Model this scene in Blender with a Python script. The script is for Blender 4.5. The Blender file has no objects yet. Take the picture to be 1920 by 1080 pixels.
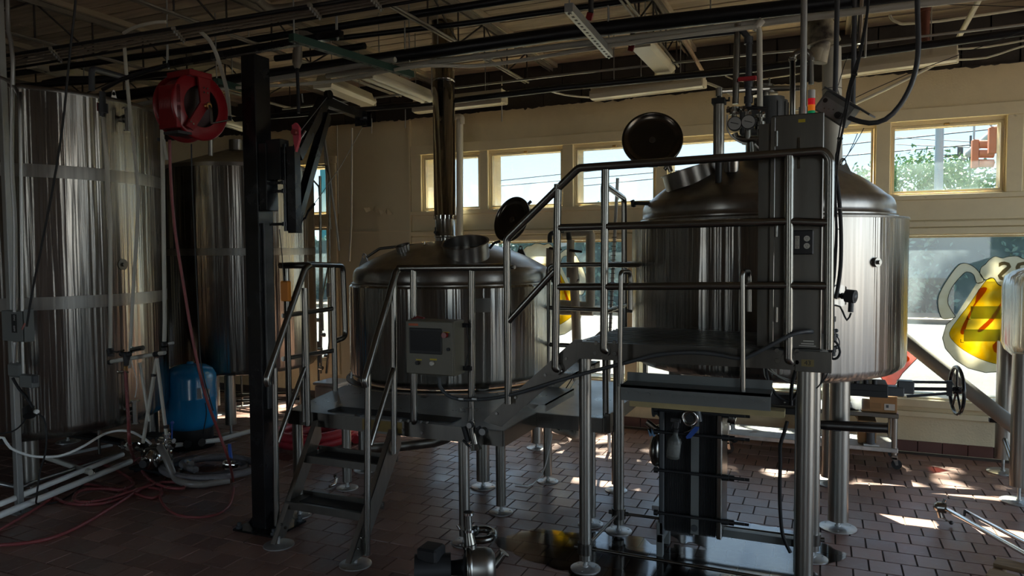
import bpy, math, random
from mathutils import Vector, Matrix, Euler
random.seed(7)
R=math.radians; PI=math.pi
scene=bpy.context.scene; col=scene.collection
# ---------------------------------------------------------------- camera
FPX,PITCH,ROLL,YAW,EYE=1359.9,.0484,-.0074,-.4057,1.689
_cy,_sy,_cp,_sp,_cr,_sr=math.cos(YAW),math.sin(YAW),math.cos(PITCH),math.sin(PITCH),math.cos(ROLL),math.sin(ROLL)
FW=Vector((_sy*_cp,_cy*_cp,-_sp)); _rt=Vector((_cy,-_sy,0)); _up=_rt.cross(FW)
RT=_rt*_cr+_up*_sr; UP=-_rt*_sr+_up*_cr; EY=Vector((0,0,EYE))
cam=bpy.data.cameras.new('camera'); cam.sensor_width=36; cam.lens=36*FPX/1920; cam.clip_start=.05; cam.clip_end=400
co=bpy.data.objects.new('camera',cam); col.objects.link(co)
M=Matrix.Identity(4)
for i in range(3):
    M[i][0]=RT[i]; M[i][1]=UP[i]; M[i][2]=-FW[i]; M[i][3]=EY[i]
co.matrix_world=M; scene.camera=co
def P(x,y,X=None,Y=None,Z=None,D=None):
    """measured point of the photograph (1920x1080) on a plane of the room"""
    d=FW+RT*((x-960)/FPX)+UP*((540-y)/FPX)
    if X is not None: s=X/d.x
    elif Y is not None: s=Y/d.y
    elif Z is not None: s=(Z-EYE)/d.z
    else: s=D
    return EY+d*s
# ---------------------------------------------------------------- light
scene.view_settings.view_transform='Standard'; scene.view_settings.look='None'
scene.view_settings.gamma=1; scene.view_settings.exposure=1.4
scene.view_settings.use_curve_mapping=False
w=bpy.data.worlds.new('sky'); scene.world=w; w.use_nodes=True
nt=w.node_tree; nt.nodes.clear()
out=nt.nodes.new('ShaderNodeOutputWorld'); bg=nt.nodes.new('ShaderNodeBackground'); sky=nt.nodes.new('ShaderNodeTexSky')
sky.sky_type='NISHITA'; sky.sun_disc=False; sky.sun_elevation=R(50); sky.sun_rotation=R(-8); sky.air_density=1.0; sky.dust_density=.6; sky.ozone_density=2.0
bg.inputs[1].default_value=0.30
mxs=nt.nodes.new('ShaderNodeMix'); mxs.data_type='RGBA'; mxs.inputs[0].default_value=.55; mxs.inputs[7].default_value=(5.2,6.2,7.2,1)   # thin high haze over the clear sky
nt.links.new(sky.outputs[0],mxs.inputs[6]); nt.links.new(mxs.outputs[2],bg.inputs[0]); nt.links.new(bg.outputs[0],out.inputs[0])
SUN=Vector((-.17,1,1.27)).normalized()
sl=bpy.data.lights.new('sun','SUN'); sl.energy=60; sl.angle=R(.6); sl.color=(1,.86,.66)
so=bpy.data.objects.new('sun',sl); col.objects.link(so); so.rotation_euler=SUN.to_track_quat('Z','Y').to_euler(); so.location=(0,12,14)
def area(name,loc,sx,sy,direction,power,colr,portal=False):
    l=bpy.data.lights.new(name,'AREA'); l.shape='RECTANGLE'; l.size=sx; l.size_y=sy; l.energy=power; l.color=colr
    if portal: l.cycles.is_portal=True
    o=bpy.data.objects.new(name,l); col.objects.link(o); o.location=loc; o.rotation_euler=Vector(direction).to_track_quat('-Z','Y').to_euler(); return o
area('window_portal',(-1.35,7.15,1.15),5.6,1.5,(0,-1,0),1,(1,1,1),True)
area('window_portal',(3.2,7.15,1.15),3.6,1.5,(0,-1,0),1,(1,1,1),True)
area('window_portal',(0,7.15,2.44),9.4,.6,(0,-1,0),1,(1,1,1),True)
area('window_portal',(-5.6,7.15,1.6),1.0,2.3,(0,-1,0),1,(1,1,1),True)
area('rear_fill_portal',(2.2,-4.25,1.5),3.0,3.0,(0,1,0),1,(1,1,1),True)  # portal of an added rear opening that lets in fill daylight
area('rear_left_fill_portal',(-5.9,-4.25,1.4),1.4,2.8,(0,1,0),1,(1,1,1),True)  # portal of a second rear opening, added to brighten the left side
area('right_fill_portal',(5.35,3.7,1.5),4.8,3.0,(-1,0,0),1,(1,1,1),True)  # portal of the right wall opening, added for fill daylight
sc=scene.cycles
sc.use_denoising=True; sc.max_bounces=10; sc.diffuse_bounces=5; sc.glossy_bounces=5; sc.transparent_max_bounces=24; sc.transmission_bounces=6
sc.caustics_reflective=False; sc.caustics_refractive=False; sc.sample_clamp_indirect=6
# ---------------------------------------------------------------- materials
def mat(name,colr=(.5,.5,.5),rough=.5,metal=0,spec=.5,emis=None,noise=0,nscale=8,bump=0,bscale=40,stretch=(1,1,1),coat=0,rvar=0,dirt=None,alpha=None):
    m=bpy.data.materials.new(name); m.use_nodes=True; N=m.node_tree.nodes; L=m.node_tree.links
    b=N['Principled BSDF']; b.inputs['Base Color'].default_value=(*colr,1); b.inputs['Roughness'].default_value=rough; b.inputs['Metallic'].default_value=metal
    b.inputs['Specular IOR Level'].default_value=spec
    if coat: b.inputs['Coat Weight'].default_value=coat; b.inputs['Coat Roughness'].default_value=.1
    if emis: b.inputs['Emission Color'].default_value=(*emis[:3],1); b.inputs['Emission Strength'].default_value=emis[3]
    tc=N.new('ShaderNodeTexCoord'); mp=N.new('ShaderNodeMapping'); mp.inputs['Scale'].default_value=stretch; L.new(tc.outputs['Object'],mp.inputs[0])
    if noise or rvar:
        n=N.new('ShaderNodeTexNoise'); n.inputs['Scale'].default_value=nscale; n.inputs['Detail'].default_value=5; n.inputs['Roughness'].default_value=.65; L.new(mp.outputs[0],n.inputs['Vector'])
        if noise:
            cr=N.new('ShaderNodeMapRange'); cr.inputs[1].default_value=.3; cr.inputs[2].default_value=.7; cr.inputs[3].default_value=1-noise; cr.inputs[4].default_value=1+noise*.6; L.new(n.outputs[0],cr.inputs[0])
            mx=N.new('ShaderNodeVectorMath'); mx.operation='SCALE'; mx.inputs[0].default_value=colr; L.new(cr.outputs[0],mx.inputs['Scale']); L.new(mx.outputs[0],b.inputs['Base Color'])
            if dirt:
                n2=N.new('ShaderNodeTexNoise'); n2.inputs['Scale'].default_value=dirt[1]; n2.inputs['Detail'].default_value=6; L.new(mp.outputs[0],n2.inputs['Vector'])
                r2=N.new('ShaderNodeMapRange'); r2.inputs[1].default_value=dirt[2]; r2.inputs[2].default_value=dirt[2]+.12; L.new(n2.outputs[0],r2.inputs[0])
                mm=N.new('ShaderNodeMix'); mm.data_type='RGBA'; L.new(r2.outputs[0],mm.inputs[0]); L.new(mx.outputs[0],mm.inputs[6]); mm.inputs[7].default_value=(*dirt[0],1); L.new(mm.outputs[2],b.inputs['Base Color'])
        if rvar:
            rr=N.new('ShaderNodeMapRange'); rr.inputs[1].default_value=.3; rr.inputs[2].default_value=.7; rr.inputs[3].default_value=rough-rvar; rr.inputs[4].default_value=rough+rvar; L.new(n.outputs[0],rr.inputs[0]); L.new(rr.outputs[0],b.inputs['Roughness'])
    if bump:
        n3=N.new('ShaderNodeTexNoise'); n3.inputs['Scale'].default_value=bscale; n3.inputs['Detail'].default_value=4; L.new(mp.outputs[0],n3.inputs['Vector'])
        bp=N.new('ShaderNodeBump'); bp.inputs['Strength'].default_value=bump; bp.inputs['Distance'].default_value=.01; L.new(n3.outputs[0],bp.inputs['Height']); L.new(bp.outputs[0],b.inputs['Normal'])
    return m
def tankmat(name,colr,rough,wav=.5,aniso=.75,sc_=(9,9,.2)):
    m=bpy.data.materials.new(name); m.use_nodes=True; N=m.node_tree.nodes; L=m.node_tree.links; b=N['Principled BSDF']
    b.inputs['Metallic'].default_value=1; b.inputs['Roughness'].default_value=rough; b.inputs['Anisotropic'].default_value=aniso
    tg=N.new('ShaderNodeTangent'); tg.direction_type='RADIAL'; tg.axis='Z'; b.inputs['Anisotropic Rotation'].default_value=.25; L.new(tg.outputs[0],b.inputs['Tangent'])
    tc=N.new('ShaderNodeTexCoord'); mp=N.new('ShaderNodeMapping'); mp.inputs['Scale'].default_value=sc_; L.new(tc.outputs['Object'],mp.inputs[0])
    n=N.new('ShaderNodeTexNoise'); n.inputs['Scale'].default_value=1; n.inputs['Detail'].default_value=3; L.new(mp.outputs[0],n.inputs['Vector'])
    n2=N.new('ShaderNodeTexNoise'); n2.inputs['Scale'].default_value=4; n2.inputs['Detail'].default_value=4; L.new(mp.outputs[0],n2.inputs['Vector'])
    cr=N.new('ShaderNodeMapRange'); cr.inputs[1].default_value=.25; cr.inputs[2].default_value=.75; cr.inputs[3].default_value=.72; cr.inputs[4].default_value=1.15; L.new(n2.outputs[0],cr.inputs[0])
    sx=N.new('ShaderNodeVectorMath'); sx.operation='SCALE'; sx.inputs[0].default_value=colr; L.new(cr.outputs[0],sx.inputs['Scale']); L.new(sx.outputs[0],b.inputs['Base Color'])
    ad=N.new('ShaderNodeMath'); ad.operation='MULTIPLY_ADD'; ad.inputs[1].default_value=.07; L.new(n2.outputs[0],ad.inputs[0]); L.new(n.outputs[0],ad.inputs[2])
    bp=N.new('ShaderNodeBump'); bp.inputs['Strength'].default_value=wav; bp.inputs['Distance'].default_value=.02; L.new(ad.outputs[0],bp.inputs['Height']); L.new(bp.outputs[0],b.inputs['Normal'])
    return m
M_tank=tankmat('brushed_stainless_jacket',(.40,.38,.345),.27,.75,.9)
M_dome=tankmat('brushed_stainless_head',(.34,.32,.295),.34,.12,.5,(3,3,3))
M_band=tankmat('matte_stainless_band',(.46,.45,.42),.5,.1)
M_ss=mat('stainless_pipe',(.27,.26,.235),.27,1)
M_leg=mat('brushed_stainless_leg',(.33,.315,.285),.36,1,noise=.12,nscale=3,stretch=(8,8,.6))
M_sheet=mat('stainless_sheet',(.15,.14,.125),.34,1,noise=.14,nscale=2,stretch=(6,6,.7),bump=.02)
M_foot=mat('cast_foot_plate',(.50,.50,.49),.42,.8,noise=.2,nscale=14,dirt=((.22,.17,.13),9,.6))
M_chrome=mat('polished_steel',(.66,.64,.60),.12,1)
M_mirror=mat('mirror_stainless',(.30,.28,.25),.07,1,bump=.12,bscale=9)
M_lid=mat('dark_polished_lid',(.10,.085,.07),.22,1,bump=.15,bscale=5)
M_dark=mat('dark_interior',(.012,.012,.012),.6)
M_black=mat('black_gloss_paint',(.006,.006,.007),.24,spec=.5,noise=.2,nscale=6,bump=.04,bscale=14,rvar=.08)
M_blackm=mat('black_matte',(.012,.012,.013),.55)
M_rubber=mat('black_rubber',(.015,.015,.016),.7)
M_red=mat('red_powder_coat',(.20,.006,.010),.3,noise=.1,nscale=8)
M_blue=mat('blue_gloss_paint',(.008,.26,.58),.22,coat=.4,noise=.06,nscale=3)
M_bluev=mat('blue_plastic',(.03,.10,.42),.4)
M_orange=mat('orange_plastic',(.62,.20,.01),.5)
M_wall=mat('yellow_stucco_paint',(.76,.64,.41),.75,noise=.08,nscale=3,bump=.35,bscale=60,dirt=((.62,.51,.31),1.3,.62))
M_plaster=mat('yellow_smooth_paint',(.74,.65,.44),.55,noise=.07,nscale=1.5,bump=.08,bscale=12)
M_trim=mat('yellow_wood_trim',(.78,.67,.44),.5,noise=.06,nscale=5,bump=.12,bscale=22,dirt=((.20,.13,.06),14,.70))
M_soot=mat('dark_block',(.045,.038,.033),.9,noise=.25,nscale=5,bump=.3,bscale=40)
M_deckw=mat('roof_board',(.46,.37,.28),.8,noise=.32,nscale=3,stretch=(.6,6,6),bump=.2,bscale=12)
_n=M_deckw.node_tree; _b=_n.nodes['Principled BSDF']; _lk=_b.inputs['Base Color'].links[0]; _src=_lk.from_socket   # every board its own tone
_oi=_n.nodes.new('ShaderNodeObjectInfo'); _mr=_n.nodes.new('ShaderNodeMapRange'); _mr.inputs[3].default_value=.62; _mr.inputs[4].default_value=1.15; _n.links.new(_oi.outputs['Random'],_mr.inputs[0])
_sc=_n.nodes.new('ShaderNodeVectorMath'); _sc.operation='SCALE'; _n.links.new(_src,_sc.inputs[0]); _n.links.new(_mr.outputs[0],_sc.inputs['Scale']); _n.links.new(_sc.outputs[0],_b.inputs['Base Color'])
M_nailer=mat('joist_nailer_wood',(.42,.35,.26),.7,noise=.2,nscale=4,stretch=(8,.6,8))
M_joist=mat('joist_steel',(.26,.23,.19),.5,.3,noise=.2,nscale=6)
M_joistd=mat('joist_bar_dark',(.035,.028,.025),.55,.2)
M_pipeb=mat('black_iron_pipe',(.02,.02,.022),.38,.5,noise=.2,nscale=6)
M_conduit=mat('galvanized_conduit',(.40,.40,.39),.4,.9,noise=.1,nscale=8)
M_pvcg=mat('grey_pvc',(.42,.41,.36),.45,noise=.06,nscale=6)
M_pvcd=mat('dark_grey_pvc',(.055,.06,.07),.4)
M_pvcw=mat('white_pvc',(.62,.60,.52),.4,noise=.08,nscale=5)
M_strut=mat('green_strut',(.022,.06,.045),.45,.2)
M_strutg=mat('galvanized_strut',(.42,.43,.42),.42,.8,noise=.1)
M_lamp=mat('fixture_enamel',(.70,.63,.48),.38,noise=.05,nscale=5,dirt=((.42,.32,.20),6,.66))
M_greybox=mat('grey_enclosure',(.16,.17,.165),.45,noise=.06)
M_hmi=mat('beige_enclosure',(.13,.12,.085),.42,noise=.05)
M_screen=mat('screen_glass',(.006,.007,.010),.3,spec=.12)
M_hoser=mat('red_brown_hose',(.24,.05,.05),.45,noise=.2,nscale=30)
M_hoseg=mat('grey_suction_hose',(.17,.155,.16),.5,noise=.15,nscale=20,bump=.4,bscale=120)
M_hosered=mat('red_suction_hose',(.42,.03,.045),.45,noise=.15,nscale=14)
M_white=mat('white_plastic',(.62,.62,.60),.4)
M_tubew=mat('white_tube',(.85,.86,.83),.35)
M_wood=mat('pallet_wood',(.26,.17,.09),.75,noise=.3,nscale=5,stretch=(1,8,8),bump=.2)
M_board=mat('weathered_board',(.42,.34,.17),.7,noise=.2,nscale=4)
M_card=mat('cardboard',(.40,.22,.095),.8,noise=.12,nscale=4)
M_label=mat('paper_label',(.66,.63,.56),.6)
M_insul=mat('pipe_insulation',(.45,.42,.35),.6,noise=.15,nscale=10,bump=.4,bscale=30)
M_rust=mat('rusty_pipe',(.13,.04,.025),.75,noise=.3,nscale=10)
M_brass=mat('brass',(.5,.3,.1),.3,1)
M_grating=mat('platform_plate',(.26,.26,.25),.36,1,noise=.2,nscale=5,rvar=.1)
M_mat=mat('rubber_mat',(.012,.012,.013),.6)
M_ivory=mat('ivory_receptacle',(.62,.60,.52),.4)
M_yel=mat('yellow_sticker',(.55,.42,.02),.5)
M_orst=mat('orange_sticker',(.5,.10,.03),.5)
M_motor=mat('dark_grey_motor',(.06,.065,.07),.45,noise=.1)
def emitmat(n,c,s): return mat(n,c,.3,emis=(*c,s))
M_lr=mat('beacon_red',(.62,.015,.02),.25,emis=(.7,.01,.02,.10)); M_la=mat('beacon_amber',(.75,.20,.01),.25,emis=(.8,.18,.01,.12)); M_lg=mat('beacon_green',(.01,.30,.12),.25,emis=(.0,.3,.1,.08))
# diamond plate: raised pips as fine relief
def diamond():
    m=mat('diamond_plate',(.30,.30,.295),.33,1,rvar=.1,nscale=4); N=m.node_tree.nodes; L=m.node_tree.links; b=N['Principled BSDF']
    tc=N.new('ShaderNodeTexCoord'); mp=N.new('ShaderNodeMapping'); mp.inputs['Rotation'].default_value=(0,0,R(45)); mp.inputs['Scale'].default_value=(30,30,30); L.new(tc.outputs['Object'],mp.inputs[0])
    ck=N.new('ShaderNodeTexVoronoi'); ck.inputs['Randomness'].default_value=0; L.new(mp.outputs[0],ck.inputs['Vector'])
    r=N.new('ShaderNodeMapRange'); r.inputs[1].default_value=.15; r.inputs[2].default_value=.4; r.inputs[3].default_value=1; r.inputs[4].default_value=0; L.new(ck.outputs['Distance'],r.inputs[0])
    bp=N.new('ShaderNodeBump'); bp.inputs['Strength'].default_value=1; bp.inputs['Distance'].default_value=.006; L.new(r.outputs[0],bp.inputs['Height']); L.new(bp.outputs[0],b.inputs['Normal'])
    return m
M_diamond=diamond()
# floor tile: colour from the tile's own tint
def tilemat():
    m=bpy.data.materials.new('quarry_tile'); m.use_nodes=True; N=m.node_tree.nodes; L=m.node_tree.links; b=N['Principled BSDF']
    at=N.new('ShaderNodeAttribute'); at.attribute_name='tint'
    ramp=N.new('ShaderNodeValToRGB'); e=ramp.color_ramp; e.elements[0].color=(.20,.105,.08,1); e.elements[1].color=(.31,.175,.135,1); L.new(at.outputs['Fac'],ramp.inputs[0])
    tc=N.new('ShaderNodeNewGeometry'); n=N.new('ShaderNodeTexNoise'); n.inputs['Scale'].default_value=3.5; n.inputs['Detail'].default_value=6; L.new(tc.outputs['Position'],n.inputs['Vector'])
    n2=N.new('ShaderNodeTexNoise'); n2.inputs['Scale'].default_value=28; n2.inputs['Detail'].default_value=5; L.new(tc.outputs['Position'],n2.inputs['Vector'])
    mr=N.new('ShaderNodeMapRange'); mr.inputs[1].default_value=.3; mr.inputs[2].default_value=.7; mr.inputs[3].default_value=.72; mr.inputs[4].default_value=1.15; L.new(n.outputs[0],mr.inputs[0])
    sx=N.new('ShaderNodeVectorMath'); sx.operation='SCALE'; L.new(ramp.outputs[0],sx.inputs[0]); L.new(mr.outputs[0],sx.inputs['Scale'])
    mm=N.new('ShaderNodeMix'); mm.data_type='RGBA'; r2=N.new('ShaderNodeMapRange'); r2.inputs[1].default_value=.52; r2.inputs[2].default_value=.75; r2.inputs[4].default_value=.35; L.new(n2.outputs[0],r2.inputs[0]); L.new(r2.outputs[0],mm.inputs[0]); L.new(sx.outputs[0],mm.inputs[6]); mm.inputs[7].default_value=(.28,.24,.21,1); L.new(mm.outputs[2],b.inputs['Base Color'])
    r3=N.new('ShaderNodeMapRange'); r3.inputs[1].default_value=.3; r3.inputs[2].default_value=.7; r3.inputs[3].default_value=.30; r3.inputs[4].default_value=.50; L.new(n.outputs[0],r3.inputs[0]); L.new(r3.outputs[0],b.inputs['Roughness'])
    bp=N.new('ShaderNodeBump'); bp.inputs['Strength'].default_value=.12; bp.inputs['Distance'].default_value=.004; L.new(n2.outputs[0],bp.inputs['Height']); L.new(bp.outputs[0],b.inputs['Normal'])
    return m
M_tile=tilemat(); M_grout=mat('dark_grout',(.085,.068,.06),.8,noise=.2,nscale=12); M_basetile=mat('brown_base_tile',(.12,.045,.032),.4,noise=.12,nscale=5)
def glassmat(name,haze,tint,hz=(.8,.88,.95)):
    m=bpy.data.materials.new(name); m.use_nodes=True; N=m.node_tree.nodes; L=m.node_tree.links; N.clear()
    o=N.new('ShaderNodeOutputMaterial'); t=N.new('ShaderNodeBsdfTransparent'); t.inputs[0].default_value=(*tint,1); tr=N.new('ShaderNodeBsdfTranslucent'); tr.inputs[0].default_value=(*hz,1)
    g=N.new('ShaderNodeBsdfGlossy'); g.inputs['Roughness'].default_value=.02; m1=N.new('ShaderNodeMixShader'); m2=N.new('ShaderNodeMixShader')
    tc=N.new('ShaderNodeTexCoord'); n=N.new('ShaderNodeTexNoise'); n.inputs['Scale'].default_value=2.2; n.inputs['Detail'].default_value=7; n.inputs['Distortion'].default_value=1.2; L.new(tc.outputs['Object'],n.inputs['Vector'])
    mr=N.new('ShaderNodeMapRange'); mr.inputs[1].default_value=.3; mr.inputs[2].default_value=.7; mr.inputs[3].default_value=haze*.5; mr.inputs[4].default_value=haze*1.5; L.new(n.outputs[0],mr.inputs[0])
    L.new(mr.outputs[0],m1.inputs[0]); L.new(t.outputs[0],m1.inputs[1]); L.new(tr.outputs[0],m1.inputs[2])
    m2.inputs[0].default_value=.05; L.new(m1.outputs[0],m2.inputs[1]); L.new(g.outputs[0],m2.inputs[2]); L.new(m2.outputs[0],o.inputs[0]); return m
M_glass=glassmat('dusty_window_glass',.022,(.47,.51,.53),(.42,.55,.62))
def paint(name,c,opac,c2=None,sc2=5):
    """window paint: translucent colour lit from outside"""
    m=bpy.data.materials.new(name); m.use_nodes=True; N=m.node_tree.nodes; L=m.node_tree.links; N.clear()
    o=N.new('ShaderNodeOutputMaterial'); tr=N.new('ShaderNodeBsdfTranslucent'); d=N.new('ShaderNodeBsdfDiffuse'); t=N.new('ShaderNodeBsdfTransparent'); t.inputs[0].default_value=(*c,1)
    tc=N.new('ShaderNodeTexCoord'); n=N.new('ShaderNodeTexNoise'); n.inputs['Scale'].default_value=sc2; n.inputs['Detail'].default_value=6; n.inputs['Distortion'].default_value=.8; L.new(tc.outputs['Object'],n.inputs['Vector'])
    r=N.new('ShaderNodeMapRange'); r.inputs[1].default_value=.38; r.inputs[2].default_value=.62; L.new(n.outputs[0],r.inputs[0])
    mm=N.new('ShaderNodeMix'); mm.data_type='RGBA'; L.new(r.outputs[0],mm.inputs[0]); mm.inputs[6].default_value=(*c,1); mm.inputs[7].default_value=(*(c2 or c),1)
    for q in (tr,d): L.new(mm.outputs[2],q.inputs[0])
    a=N.new('ShaderNodeMixShader'); a.inputs[0].default_value=.3; L.new(tr.outputs[0],a.inputs[1]); L.new(d.outputs[0],a.inputs[2])
    b=N.new('ShaderNodeMixShader'); b.inputs[0].default_value=opac; L.new(t.outputs[0],b.inputs[1]); L.new(a.outputs[0],b.inputs[2]); L.new(b.outputs[0],o.inputs[0]); return m
M_pcream=paint('cream_window_paint',(.80,.74,.58),.8,(.9,.86,.74)); M_pyel=paint('yellow_window_paint',(.95,.74,.03),.8,(.97,.90,.30),7)
M_porg=paint('orange_window_paint',(.80,.33,.02),.8); M_pgreen=paint('olive_window_paint',(.55,.62,.10),.85,(.62,.68,.18)); M_pgrey=paint('grey_window_paint',(.42,.37,.25),.85); M_pred=paint('red_window_paint',(.90,.38,.32),.55,(.95,.55,.5))
M_pline=paint('dark_outline_paint',(.08,.08,.06),.95)
# ---------------------------------------------------------------- mesh tools
class MB:
    def __init__(s): s.v=[]; s.f=[]; s.sm=[]
    def add(s,vs,fs,smooth=False,m=None):
        o=len(s.v); s.v+= [tuple(m@Vector(q)) for q in vs] if m else [tuple(q) for q in vs]
        for k in fs: s.f.append([i+o for i in k]); s.sm.append(smooth)
        return s
    def box(s,a,b,m=None,bev=0):
        x0,y0,z0=[min(p,q) for p,q in zip(a,b)]; x1,y1,z1=[max(p,q) for p,q in zip(a,b)]
        if bev:
            e=bev; vs=[]; 
            for z,k in ((z0,e),(z0+e,0),(z1-e,0),(z1,e)):
                x0_,x1_,y0_,y1_=x0+k,x1-k,y0+k,y1-k
                c=e if not k else e*.4
                vs+=[(x0_+c,y0_,z),(x1_-c,y0_,z),(x1_,y0_+c,z),(x1_,y1_-c,z),(x1_-c,y1_,z),(x0_+c,y1_,z),(x0_,y1_-c,z),(x0_,y0_+c,z)]
            fs=[list(range(7,-1,-1)),list(range(24,32))]
            for L_ in range(3):
                for i in range(8): fs.append([L_*8+i,L_*8+(i+1)%8,L_*8+8+(i+1)%8,L_*8+8+i])
            return s.add(vs,fs,False,m)
        vs=[(x0,y0,z0),(x1,y0,z0),(x1,y1,z0),(x0,y1,z0),(x0,y0,z1),(x1,y0,z1),(x1,y1,z1),(x0,y1,z1)]
        return s.add(vs,[[3,2,1,0],[4,5,6,7],[0,1,5,4],[1,2,6,5],[2,3,7,6],[3,0,4,7]],False,m)
    def beam(s,a,b,wx,wz,up=(0,0,1)):
        """rectangular bar between two points"""
        a,b=Vector(a),Vector(b); d=(b-a).normalized(); u=Vector(up)
        x=d.cross(u)
        if x.length<1e-4: x=d.cross(Vector((1,0,0)))
        x.normalize(); z=x.cross(d).normalized(); vs=[]
        for p in (a,b):
            for i,j in ((-1,-1),(1,-1),(1,1),(-1,1)): vs.append(p+x*wx/2*i+z*wz/2*j)
        return s.add(vs,[[3,2,1,0],[4,5,6,7],[0,1,5,4],[1,2,6,5],[2,3,7,6],[3,0,4,7]])
    def cyl(s,a,b,r0,r1=None,n=16,cap=True):
        a,b=Vector(a),Vector(b); r1=r0 if r1 is None else r1; d=(b-a).normalized()
        x=d.cross(Vector((0,0,1)));  x=Vector((1,0,0)) if x.length<1e-4 else x.normalized(); y=d.cross(x)
        vs=[]
        for p,r in ((a,r0),(b,r1)):
            for i in range(n): t=2*PI*i/n; vs.append(p+(x*math.cos(t)+y*math.sin(t))*r)
        s.add(vs,[[i,(i+1)%n,n+(i+1)%n,n+i] for i in range(n)],True)
        if cap:
            s.add(vs[:n],[list(range(n-1,-1,-1))]); s.add(vs[n:],[list(range(n))])
        return s
    def tube(s,pts,r,n=10,fillet=0,fn=5,smooth=False,step=.03,rad=None,cap=True):
        pts=[Vector(p) for p in pts]
        if smooth: pts=catmull(pts,step)
        elif fillet: pts=filletpath(pts,fillet,fn)
        L_=len(pts); tans=[]
        for i in range(L_):
            t=(pts[min(i+1,L_-1)]-pts[max(i-1,0)]); tans.append(t.normalized() if t.length>1e-9 else Vector((0,0,1)))
        u=tans[0].cross(Vector((0,0,1)));  u=Vector((1,0,0)) if u.length<1e-3 else u.normalized()
        vs=[]
        for i,p in enumerate(pts):
            u=(u-tans[i]*u.dot(tans[i])); u=u.normalized() if u.length>1e-6 else tans[i].orthogonal().normalized(); v=tans[i].cross(u)
            rr=rad(i,L_) if rad else r
            k=1.0
            if 0<i<L_-1:
                c=(pts[i]-pts[i-1]).normalized().dot(tans[i]); k=1/max(c,.6)
            for j in range(n): a=2*PI*j/n; vs.append(p+(u*math.cos(a)+v*math.sin(a))*rr*(k if not smooth else 1))
        fs=[[i*n+j,i*n+(j+1)%n,(i+1)*n+(j+1)%n,(i+1)*n+j] for i in range(L_-1) for j in range(n)]
        s.add(vs,fs,True)
        if cap: s.add(vs[:n],[list(range(n-1,-1,-1))]); s.add(vs[-n:],[list(range(n))])
        return s
    def lathe(s,prof,c=(0,0,0),n=48,m=None,a0=0,a1=2*PI):
        """prof: list of (r,z); None splits the shading"""
        seg=[[]]
        for q in prof:
            if q is None: seg.append([seg[-1][-1]])
            else: seg[-1].append(q)
        full=abs(a1-a0-2*PI)<1e-6; k=n if full else n+1
        for g in seg:
            vs=[]; fs=[]
            for r,z in g:
                for i in range(k): t=a0+(a1-a0)*i/n; vs.append((c[0]+r*math.cos(t),c[1]+r*math.sin(t),c[2]+z))
            for j in range(len(g)-1):
                for i in range(n): a=j*k+i; b=j*k+(i+1)%k; fs.append([a,b,b+k,a+k])
            s.add(vs,fs,True,m)
        return s
    def prism(s,poly,d,m=None):
        """poly: 3D points of one face; d: extrusion vector"""
        poly=[Vector(p) for p in poly]; d=Vector(d); n=len(poly)
        nrm=Vector((0,0,0))
        for i in range(n): a,b=poly[i],poly[(i+1)%n]; nrm+=a.cross(b)
        if nrm.dot(d)>0: poly=poly[::-1]
        vs=poly+[p+d for p in poly]
        fs=[list(range(n)),list(range(2*n-1,n-1,-1))]+[[(i+1)%n,i,n+i,n+(i+1)%n] for i in range(n)]
        return s.add(vs,fs,False,m)
    def ball(s,c,r,n=12,sq=(1,1,1)):
        k=n//2; vs=[];fs=[]
        for j in range(k+1):
            ph=PI*j/k
            for i in range(n): t=2*PI*i/n; vs.append((c[0]+r*sq[0]*math.sin(ph)*math.cos(t),c[1]+r*sq[1]*math.sin(ph)*math.sin(t),c[2]-r*sq[2]*math.cos(ph)))
        for j in range(k):
            for i in range(n): fs.append([j*n+i,j*n+(i+1)%n,(j+1)*n+(i+1)%n,(j+1)*n+i])
        return s.add(vs,fs,True)
    def build(s,name,m,parent=None,kind=None,label=None):
        me=bpy.data.meshes.new(name)
        off=Vector((0,0,0)); q=parent
        while q: off+=q.location; q=q.parent
        me.from_pydata([(v[0]-off.x,v[1]-off.y,v[2]-off.z) for v in s.v],[],s.f)
        me.polygons.foreach_set('use_smooth',s.sm); me.materials.append(m); me.update()
        o=bpy.data.objects.new(name,me); col.objects.link(o)
        if parent: o.parent=parent
        if kind: o['kind']=kind
        if label: o['label']=label
        return o
def catmull(p,step=.03):
    out_=[]; n=len(p)
    for i in range(n-1):
        a=p[max(i-1,0)];b=p[i];c=p[i+1];d=p[min(i+2,n-1)]; k=max(2,min(40,int((c-b).length/step)))
        for j in range(k):
            t=j/k; out_.append(.5*((2*b)+(c-a)*t+(2*a-5*b+4*c-d)*t*t+(3*b-a-3*c+d)*t**3))
    out_.append(p[-1]); return out_
def filletpath(p,r,fn):
    out_=[p[0]]
    for i in range(1,len(p)-1):
        a,b,c=p[i-1],p[i],p[i+1]; u=(a-b); v=(c-b); lu,lv=u.length,v.length
        if lu<1e-6 or lv<1e-6: continue
        u/=lu; v/=lv; ang=u.angle(v)
        if ang>PI-.05: out_.append(b); continue
        t=min(r/math.tan(ang/2),lu*.48,lv*.48); s0=b+u*t; s1=b+v*t
        for j in range(fn+1):
            k=j/fn; out_.append(s0*(1-k)**2+b*2*k*(1-k)+s1*k*k)
    out_.append(p[-1]); return out_
def tag(o,label=None,cat=None,group=None,kind=None):
    if label: o['label']=label
    if cat: o['category']=cat
    if group: o['group']=group
    if kind: o['kind']=kind
    return o
def thing(name,label,cat,loc=(0,0,0),group=None):
    o=bpy.data.objects.new(name,None); o.empty_display_size=.1; col.objects.link(o); o.location=loc; return tag(o,label,cat,group)
def one(mb,name,m,label,cat,group=None): return tag(mb.build(name,m),label,cat,group)
def struct(mb,name,m,parent=None): return mb.build(name,m,parent,None if parent else 'structure')
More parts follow.
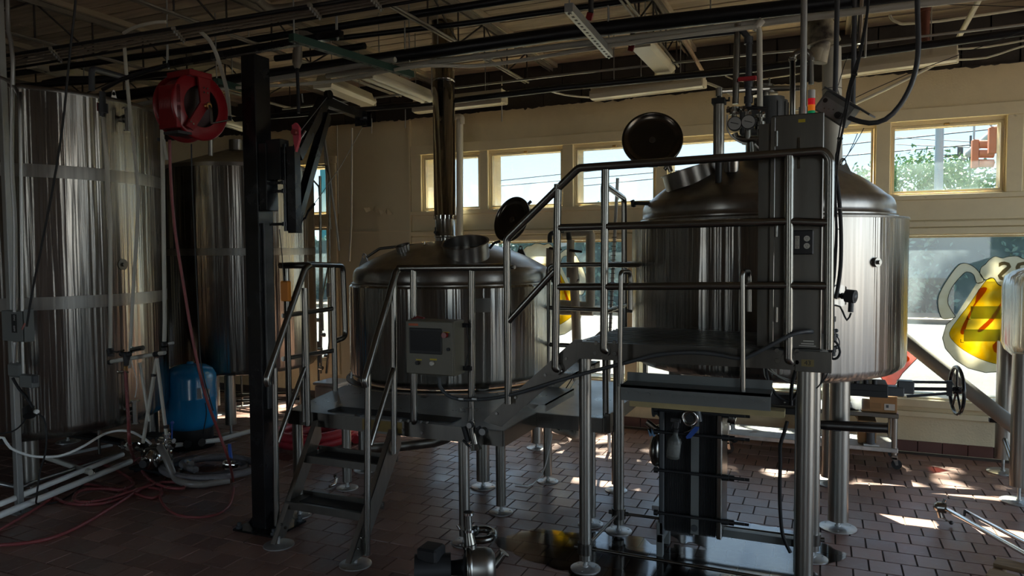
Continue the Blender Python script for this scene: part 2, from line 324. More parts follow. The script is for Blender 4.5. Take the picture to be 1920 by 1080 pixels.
def dup(o,d,parent=None):
    c=o.copy(); col.objects.link(c); c.parent=parent
    if parent is None: c.location=o.location+Vector(d)
    for ch in [q for q in scene.objects if q.parent==o] if False else list(o.children): dup(ch,(0,0,0),c)
    return c
# ================================================================ the room
WY=6.85
fl=MB().box((-9,-4.2,-.12),(5.2,WY,-.006)).build('floor',M_grout); fl['kind']='structure'
# quarry tiles: 6 inch squares in running bond; the 300 that show largest are single parts
S=.16; G=.003
def tile_verts(x,y,dz):
    h=.002; x0,x1,y0,y1=x+G,x+S-G,y+G,y+S-G
    return [(x0,y0,-.006),(x1,y0,-.006),(x1,y1,-.006),(x0,y1,-.006),(x0+h,y0+h,dz),(x1-h,y0+h,dz),(x1-h,y1-h,dz),(x0+h,y1-h,dz)]
TF=[[4,5,6,7],[0,1,5,4],[1,2,6,5],[2,3,7,6],[3,0,4,7]]
tiles=[]
k0=30.13-25
for j in range(-60,43):
    y=(j+.13)*S
    if y>WY-.001: break
    for i in range(-56,33):
        x=(i+.5*((30-j)%2)+.02+.5)*S
        if x<-9 or x+S>5.2 or y<-4.2: continue
        tiles.append((x,y))
def proj(v):
    d=Vector(v)-EY; z=d.dot(FW)
    return (960+FPX*d.dot(RT)/z,540-FPX*d.dot(UP)/z,z) if z>.2 else None
sc_=[]
for q,(x,y) in enumerate(tiles):
    p=proj((x+S/2,y+S/2,0))
    if p and -20<p[0]<1940 and p[1]<1100: sc_.append((-(FPX/p[2])**2*(EYE/p[2]),q))
sc_.sort(); near=set(q for _,q in sc_[:290])
rnd=random.Random(3)
def tint(me,val):
    a=me.attributes.new('tint','FLOAT','FACE'); a.data.foreach_set('value',val)
variants=[]
for k in range(8):
    me=bpy.data.meshes.new('tile'); me.from_pydata([Vector(v) for v in tile_verts(0,0,0)],[],TF); me.materials.append(M_tile); tint(me,[k/7]*5); variants.append(me)
vs=[];fs=[];tv=[]
for q,(x,y) in enumerate(tiles):
    dz=rnd.uniform(-.0012,.0006)
    if y+S>WY: continue
    if q in near:
        o=bpy.data.objects.new('tile',variants[rnd.randrange(8)]); col.objects.link(o); o.parent=fl; o.location=(x,y,dz)
    else:
        b=len(vs); vs+=tile_verts(x,y,dz); fs+=[[i+b for i in f] for f in TF]; tv+=[rnd.random()]*5
me=bpy.data.meshes.new('floor_tiles'); me.from_pydata(vs,[],fs); me.materials.append(M_tile); tint(me,tv)
o=bpy.data.objects.new('floor_tiles',me); col.objects.link(o); o.parent=fl; o['kind']='stuff'
# ---- back wall with its openings
WT=.28; Y0,Y1=WY,WY+WT
holes=[(-6.1,-5.25,.45,2.0),(-6.1,-5.25,2.16,2.70),(-3.97,-1.76,.45,1.81),(-1.62,4.9,.45,1.81)]
ups=[(-3.97,-3.30)]+[(-3.18+.923*i,-3.18+.923*i+.79) for i in range(8)]
holes+=[(a,b,2.155,2.715) for a,b in ups]
xs=sorted({-9,5.2}|{h[0] for h in holes}|{h[1] for h in holes}); zs=sorted({-.12,3.15}|{h[2] for h in holes}|{h[3] for h in holes})
wb=MB()
for i in range(len(xs)-1):
    run=None
    for j in range(len(zs)-1):
        cx,cz=(xs[i]+xs[i+1])/2,(zs[j]+zs[j+1])/2
        if any(h[0]<cx<h[1] and h[2]<cz<h[3] for h in holes):
            if run is not None: wb.box((xs[i],Y0,run),(xs[i+1],Y1,zs[j])); run=None
        elif run is None: run=zs[j]
    if run is not None: wb.box((xs[i],Y0,run),(xs[i+1],Y1,3.15))
wall=struct(wb,'wall_back',M_wall)
# dark concrete blocks between the wall top and the roof
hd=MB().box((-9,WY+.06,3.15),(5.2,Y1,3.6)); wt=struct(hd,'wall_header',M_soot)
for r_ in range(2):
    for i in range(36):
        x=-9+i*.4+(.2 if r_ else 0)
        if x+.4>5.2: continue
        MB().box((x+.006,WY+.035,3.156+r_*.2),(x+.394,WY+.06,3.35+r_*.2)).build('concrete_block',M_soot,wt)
# ragged edge of torn plaster along the wall top
rg=MB(); x=-9
while x<5.1:
    w_=rnd.uniform(.03,.16); h_=rnd.choice((.004,.006,.010,.016,.028))*rnd.uniform(.5,1); rg.prism([(x,WY-.012,3.15),(x+w_,WY-.012,3.15),(x+w_*.8,WY-.012,3.15-h_*.6),(x+w_*.4,WY-.012,3.15-h_)],(0,.02,0)); x+=w_*.9
rg.build('torn_edge',M_soot,wall)
# smooth panelled pier left of the kettle window
MB().box((-5.08,WY-.012,.1),(-4.13,WY,3.13)).build('plaster_pier',M_plaster,wall)
MB().box((-5.08,WY-.02,1.93),(-4.13,WY-.012,1.945)).build('panel_joint',M_trim,wall)
MB().box((-4.135,WY-.035,.1),(-4.115,WY,3.12)).build('corner_bead',M_trim,wall)
# flaking plaster
for cx,cz,s1 in ((-4.62,2.17,1),(-4.45,2.14,.7)):
    m_=MB(); m_.prism([(cx-.09*s1,WY-.05,cz+.03),(cx-.06*s1,WY-.045,cz-.02),(cx-.02,WY-.02,cz+.0),(cx-.03,WY-.03,cz+.035)],(0,.004,0)); m_.prism([(cx,WY-.014,cz+.01),(cx+.06*s1,WY-.05,cz+.055),(cx+.16*s1,WY-.04,cz-.02),(cx+.05*s1,WY-.03,cz-.03)],(0,.004,0)); m_.build('plaster_flake',M_plaster,wall)
# trim boards
tn=[0]
def trim(a,b,m=M_trim,y=.03,bev=.004):
    tn[0]+=1; return struct(MB().box((a[0],WY-y,a[1]),(b[0],WY+.002,b[1]),bev=bev),'trim_%d'%tn[0],m)
trim((-4.11,2.745),(5.2,2.845),y=.035)
trim((-4.11,1.93),(5.2,2.10),y=.02); trim((-4.11,2.10),(5.2,2.14),y=.045); trim((-4.11,1.875),(5.2,1.92),y=.05); trim((-4.11,1.815),(5.2,1.868),y=.035)
trim((-4.11,.385),(5.2,.45),y=.05); trim((-4.11,.30),(5.2,.345),y=.035)
trim((-4.11,.45),(-3.98,1.82)); trim((-4.11,2.14),(-3.985,2.75))
trim((-1.75,.45),(-1.63,1.82))
trim((-6.2,2.72),(-5.08,2.80),y=.04); trim((-5.24,.3),(-5.10,2.72),y=.03); trim((-6.2,2.01),(-5.24,2.15),y=.02)
for i,(a,b) in enumerate(ups[:-1]):
    c=ups[i+1][0]; trim((b+.012,2.14),(c-.012,2.745),y=.03)
# sill boards inside the lower openings
struct(MB().box((-3.97,WY-.01,.44),(-1.76,Y1-.02,.465)),'window_sill',M_trim); struct(MB().box((-1.62,WY-.01,.44),(4.9,Y1-.02,.465)),'window_sill',M_trim)
# windows: sash + pane
wn=[0]
def window(x0,x1,z0,z1,sw=.035,y=WY+.03,glass=M_glass):
    wn[0]+=1; f=MB(); e=.004
    f.box((x0+e,y,z0+e),(x1-e,y+.045,z0+sw)); f.box((x0+e,y,z1-sw),(x1-e,y+.045,z1-e)); f.box((x0+e,y,z0+sw),(x0+sw,y+.045,z1-sw)); f.box((x1-sw,y,z0+sw),(x1-e,y+.045,z1-sw))
    fo=f.build('window_%d'%wn[0],M_trim); fo['kind']='structure'
    MB().box((x0+sw,y+.018,z0+sw),(x1-sw,y+.024,z1-sw)).build('pane',glass,fo)
    return fo
for i,(a,b) in enumerate(ups):
    fo=window(a,b,2.155,2.715,.022,WY+.012)
    if i in (1,2,5): 
        cx=(a+b)/2; MB().box((cx-.02,WY+.0,2.70),(cx+.02,WY+.012,2.722),bev=.003).build('sash_catch',M_brass,fo)
window(-6.1,-5.25,2.16,2.70,.02,WY+.02); window(-6.1,-5.25,.45,2.0,.03,WY+.02)
wA=window(-3.97,-1.76,.45,1.81,.02,WY+.16); wB=window(-1.62,4.9,.45,1.81,.02,WY+.16)
# baseboard tiles
bb=MB().box((-9,WY-.004,0),(5.2,WY,.09)); bb=struct(bb,'baseboard_back',M_grout); x=-5.2
while x<5: MB().box((x+.002,WY-.018,.002),(x+.178,WY-.003,.094),bev=.003).build('base_tile',M_basetile,bb); x+=.18
# other walls
M_dwall=mat('dark_unseen_wall',(.075,.07,.062),.8,noise=.2,nscale=3)  # dark tone picked so the tank fronts reflect a dark room
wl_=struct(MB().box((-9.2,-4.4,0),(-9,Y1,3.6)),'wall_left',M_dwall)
f=MB(); f.box((5.2,-4.4,0),(5.4,1.3,3.6)); f.box((5.2,6.1,0),(5.4,Y1,3.6)); f.box((5.2,1.3,3.0),(5.4,6.1,3.6)); wr_=struct(f,'wall_right',M_dwall)  # big opening added out of view to let daylight onto wall and tanks
f=MB(); f.box((-9,-4.4,0),(-6.6,-4.2,3.6)); f.box((-6.6,-4.4,2.8),(-5.2,-4.2,3.6)); f.box((-5.2,-4.4,0),(1.7,-4.2,3.6)); f.box((3.3,-4.4,0),(5.2,-4.2,3.6)); f.box((1.7,-4.4,3.0),(3.3,-4.2,3.6)); wq_=struct(f,'wall_rear',M_dwall)  # both openings added out of view to bring in fill light
for x,w2,m in ((-7.6,.5,M_wall),(-3.5,.7,M_white),(-2.4,.3,M_wall),(-.8,.5,M_wall),(.9,.25,M_trim),(4.2,.5,M_wall)): MB().box((x-w2/2,-4.2,0),(x+w2/2,-4.12,3.4)).build('reflection_strip',m,wq_)  # upright strips added on the unseen walls to streak the tank reflections
for y,w2,m in ((-3.2,.4,M_wall),(-1.6,.9,M_white),(.1,.3,M_wall),(.95,.25,M_trim)): MB().box((5.12,y-w2/2,0),(5.2,y+w2/2,3.4)).build('reflection_strip',m,wr_)
for y in (-2.5,-.2,2.2,4.6): MB().box((-9,y-.3,0),(-8.92,y+.3,3.4)).build('reflection_strip',M_wall,wl_)
# ---- ceiling: boards on steel joists
cz=3.565
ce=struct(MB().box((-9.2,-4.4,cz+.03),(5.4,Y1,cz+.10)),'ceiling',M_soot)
bw=.143; j=0; y=WY+.05-bw
while y>-4.2:
    if y>1.2:
        x=-9+rnd.uniform(-2,0)
        while x<5.2:
            l=rnd.choice((3.0,3.6,4.2)); a,b=max(x,-9),min(x+l,5.2)
            dz=rnd.uniform(0,.010)
            if b-a>.05: MB().box((a+.003,y+.008,cz-dz),(b-.003,y+bw-.006,cz+.03)).build('roof_board',M_deckw,ce)
            x+=l
    y-=bw
MB().box((-9,-4.2,cz),(5.2,y+bw+.1 if y>1.2 else 1.2,cz+.03)).build('roof_boards',M_deckw,ce,'stuff')
zt=cz-.06; zb=3.235
for i in range(11):
    X=-9.25+1.35*i+.0
    tc=MB(); tc.box((X-.055,-4.2,cz-.045),(X+.055,WY+.03,cz-.002)); J=tc.build('steel_joist',M_nailer,ce)
    a=MB(); a.box((X-.04,-4.2,cz-.05),(X-.012,WY,cz-.045)); a.box((X+.012,-4.2,cz-.05),(X+.04,WY,cz-.045)); a.box((X-.017,-4.2,cz-.085),(X-.012,WY,cz-.05)); a.box((X+.012,-4.2,cz-.085),(X+.017,WY,cz-.05)); a.build('top_chord',M_joist,J)
    c=MB()
    c.cyl((X-.016,-4.2,zb),(X-.016,6.2,zb),.009,n=6); c.cyl((X+.016,-4.2,zb),(X+.016,6.2,zb),.009,n=6); c.build('bottom_chord',M_joist,J)
    yy=6.2; k=0
    while yy>1.5:
        MB().cyl((X,yy,zb),(X,yy,zt),.007,n=6,cap=False).build('web_bar',M_joistd,J)
        MB().cyl((X,yy,zb) if k%2 else (X,yy,zt),(X,yy+.45 if k else WY,zt) if k%2 else (X,yy+.45 if k else WY,zb if k else zt),.007,n=6,cap=False).build('web_bar',M_joistd,J)
        yy-=.45; k+=1
# ================================================================ tanks
def footleg(x,y,ztop,r,root,pr_=None,z0=.05,name='leg'):
    l=MB().cyl((x,y,z0),(x,y,ztop),r,n=18); l.cyl((x,y,z0),(x,y,z0+.006),r*1.02,n=18); l=l.build(name,M_leg,root)
    pr_=pr_ or r*2; pl=MB(); pl.lathe([(0,.0),(pr_,.0),None,(pr_,.006),None,(pr_*.9,.010),(0,.013)],(x,y,0.001),24); pl.cyl((x,y,.008),(x,y,z0+.01),.011,n=8); pl.cyl((x,y,.012),(x,y,.022),.018,n=6)
    for k in range(3): a=k*2.1+.5; pl.cyl((x+pr_*.75*math.cos(a),y+pr_*.75*math.sin(a),.010),(x+pr_*.75*math.cos(a),y+pr_*.75*math.sin(a),.014),.006,n=6)
    pl.build('foot_plate',M_foot,l); return l
def head(r,z0,z1,k=.16,n=14,rmin=0):
    """knuckle then a shallow crown"""
    rk,hk=.06,.085; pr=[]
    for i in range(8): t=i/7*PI/2*.86; pr.append((r-rk*(1-math.cos(t)),z0+hk*math.sin(t)))
    r1,za=pr[-1]
    for i in range(1,n+1): q=r1*(1-i/n); pr.append((q,crown(q,r1,za,z1)))
    return pr
def crown(q,r1,za,z1):
    s=z1-za; Rr=(r1*r1+s*s)/(2*s); return z1-Rr+math.sqrt(Rr*Rr-q*q)
def lug2(root,pos,tdir,h,w,nrm):
    """lug with a real eye: a pierced plate"""
    t=Vector(tdir).normalized(); n=Vector((0,0,1)); d=Vector(nrm).normalized(); b=Vector(pos); K=16
    ey=b+n*h*.66; re=h*.17; vs=[];fs=[]
    outer=[]
    for i in range(K):
        a=2*PI*i/K; dx,dz=math.cos(a),math.sin(a)
        # outline: trapezoid narrowing to a rounded tip
        if dz>-.2: ox,oz=dx*w*.34,h*.66+dz*h*.34
        else: ox,oz=max(-w,min(w,dx*w*1.7)),-.03
        outer.append(b+t*ox+n*oz)
    inner=[ey+t*math.cos(2*PI*i/K)*re+n*math.sin(2*PI*i/K)*re for i in range(K)]
    for s_ in (0,1): vs+=[p+d*.010*s_ for p in outer]+[p+d*.010*s_ for p in inner]
    for i in range(K):
        j=(i+1)%K; fs+=[[i,j,K+j,K+i],[2*K+i,3*K+i,3*K+j,2*K+j],[i,2*K+i,2*K+j,j],[K+i,K+j,3*K+j,3*K+i]]
    MB().add(vs,fs).build('lifting_lug',M_dome,root)
def kettle(name,label,c,r,zb,zt,rh,zh,zc,legs,lr,bands=(),bottom=None,group='brewing vessels'):
    t=thing(name,label,'tank',(c[0],c[1],0),group)
    b=MB(); b.lathe([(0,zb-.02),(r-.12,zb-.02),(r-.05,zb),(r-.012,zb+.03),(r,zb+.06),(r,zt-.002),None,(r-.004,zt),(rh+.012,zh-.02)],(c[0],c[1],0),96); b.build('jacket',M_tank,t)
    h=MB(); h.lathe([(rh+.013,zh-.021),(rh+.013,zh-.012),None,(rh,zh-.01),(rh,zh+.02)]+head(rh,zh+.03,zc,n=18)[0:],(c[0],c[1],0),96); h.build('domed_head',M_dome,t)
    for bz in bands: m=MB(); m.lathe([(r+.0012,bz),(r+.0022,bz+.005),(r+.0022,bz+.08),(r+.0012,bz+.085)],(c[0],c[1],0),96); m.build('weld_band',M_band,t)
    for x,y,ztop in legs: footleg(x,y,ztop,lr,t,lr*1.85)
    return t
# --- kettle on the low platform
c1=(-2.77,5.22)
T1=kettle('brew_kettle','squat stainless kettle standing through the low platform, open manway and tall flue on its dome',c1,.82,.72,1.44,.79,1.475,1.795,[(-2.24,4.66,.72),(-2.26,5.78,.72),(-3.27,4.68,.72),(-3.3,5.78,.72)],.048)
MB().lathe([(.855,.702),None,(.855,.712),None,(.80,.716)],(c1[0],c1[1],0),72).build('base_flange',M_sheet,T1)
# mesh of the dome height at a radius (for things seated on it)
def domez(c,rh,z0,zc,x,y):
    q=math.hypot(x-c[0],y-c[1]); r1=rh-.047; return crown(min(q,r1),r1,z0+.083,zc)
dz1=lambda x,y: domez(c1,.79,1.505,1.795,x,y)
def collar(root,c,nrm,r,h,zo=0,name='manway_collar',rim=True):
    n=Vector(nrm).normalized(); mt=Matrix.Translation(c)@n.to_track_quat('Z','Y').to_matrix().to_4x4(); m=MB()
    m.lathe([(r,-h),(r,h*.88),None,(r+.010,h*.9),None,(r+.010,h),None,(r-.006,h),None,(r-.006,-h*.7)],(0,0,0),48,mt); o=m.build(name,M_dome,root)
    MB().lathe([(r-.007,-h*.45),(0,-h*.45)],(0,0,0),32,mt).build('manway_mouth',M_dark,o); return o
mw=P(874,466,Y=4.80)
co1=collar(T1,mw+Vector((0,0,-.01)),(.06,-.34,1),.168,.062)
def lid(root,center,nrm,r,depth,m,name='manway_lid',face=1,back=None):
    n=Vector(nrm).normalized(); mt=Matrix.Translation(center)@n.to_track_quat('Z','Y').to_matrix().to_4x4(); b=MB()
    b.lathe([(r,0),(r+.006,.004),(r+.006,.018),(r,.022),None,(r-.012,.022),(r*.93,.014),(r*.72,.008),(r*.45,.004),(r*.2,.002),(0,.001)],(0,0,0),56,mt)
    b.lathe([(r,0),(r*.8,-.008),(r*.5,-.014),(0,-.018)],(0,0,0),40,mt); o=b.build(name,m,root)
    k=MB(); k.lathe([(.022,.0),(.022,.012),None,(0,.013)],(0,0,0),16,mt); k.build('lid_boss',M_sheet,o); return o
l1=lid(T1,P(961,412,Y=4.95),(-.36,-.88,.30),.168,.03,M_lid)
hb=MB(); hb.tube([P(918,466,Y=4.95),P(926,456,Y=4.97),P(938,452,Y=4.99)],.010,8); hb.tube([P(972,398,Y=5.04),P(990,383,Y=5.06),P(996,377,Y=5.07)],.011,8); hb.tube([P(932,442,Y=5.0),P(960,425,Y=5.06),P(985,392,Y=5.06)],.008,8); hb.build('lid_hinge',M_blackm,T1)
# sample hatch, cip tube, lugs
ha=P(756,490,Y=4.75); collar(T1,Vector((ha.x,ha.y,dz1(ha.x,ha.y)+.02)),(-.12,-.35,1),.052,.030,name='sight_glass_collar')
ct=MB(); ct.tube([P(688,482,Y=5.0),P(712,466,Y=5.0),P(760,461,Y=5.0),P(820,456,Y=5.05),P(842,457,Y=5.1)],.011,8,fillet=.08); ct.build('spray_line',M_sheet,T1)
vv=MB(); vv.tube([P(800,460,Y=4.9),P(836,470,Y=4.9)],.009,8); vv.cyl(P(796,457,Y=4.88),P(801,462,Y=4.9),.02); vv.tube([P(797,453,Y=4.88),P(796,466,Y=4.88)],.006,6); vv.build('manway_clamp',M_chrome,T1)
lug2(T1,P(684,494,Y=5.02),(1,0,0),.085,.055,(0,-1,0)); lug2(T1,P(977,474,Y=5.55),(1,0,0),.06,.045,(0,-1,0))
# name plate on the shell
a=math.atan2(4.47-c1[1],-2.42-c1[0])
pa=MB(); rr=.823
def shellpatch(c,r,px0,px1,z0,z1,name,m,root,n=6):
    """a plate bent round a shell between two bearings (radians)"""
    vs=[]
    for k in range(n+1):
        t=px0+(px1-px0)*k/n
        for z in (z0,z1): vs.append((c[0]+r*math.cos(t),c[1]+r*math.sin(t),z))
    fs=[[2*k,2*k+2,2*k+3,2*k+1] for k in range(n)]; return MB().add(vs,fs,True).build(name,m,root)
shellpatch(c1,.8225,R(-52),R(-43),1.27,1.37,'rating_plate',M_sheet,T1)
# level scale on the left of the shell
sc1=MB(); s0,s1=P(674,580,Y=4.70),P(657,722,Y=4.70)
lad=thing('level_ladder','white slatted level strip leaning against the shell of the low kettle','gauge',tuple(s1))
sc1.tube([s0,s1],.009,6); sc1.build('strip',M_tubew,lad); sc1=MB()
for k in range(24): p=s0.lerp(s1,k/23); sc1.cyl(p+Vector((-.018,0,0)),p+Vector((.018,0,0)),.0035,n=5)
sc1.build('graduation_rungs',M_blackm,lad,'stuff')
# flue
fx=P(835,440,Y=5.28); FX,FYy=fx.x,fx.y
FL=thing('flue','tall polished stainless flue rising from the low kettle through the roof boards','pipe',(FX,FYy,1.7))
ftop=P(826,130,Y=5.28)
m=MB(); m.lathe([(.083,1.60),(.083,1.815),None,(.092,1.82),(.092,1.832),None,(.083,1.835),(.083,1.98)],(FX,FYy,0),40); m.build('flue_base',M_tank,FL)
m=MB(); m.lathe([(.094,1.97),(.094,2.0),None,(.090,2.0),(.090,3.08),None,(.094,3.08),(.094,3.10),None,(.090,3.10),(.090,3.66)],(FX,FYy,0),40); m.build('flue_pipe',M_mirror,FL)
m=MB(); m.cyl((FX-.03,FYy-.085,1.86),(FX-.03,FYy-.12,1.86),.012); m.cyl((FX-.03,FYy-.11,1.84),(FX-.03,FYy-.11,1.90),.007); m.build('flue_latch',M_blackm,FL)
# --- big kettle behind the high platform
c2=(-.385,5.255)
T2=kettle('mash_tun','wide stainless kettle on four legs behind the high platform beside the street window',c2,.882,.93,1.885,.81,1.925,2.34,[(-.87,4.77,.96),(.10,4.77,.96),(.06,5.68,.96),(-.87,5.72,.96)],.058)
dz2=lambda x,y: domez(c2,.81,1.955,2.34,x,y)
MB().lathe([(.884,1.878),(.888,1.884),(.884,1.892)],(c2[0],c2[1],0),96).build('shell_seam',M_band,T2)
mc=P(1302,330,Y=4.90); collar(T2,mc,(-.26,-.10,1),.20,.055)
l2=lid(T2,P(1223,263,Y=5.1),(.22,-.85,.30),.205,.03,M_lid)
hb=MB(); hb.tube([P(1246,318,Y=5.0),P(1252,312,Y=5.0),P(1240,300,Y=5.05)],.012,8); hb.cyl(P(1254,312,Y=4.98),P(1258,322,Y=4.98),.016); hb.build('lid_hinge',M_ss,T2)
g=P(1372,320,Y=4.72); gz=dz2(g.x,g.y); sg=collar(T2,Vector((g.x,g.y,gz+.03)),(0,-.25,1),.048,.035,name='sight_glass_collar')
m=MB(); m.ball((g.x+.02,g.y-.0,gz+.08),.02,10); m.tube([(g.x-.03,g.y-.05,gz+.07),(g.x+.03,g.y-.06,gz+.075)],.007,6); m.build('wing_nut',M_chrome,T2)
m=MB(); m.tube([P(1188,381,Y=4.9),P(1222,382,Y=4.9)],.012,8); m.cyl(P(1186,382,Y=4.9),P(1190,381,Y=4.9),.026); m.tube([P(1184,376,Y=4.9),P(1186,388,Y=4.9)],.008,6); m.build('side_nozzle',M_blackm,T2)
lug2(T2,P(1580,322,Y=4.95),(1,0,0),.085,.06,(0,-1,0))
m=MB(); p0=P(1664,492,Y=4.62); th=math.atan2(p0.y-c2[1],p0.x-c2[0]); d=Vector((math.cos(th),math.sin(th),0)); b=Vector((c2[0],c2[1],p0.z))+d*.88; m.cyl(b,b+d*.02,.028); m.cyl(b+d*.02,b+d*.035,.012); m.build('thermowell',M_ss,T2)
# temperature transmitter on the shell
tt=thing('temperature_sensor','small grey temperature transmitter on the shell of the wide kettle beside the cabinet','sensor',tuple(P(1590,560,Y=4.35)))
th=R(-58); d=Vector((math.cos(th),math.sin(th),0)); b=P(1573,555,Y=4.47); b=Vector((c2[0],c2[1],b.z))+d*.885
m=MB(); m.cyl(b,b+d*.01,.062,n=24); m.build('mounting_disc',M_tank,tt)
m=MB(); q=P(1596,556,Y=4.36); m.tube([b,b+d*.06,q],.011,8); m.cyl(b+d*.03,b+d*.05,.018); m.build('stem',M_blackm,tt)
m=MB(); m.cyl(q+Vector((-.025,.01,.004)),q+Vector((.02,-.01,0)),.036,n=18); m.ball(q,.034,14); m.cyl(q+Vector((.0,0,-.03)),q+Vector((-.002,0,-.085)),.014,n=12); m.build('sensor_head',M_motor,tt)
m=MB(); m.tube([q+Vector((0,0,-.09)),q+Vector((-.02,0,-.13)),P(1575,575,Y=4.3),P(1560,573,Y=4.28)],.005,6,smooth=True); m.build('cable',M_rubber,tt)
# --- tall tank at the far left
c3=(-5.776,3.833)
T3=thing('storage_tank','tallest stainless tank, flat topped, with a conduit post and valves before it','tank',(c3[0],c3[1],0),'storage tanks')
m=MB(); r=.93; m.lathe([(0,.34),(r-.22,.36),(r-.08,.39),(r-.02,.43),(r,.48),(r,2.835)],(c3[0],c3[1],0),128); m.build('jacket',M_tank,T3)
m=MB(); m.lathe([(r+.004,2.83),(r+.006,2.85),(r-.01,2.862),(r-.03,2.862),(.6,2.90),(0,2.93)],(c3[0],c3[1],0),96); m.build('top_rim',M_dome,T3)
for z in (2.235,1.315): MB().lathe([(r+.0015,z),(r+.0025,z+.006),(r+.0025,z+.085),(r+.0015,z+.09)],(c3[0],c3[1],0),128).build('weld_band',M_band,T3)
for x,y in ((-5.17,3.33),(-6.30,4.40),(-5.48,4.62),(-6.35,3.25)): footleg(x,y,.42,.052,T3,.10,z0=.06)
lug2(T3,P(213,190,X=-4.93),(.3,.95,0),.085,.034,(1,-.3,0))
m=MB(); th=math.atan2(-.3,.8)
p=P(230,497,X=-5.0)
def onshell(c,r,x,y):
    """where the line of sight meets a shell"""
    d=FW+RT*((x-960)/FPX)+UP*((540-y)/FPX); ax,ay=-c[0],-c[1]
    A=d.x**2+d.y**2; B=2*(ax*d.x+ay*d.y); C=ax*ax+ay*ay-r*r; s=(-B-math.sqrt(max(B*B-4*A*C,0)))/(2*A); return EY+d*s
b=onshell(c3,.93,230,496); d=Vector((b.x-c3[0],b.y-c3[1],0)).normalized(); m.cyl(b-d*.002,b+d*.006,.042,n=20); m.cyl(b,b+d*.02,.014); m.build('thermowell',M_ss,T3)
def samplevalve(x,y,name,root,c,r,s=1):
    b=onshell(c,r,x,y); d=Vector((b.x-c[0],b.y-c[1],0)).normalized(); t=Vector((-d.y,d.x,0)); m=MB(); e=b+d*.07*s
    m.cyl(b,e,.022*s,n=14); m.cyl(b+d*.03*s,b+d*.045*s,.032*s,n=14); m.cyl(e+Vector((0,0,-.09*s)),e+Vector((0,0,.08*s)),.02*s,n=14); m.cyl(e+Vector((0,0,.075*s)),e+Vector((0,0,.085*s)),.03*s,n=14); m.cyl(e+Vector((0,0,-.095*s)),e+Vector((0,0,-.085*s)),.03*s,n=14); m.tube([e-t*.045*s+Vector((0,0,.07*s)),e+t*.05*s+Vector((0,0,.075*s))],.006*s,6); return m.build(name,M_ss,root)
samplevalve(226,224,'upper_valve',T3,c3,.93); samplevalve(240,770,'lower_valve',T3,c3,.93)
# --- second tall tank
c4=(-5.342,5.616)
T4=thing('storage_tank','cone topped stainless tank behind the hose reel and the blue pressure tank','tank',(c4[0],c4[1],0),'storage tanks')
r=.70; m=MB(); m.lathe([(0,.56),(r-.1,.57),(r-.03,.59),(r,.63),(r,2.50)],(c4[0],c4[1],0),96); m.build('jacket',M_tank,T4)
m=MB(); m.lathe([(r+.006,2.495),(r+.006,2.53),None,(r-.01,2.535),(.08,2.74),(.08,2.78),(0,2.78)],(c4[0],c4[1],0),72); m.cyl((c4[0]+.1,c4[1]-.15,2.7),(c4[0]+.1,c4[1]-.15,2.80),.07); m.build('conical_top',M_dome,T4)
MB().lathe([(r+.0015,1.685),(r+.0025,1.69),(r+.0025,1.745),(r+.0015,1.75)],(c4[0],c4[1],0),96).build('weld_band',M_band,T4)
for x,y in ((-5.10,5.155),(-4.80,5.85),(-5.90,5.75),(-5.75,5.15)): footleg(x,y,.62,.050,T4,.10,z0=.10)
b=onshell(c4,.70,476,643); d=Vector((b.x-c4[0],b.y-c4[1],0)).normalized(); m=MB(); m.cyl(b,b+d*.03,.02); m.build('thermowell',M_ss,T4)
# --- tank cut by the right edge
c5=(1.76,6.02)
T5=thing('fermenter','smooth stainless cone-bottomed tank at the window by the striped glass','tank',(c5[0],c5[1],0),'storage tanks')
m=MB(); m.lathe([(0,.62),(.10,.62),(.52,.93),(.58,.985),(.60,1.04),(.60,1.44),(.585,1.50),(.54,1.535),(.3,1.62),(0,1.66)],(c5[0],c5[1],0),96); m.build('jacket',M_tank,T5)
for x,y in ((1.27,6.45),(1.22,5.72),(2.2,5.6),(2.25,6.4)): footleg(x,y,1.0,.058,T5,.11,z0=.11)
m=MB(); m.tube([(1.27,6.45,.27),(1.22,5.74,.14)],.018); m.tube([(1.27,6.45,.27),(2.25,6.4,.27)],.018); m.build('leg_brace',M_ss,T5)
# ================================================================ low platform
PZ=.70
A=thing('work_platform','low diamond-plate platform round the kettle with the flue, on slim steel legs','platform',(-2.4,4.3,0))
poly=[(-3.12,3.655),(-1.63,3.655),(-1.63,4.15),(-1.2,4.15),(-1.2,5.35)]
a0=math.asin((5.35-c1[1])/.86); 
for k in range(15):
    t=a0+(R(-122.5)-a0)*k/14; poly.append((c1[0]+.86*math.cos(t),c1[1]+.86*math.sin(t)))
poly.append((-3.30,4.50))
MB().prism([(x,y,PZ) for x,y in poly],(0,0,-.006)).build('deck',M_diamond,A)
def fascia(a,b,z,h=.088,t=.012,root=A,m=M_sheet):
    a=Vector((*a,z-h/2-.001)); b=Vector((*b,z-h/2-.001)); f_=MB().beam(a,b,t,h).build('fascia',m,root); return f_
fascia((-3.12,3.65),(-1.63,3.65),PZ); fascia((-1.625,3.65),(-1.625,4.15),PZ); fascia((-1.625,4.145),(-1.2,4.145),PZ); fascia((-1.195,4.145),(-1.195,5.35),PZ); fascia((-3.125,3.65),(-3.305,4.50),PZ); fascia((-1.2,5.355),(-1.9,5.355),PZ)
for x,y in ((-3.10,3.70),(-1.9,3.70),(-1.91,4.24),(-1.85,4.95),(-3.14,4.27),(-1.31,4.26),(-1.33,4.94)): footleg(x,y,.61,.0325,A,.078)
bm=MB()
for a,b in (((-3.12,4.24),(-1.63,4.24)),((-1.9,4.2),(-1.9,5.3)),((-3.14,3.7),(-3.14,4.4)),((-1.9,4.95),(-1.2,4.95))): bm.beam((*a,.655),(*b,.655),.05,.07)
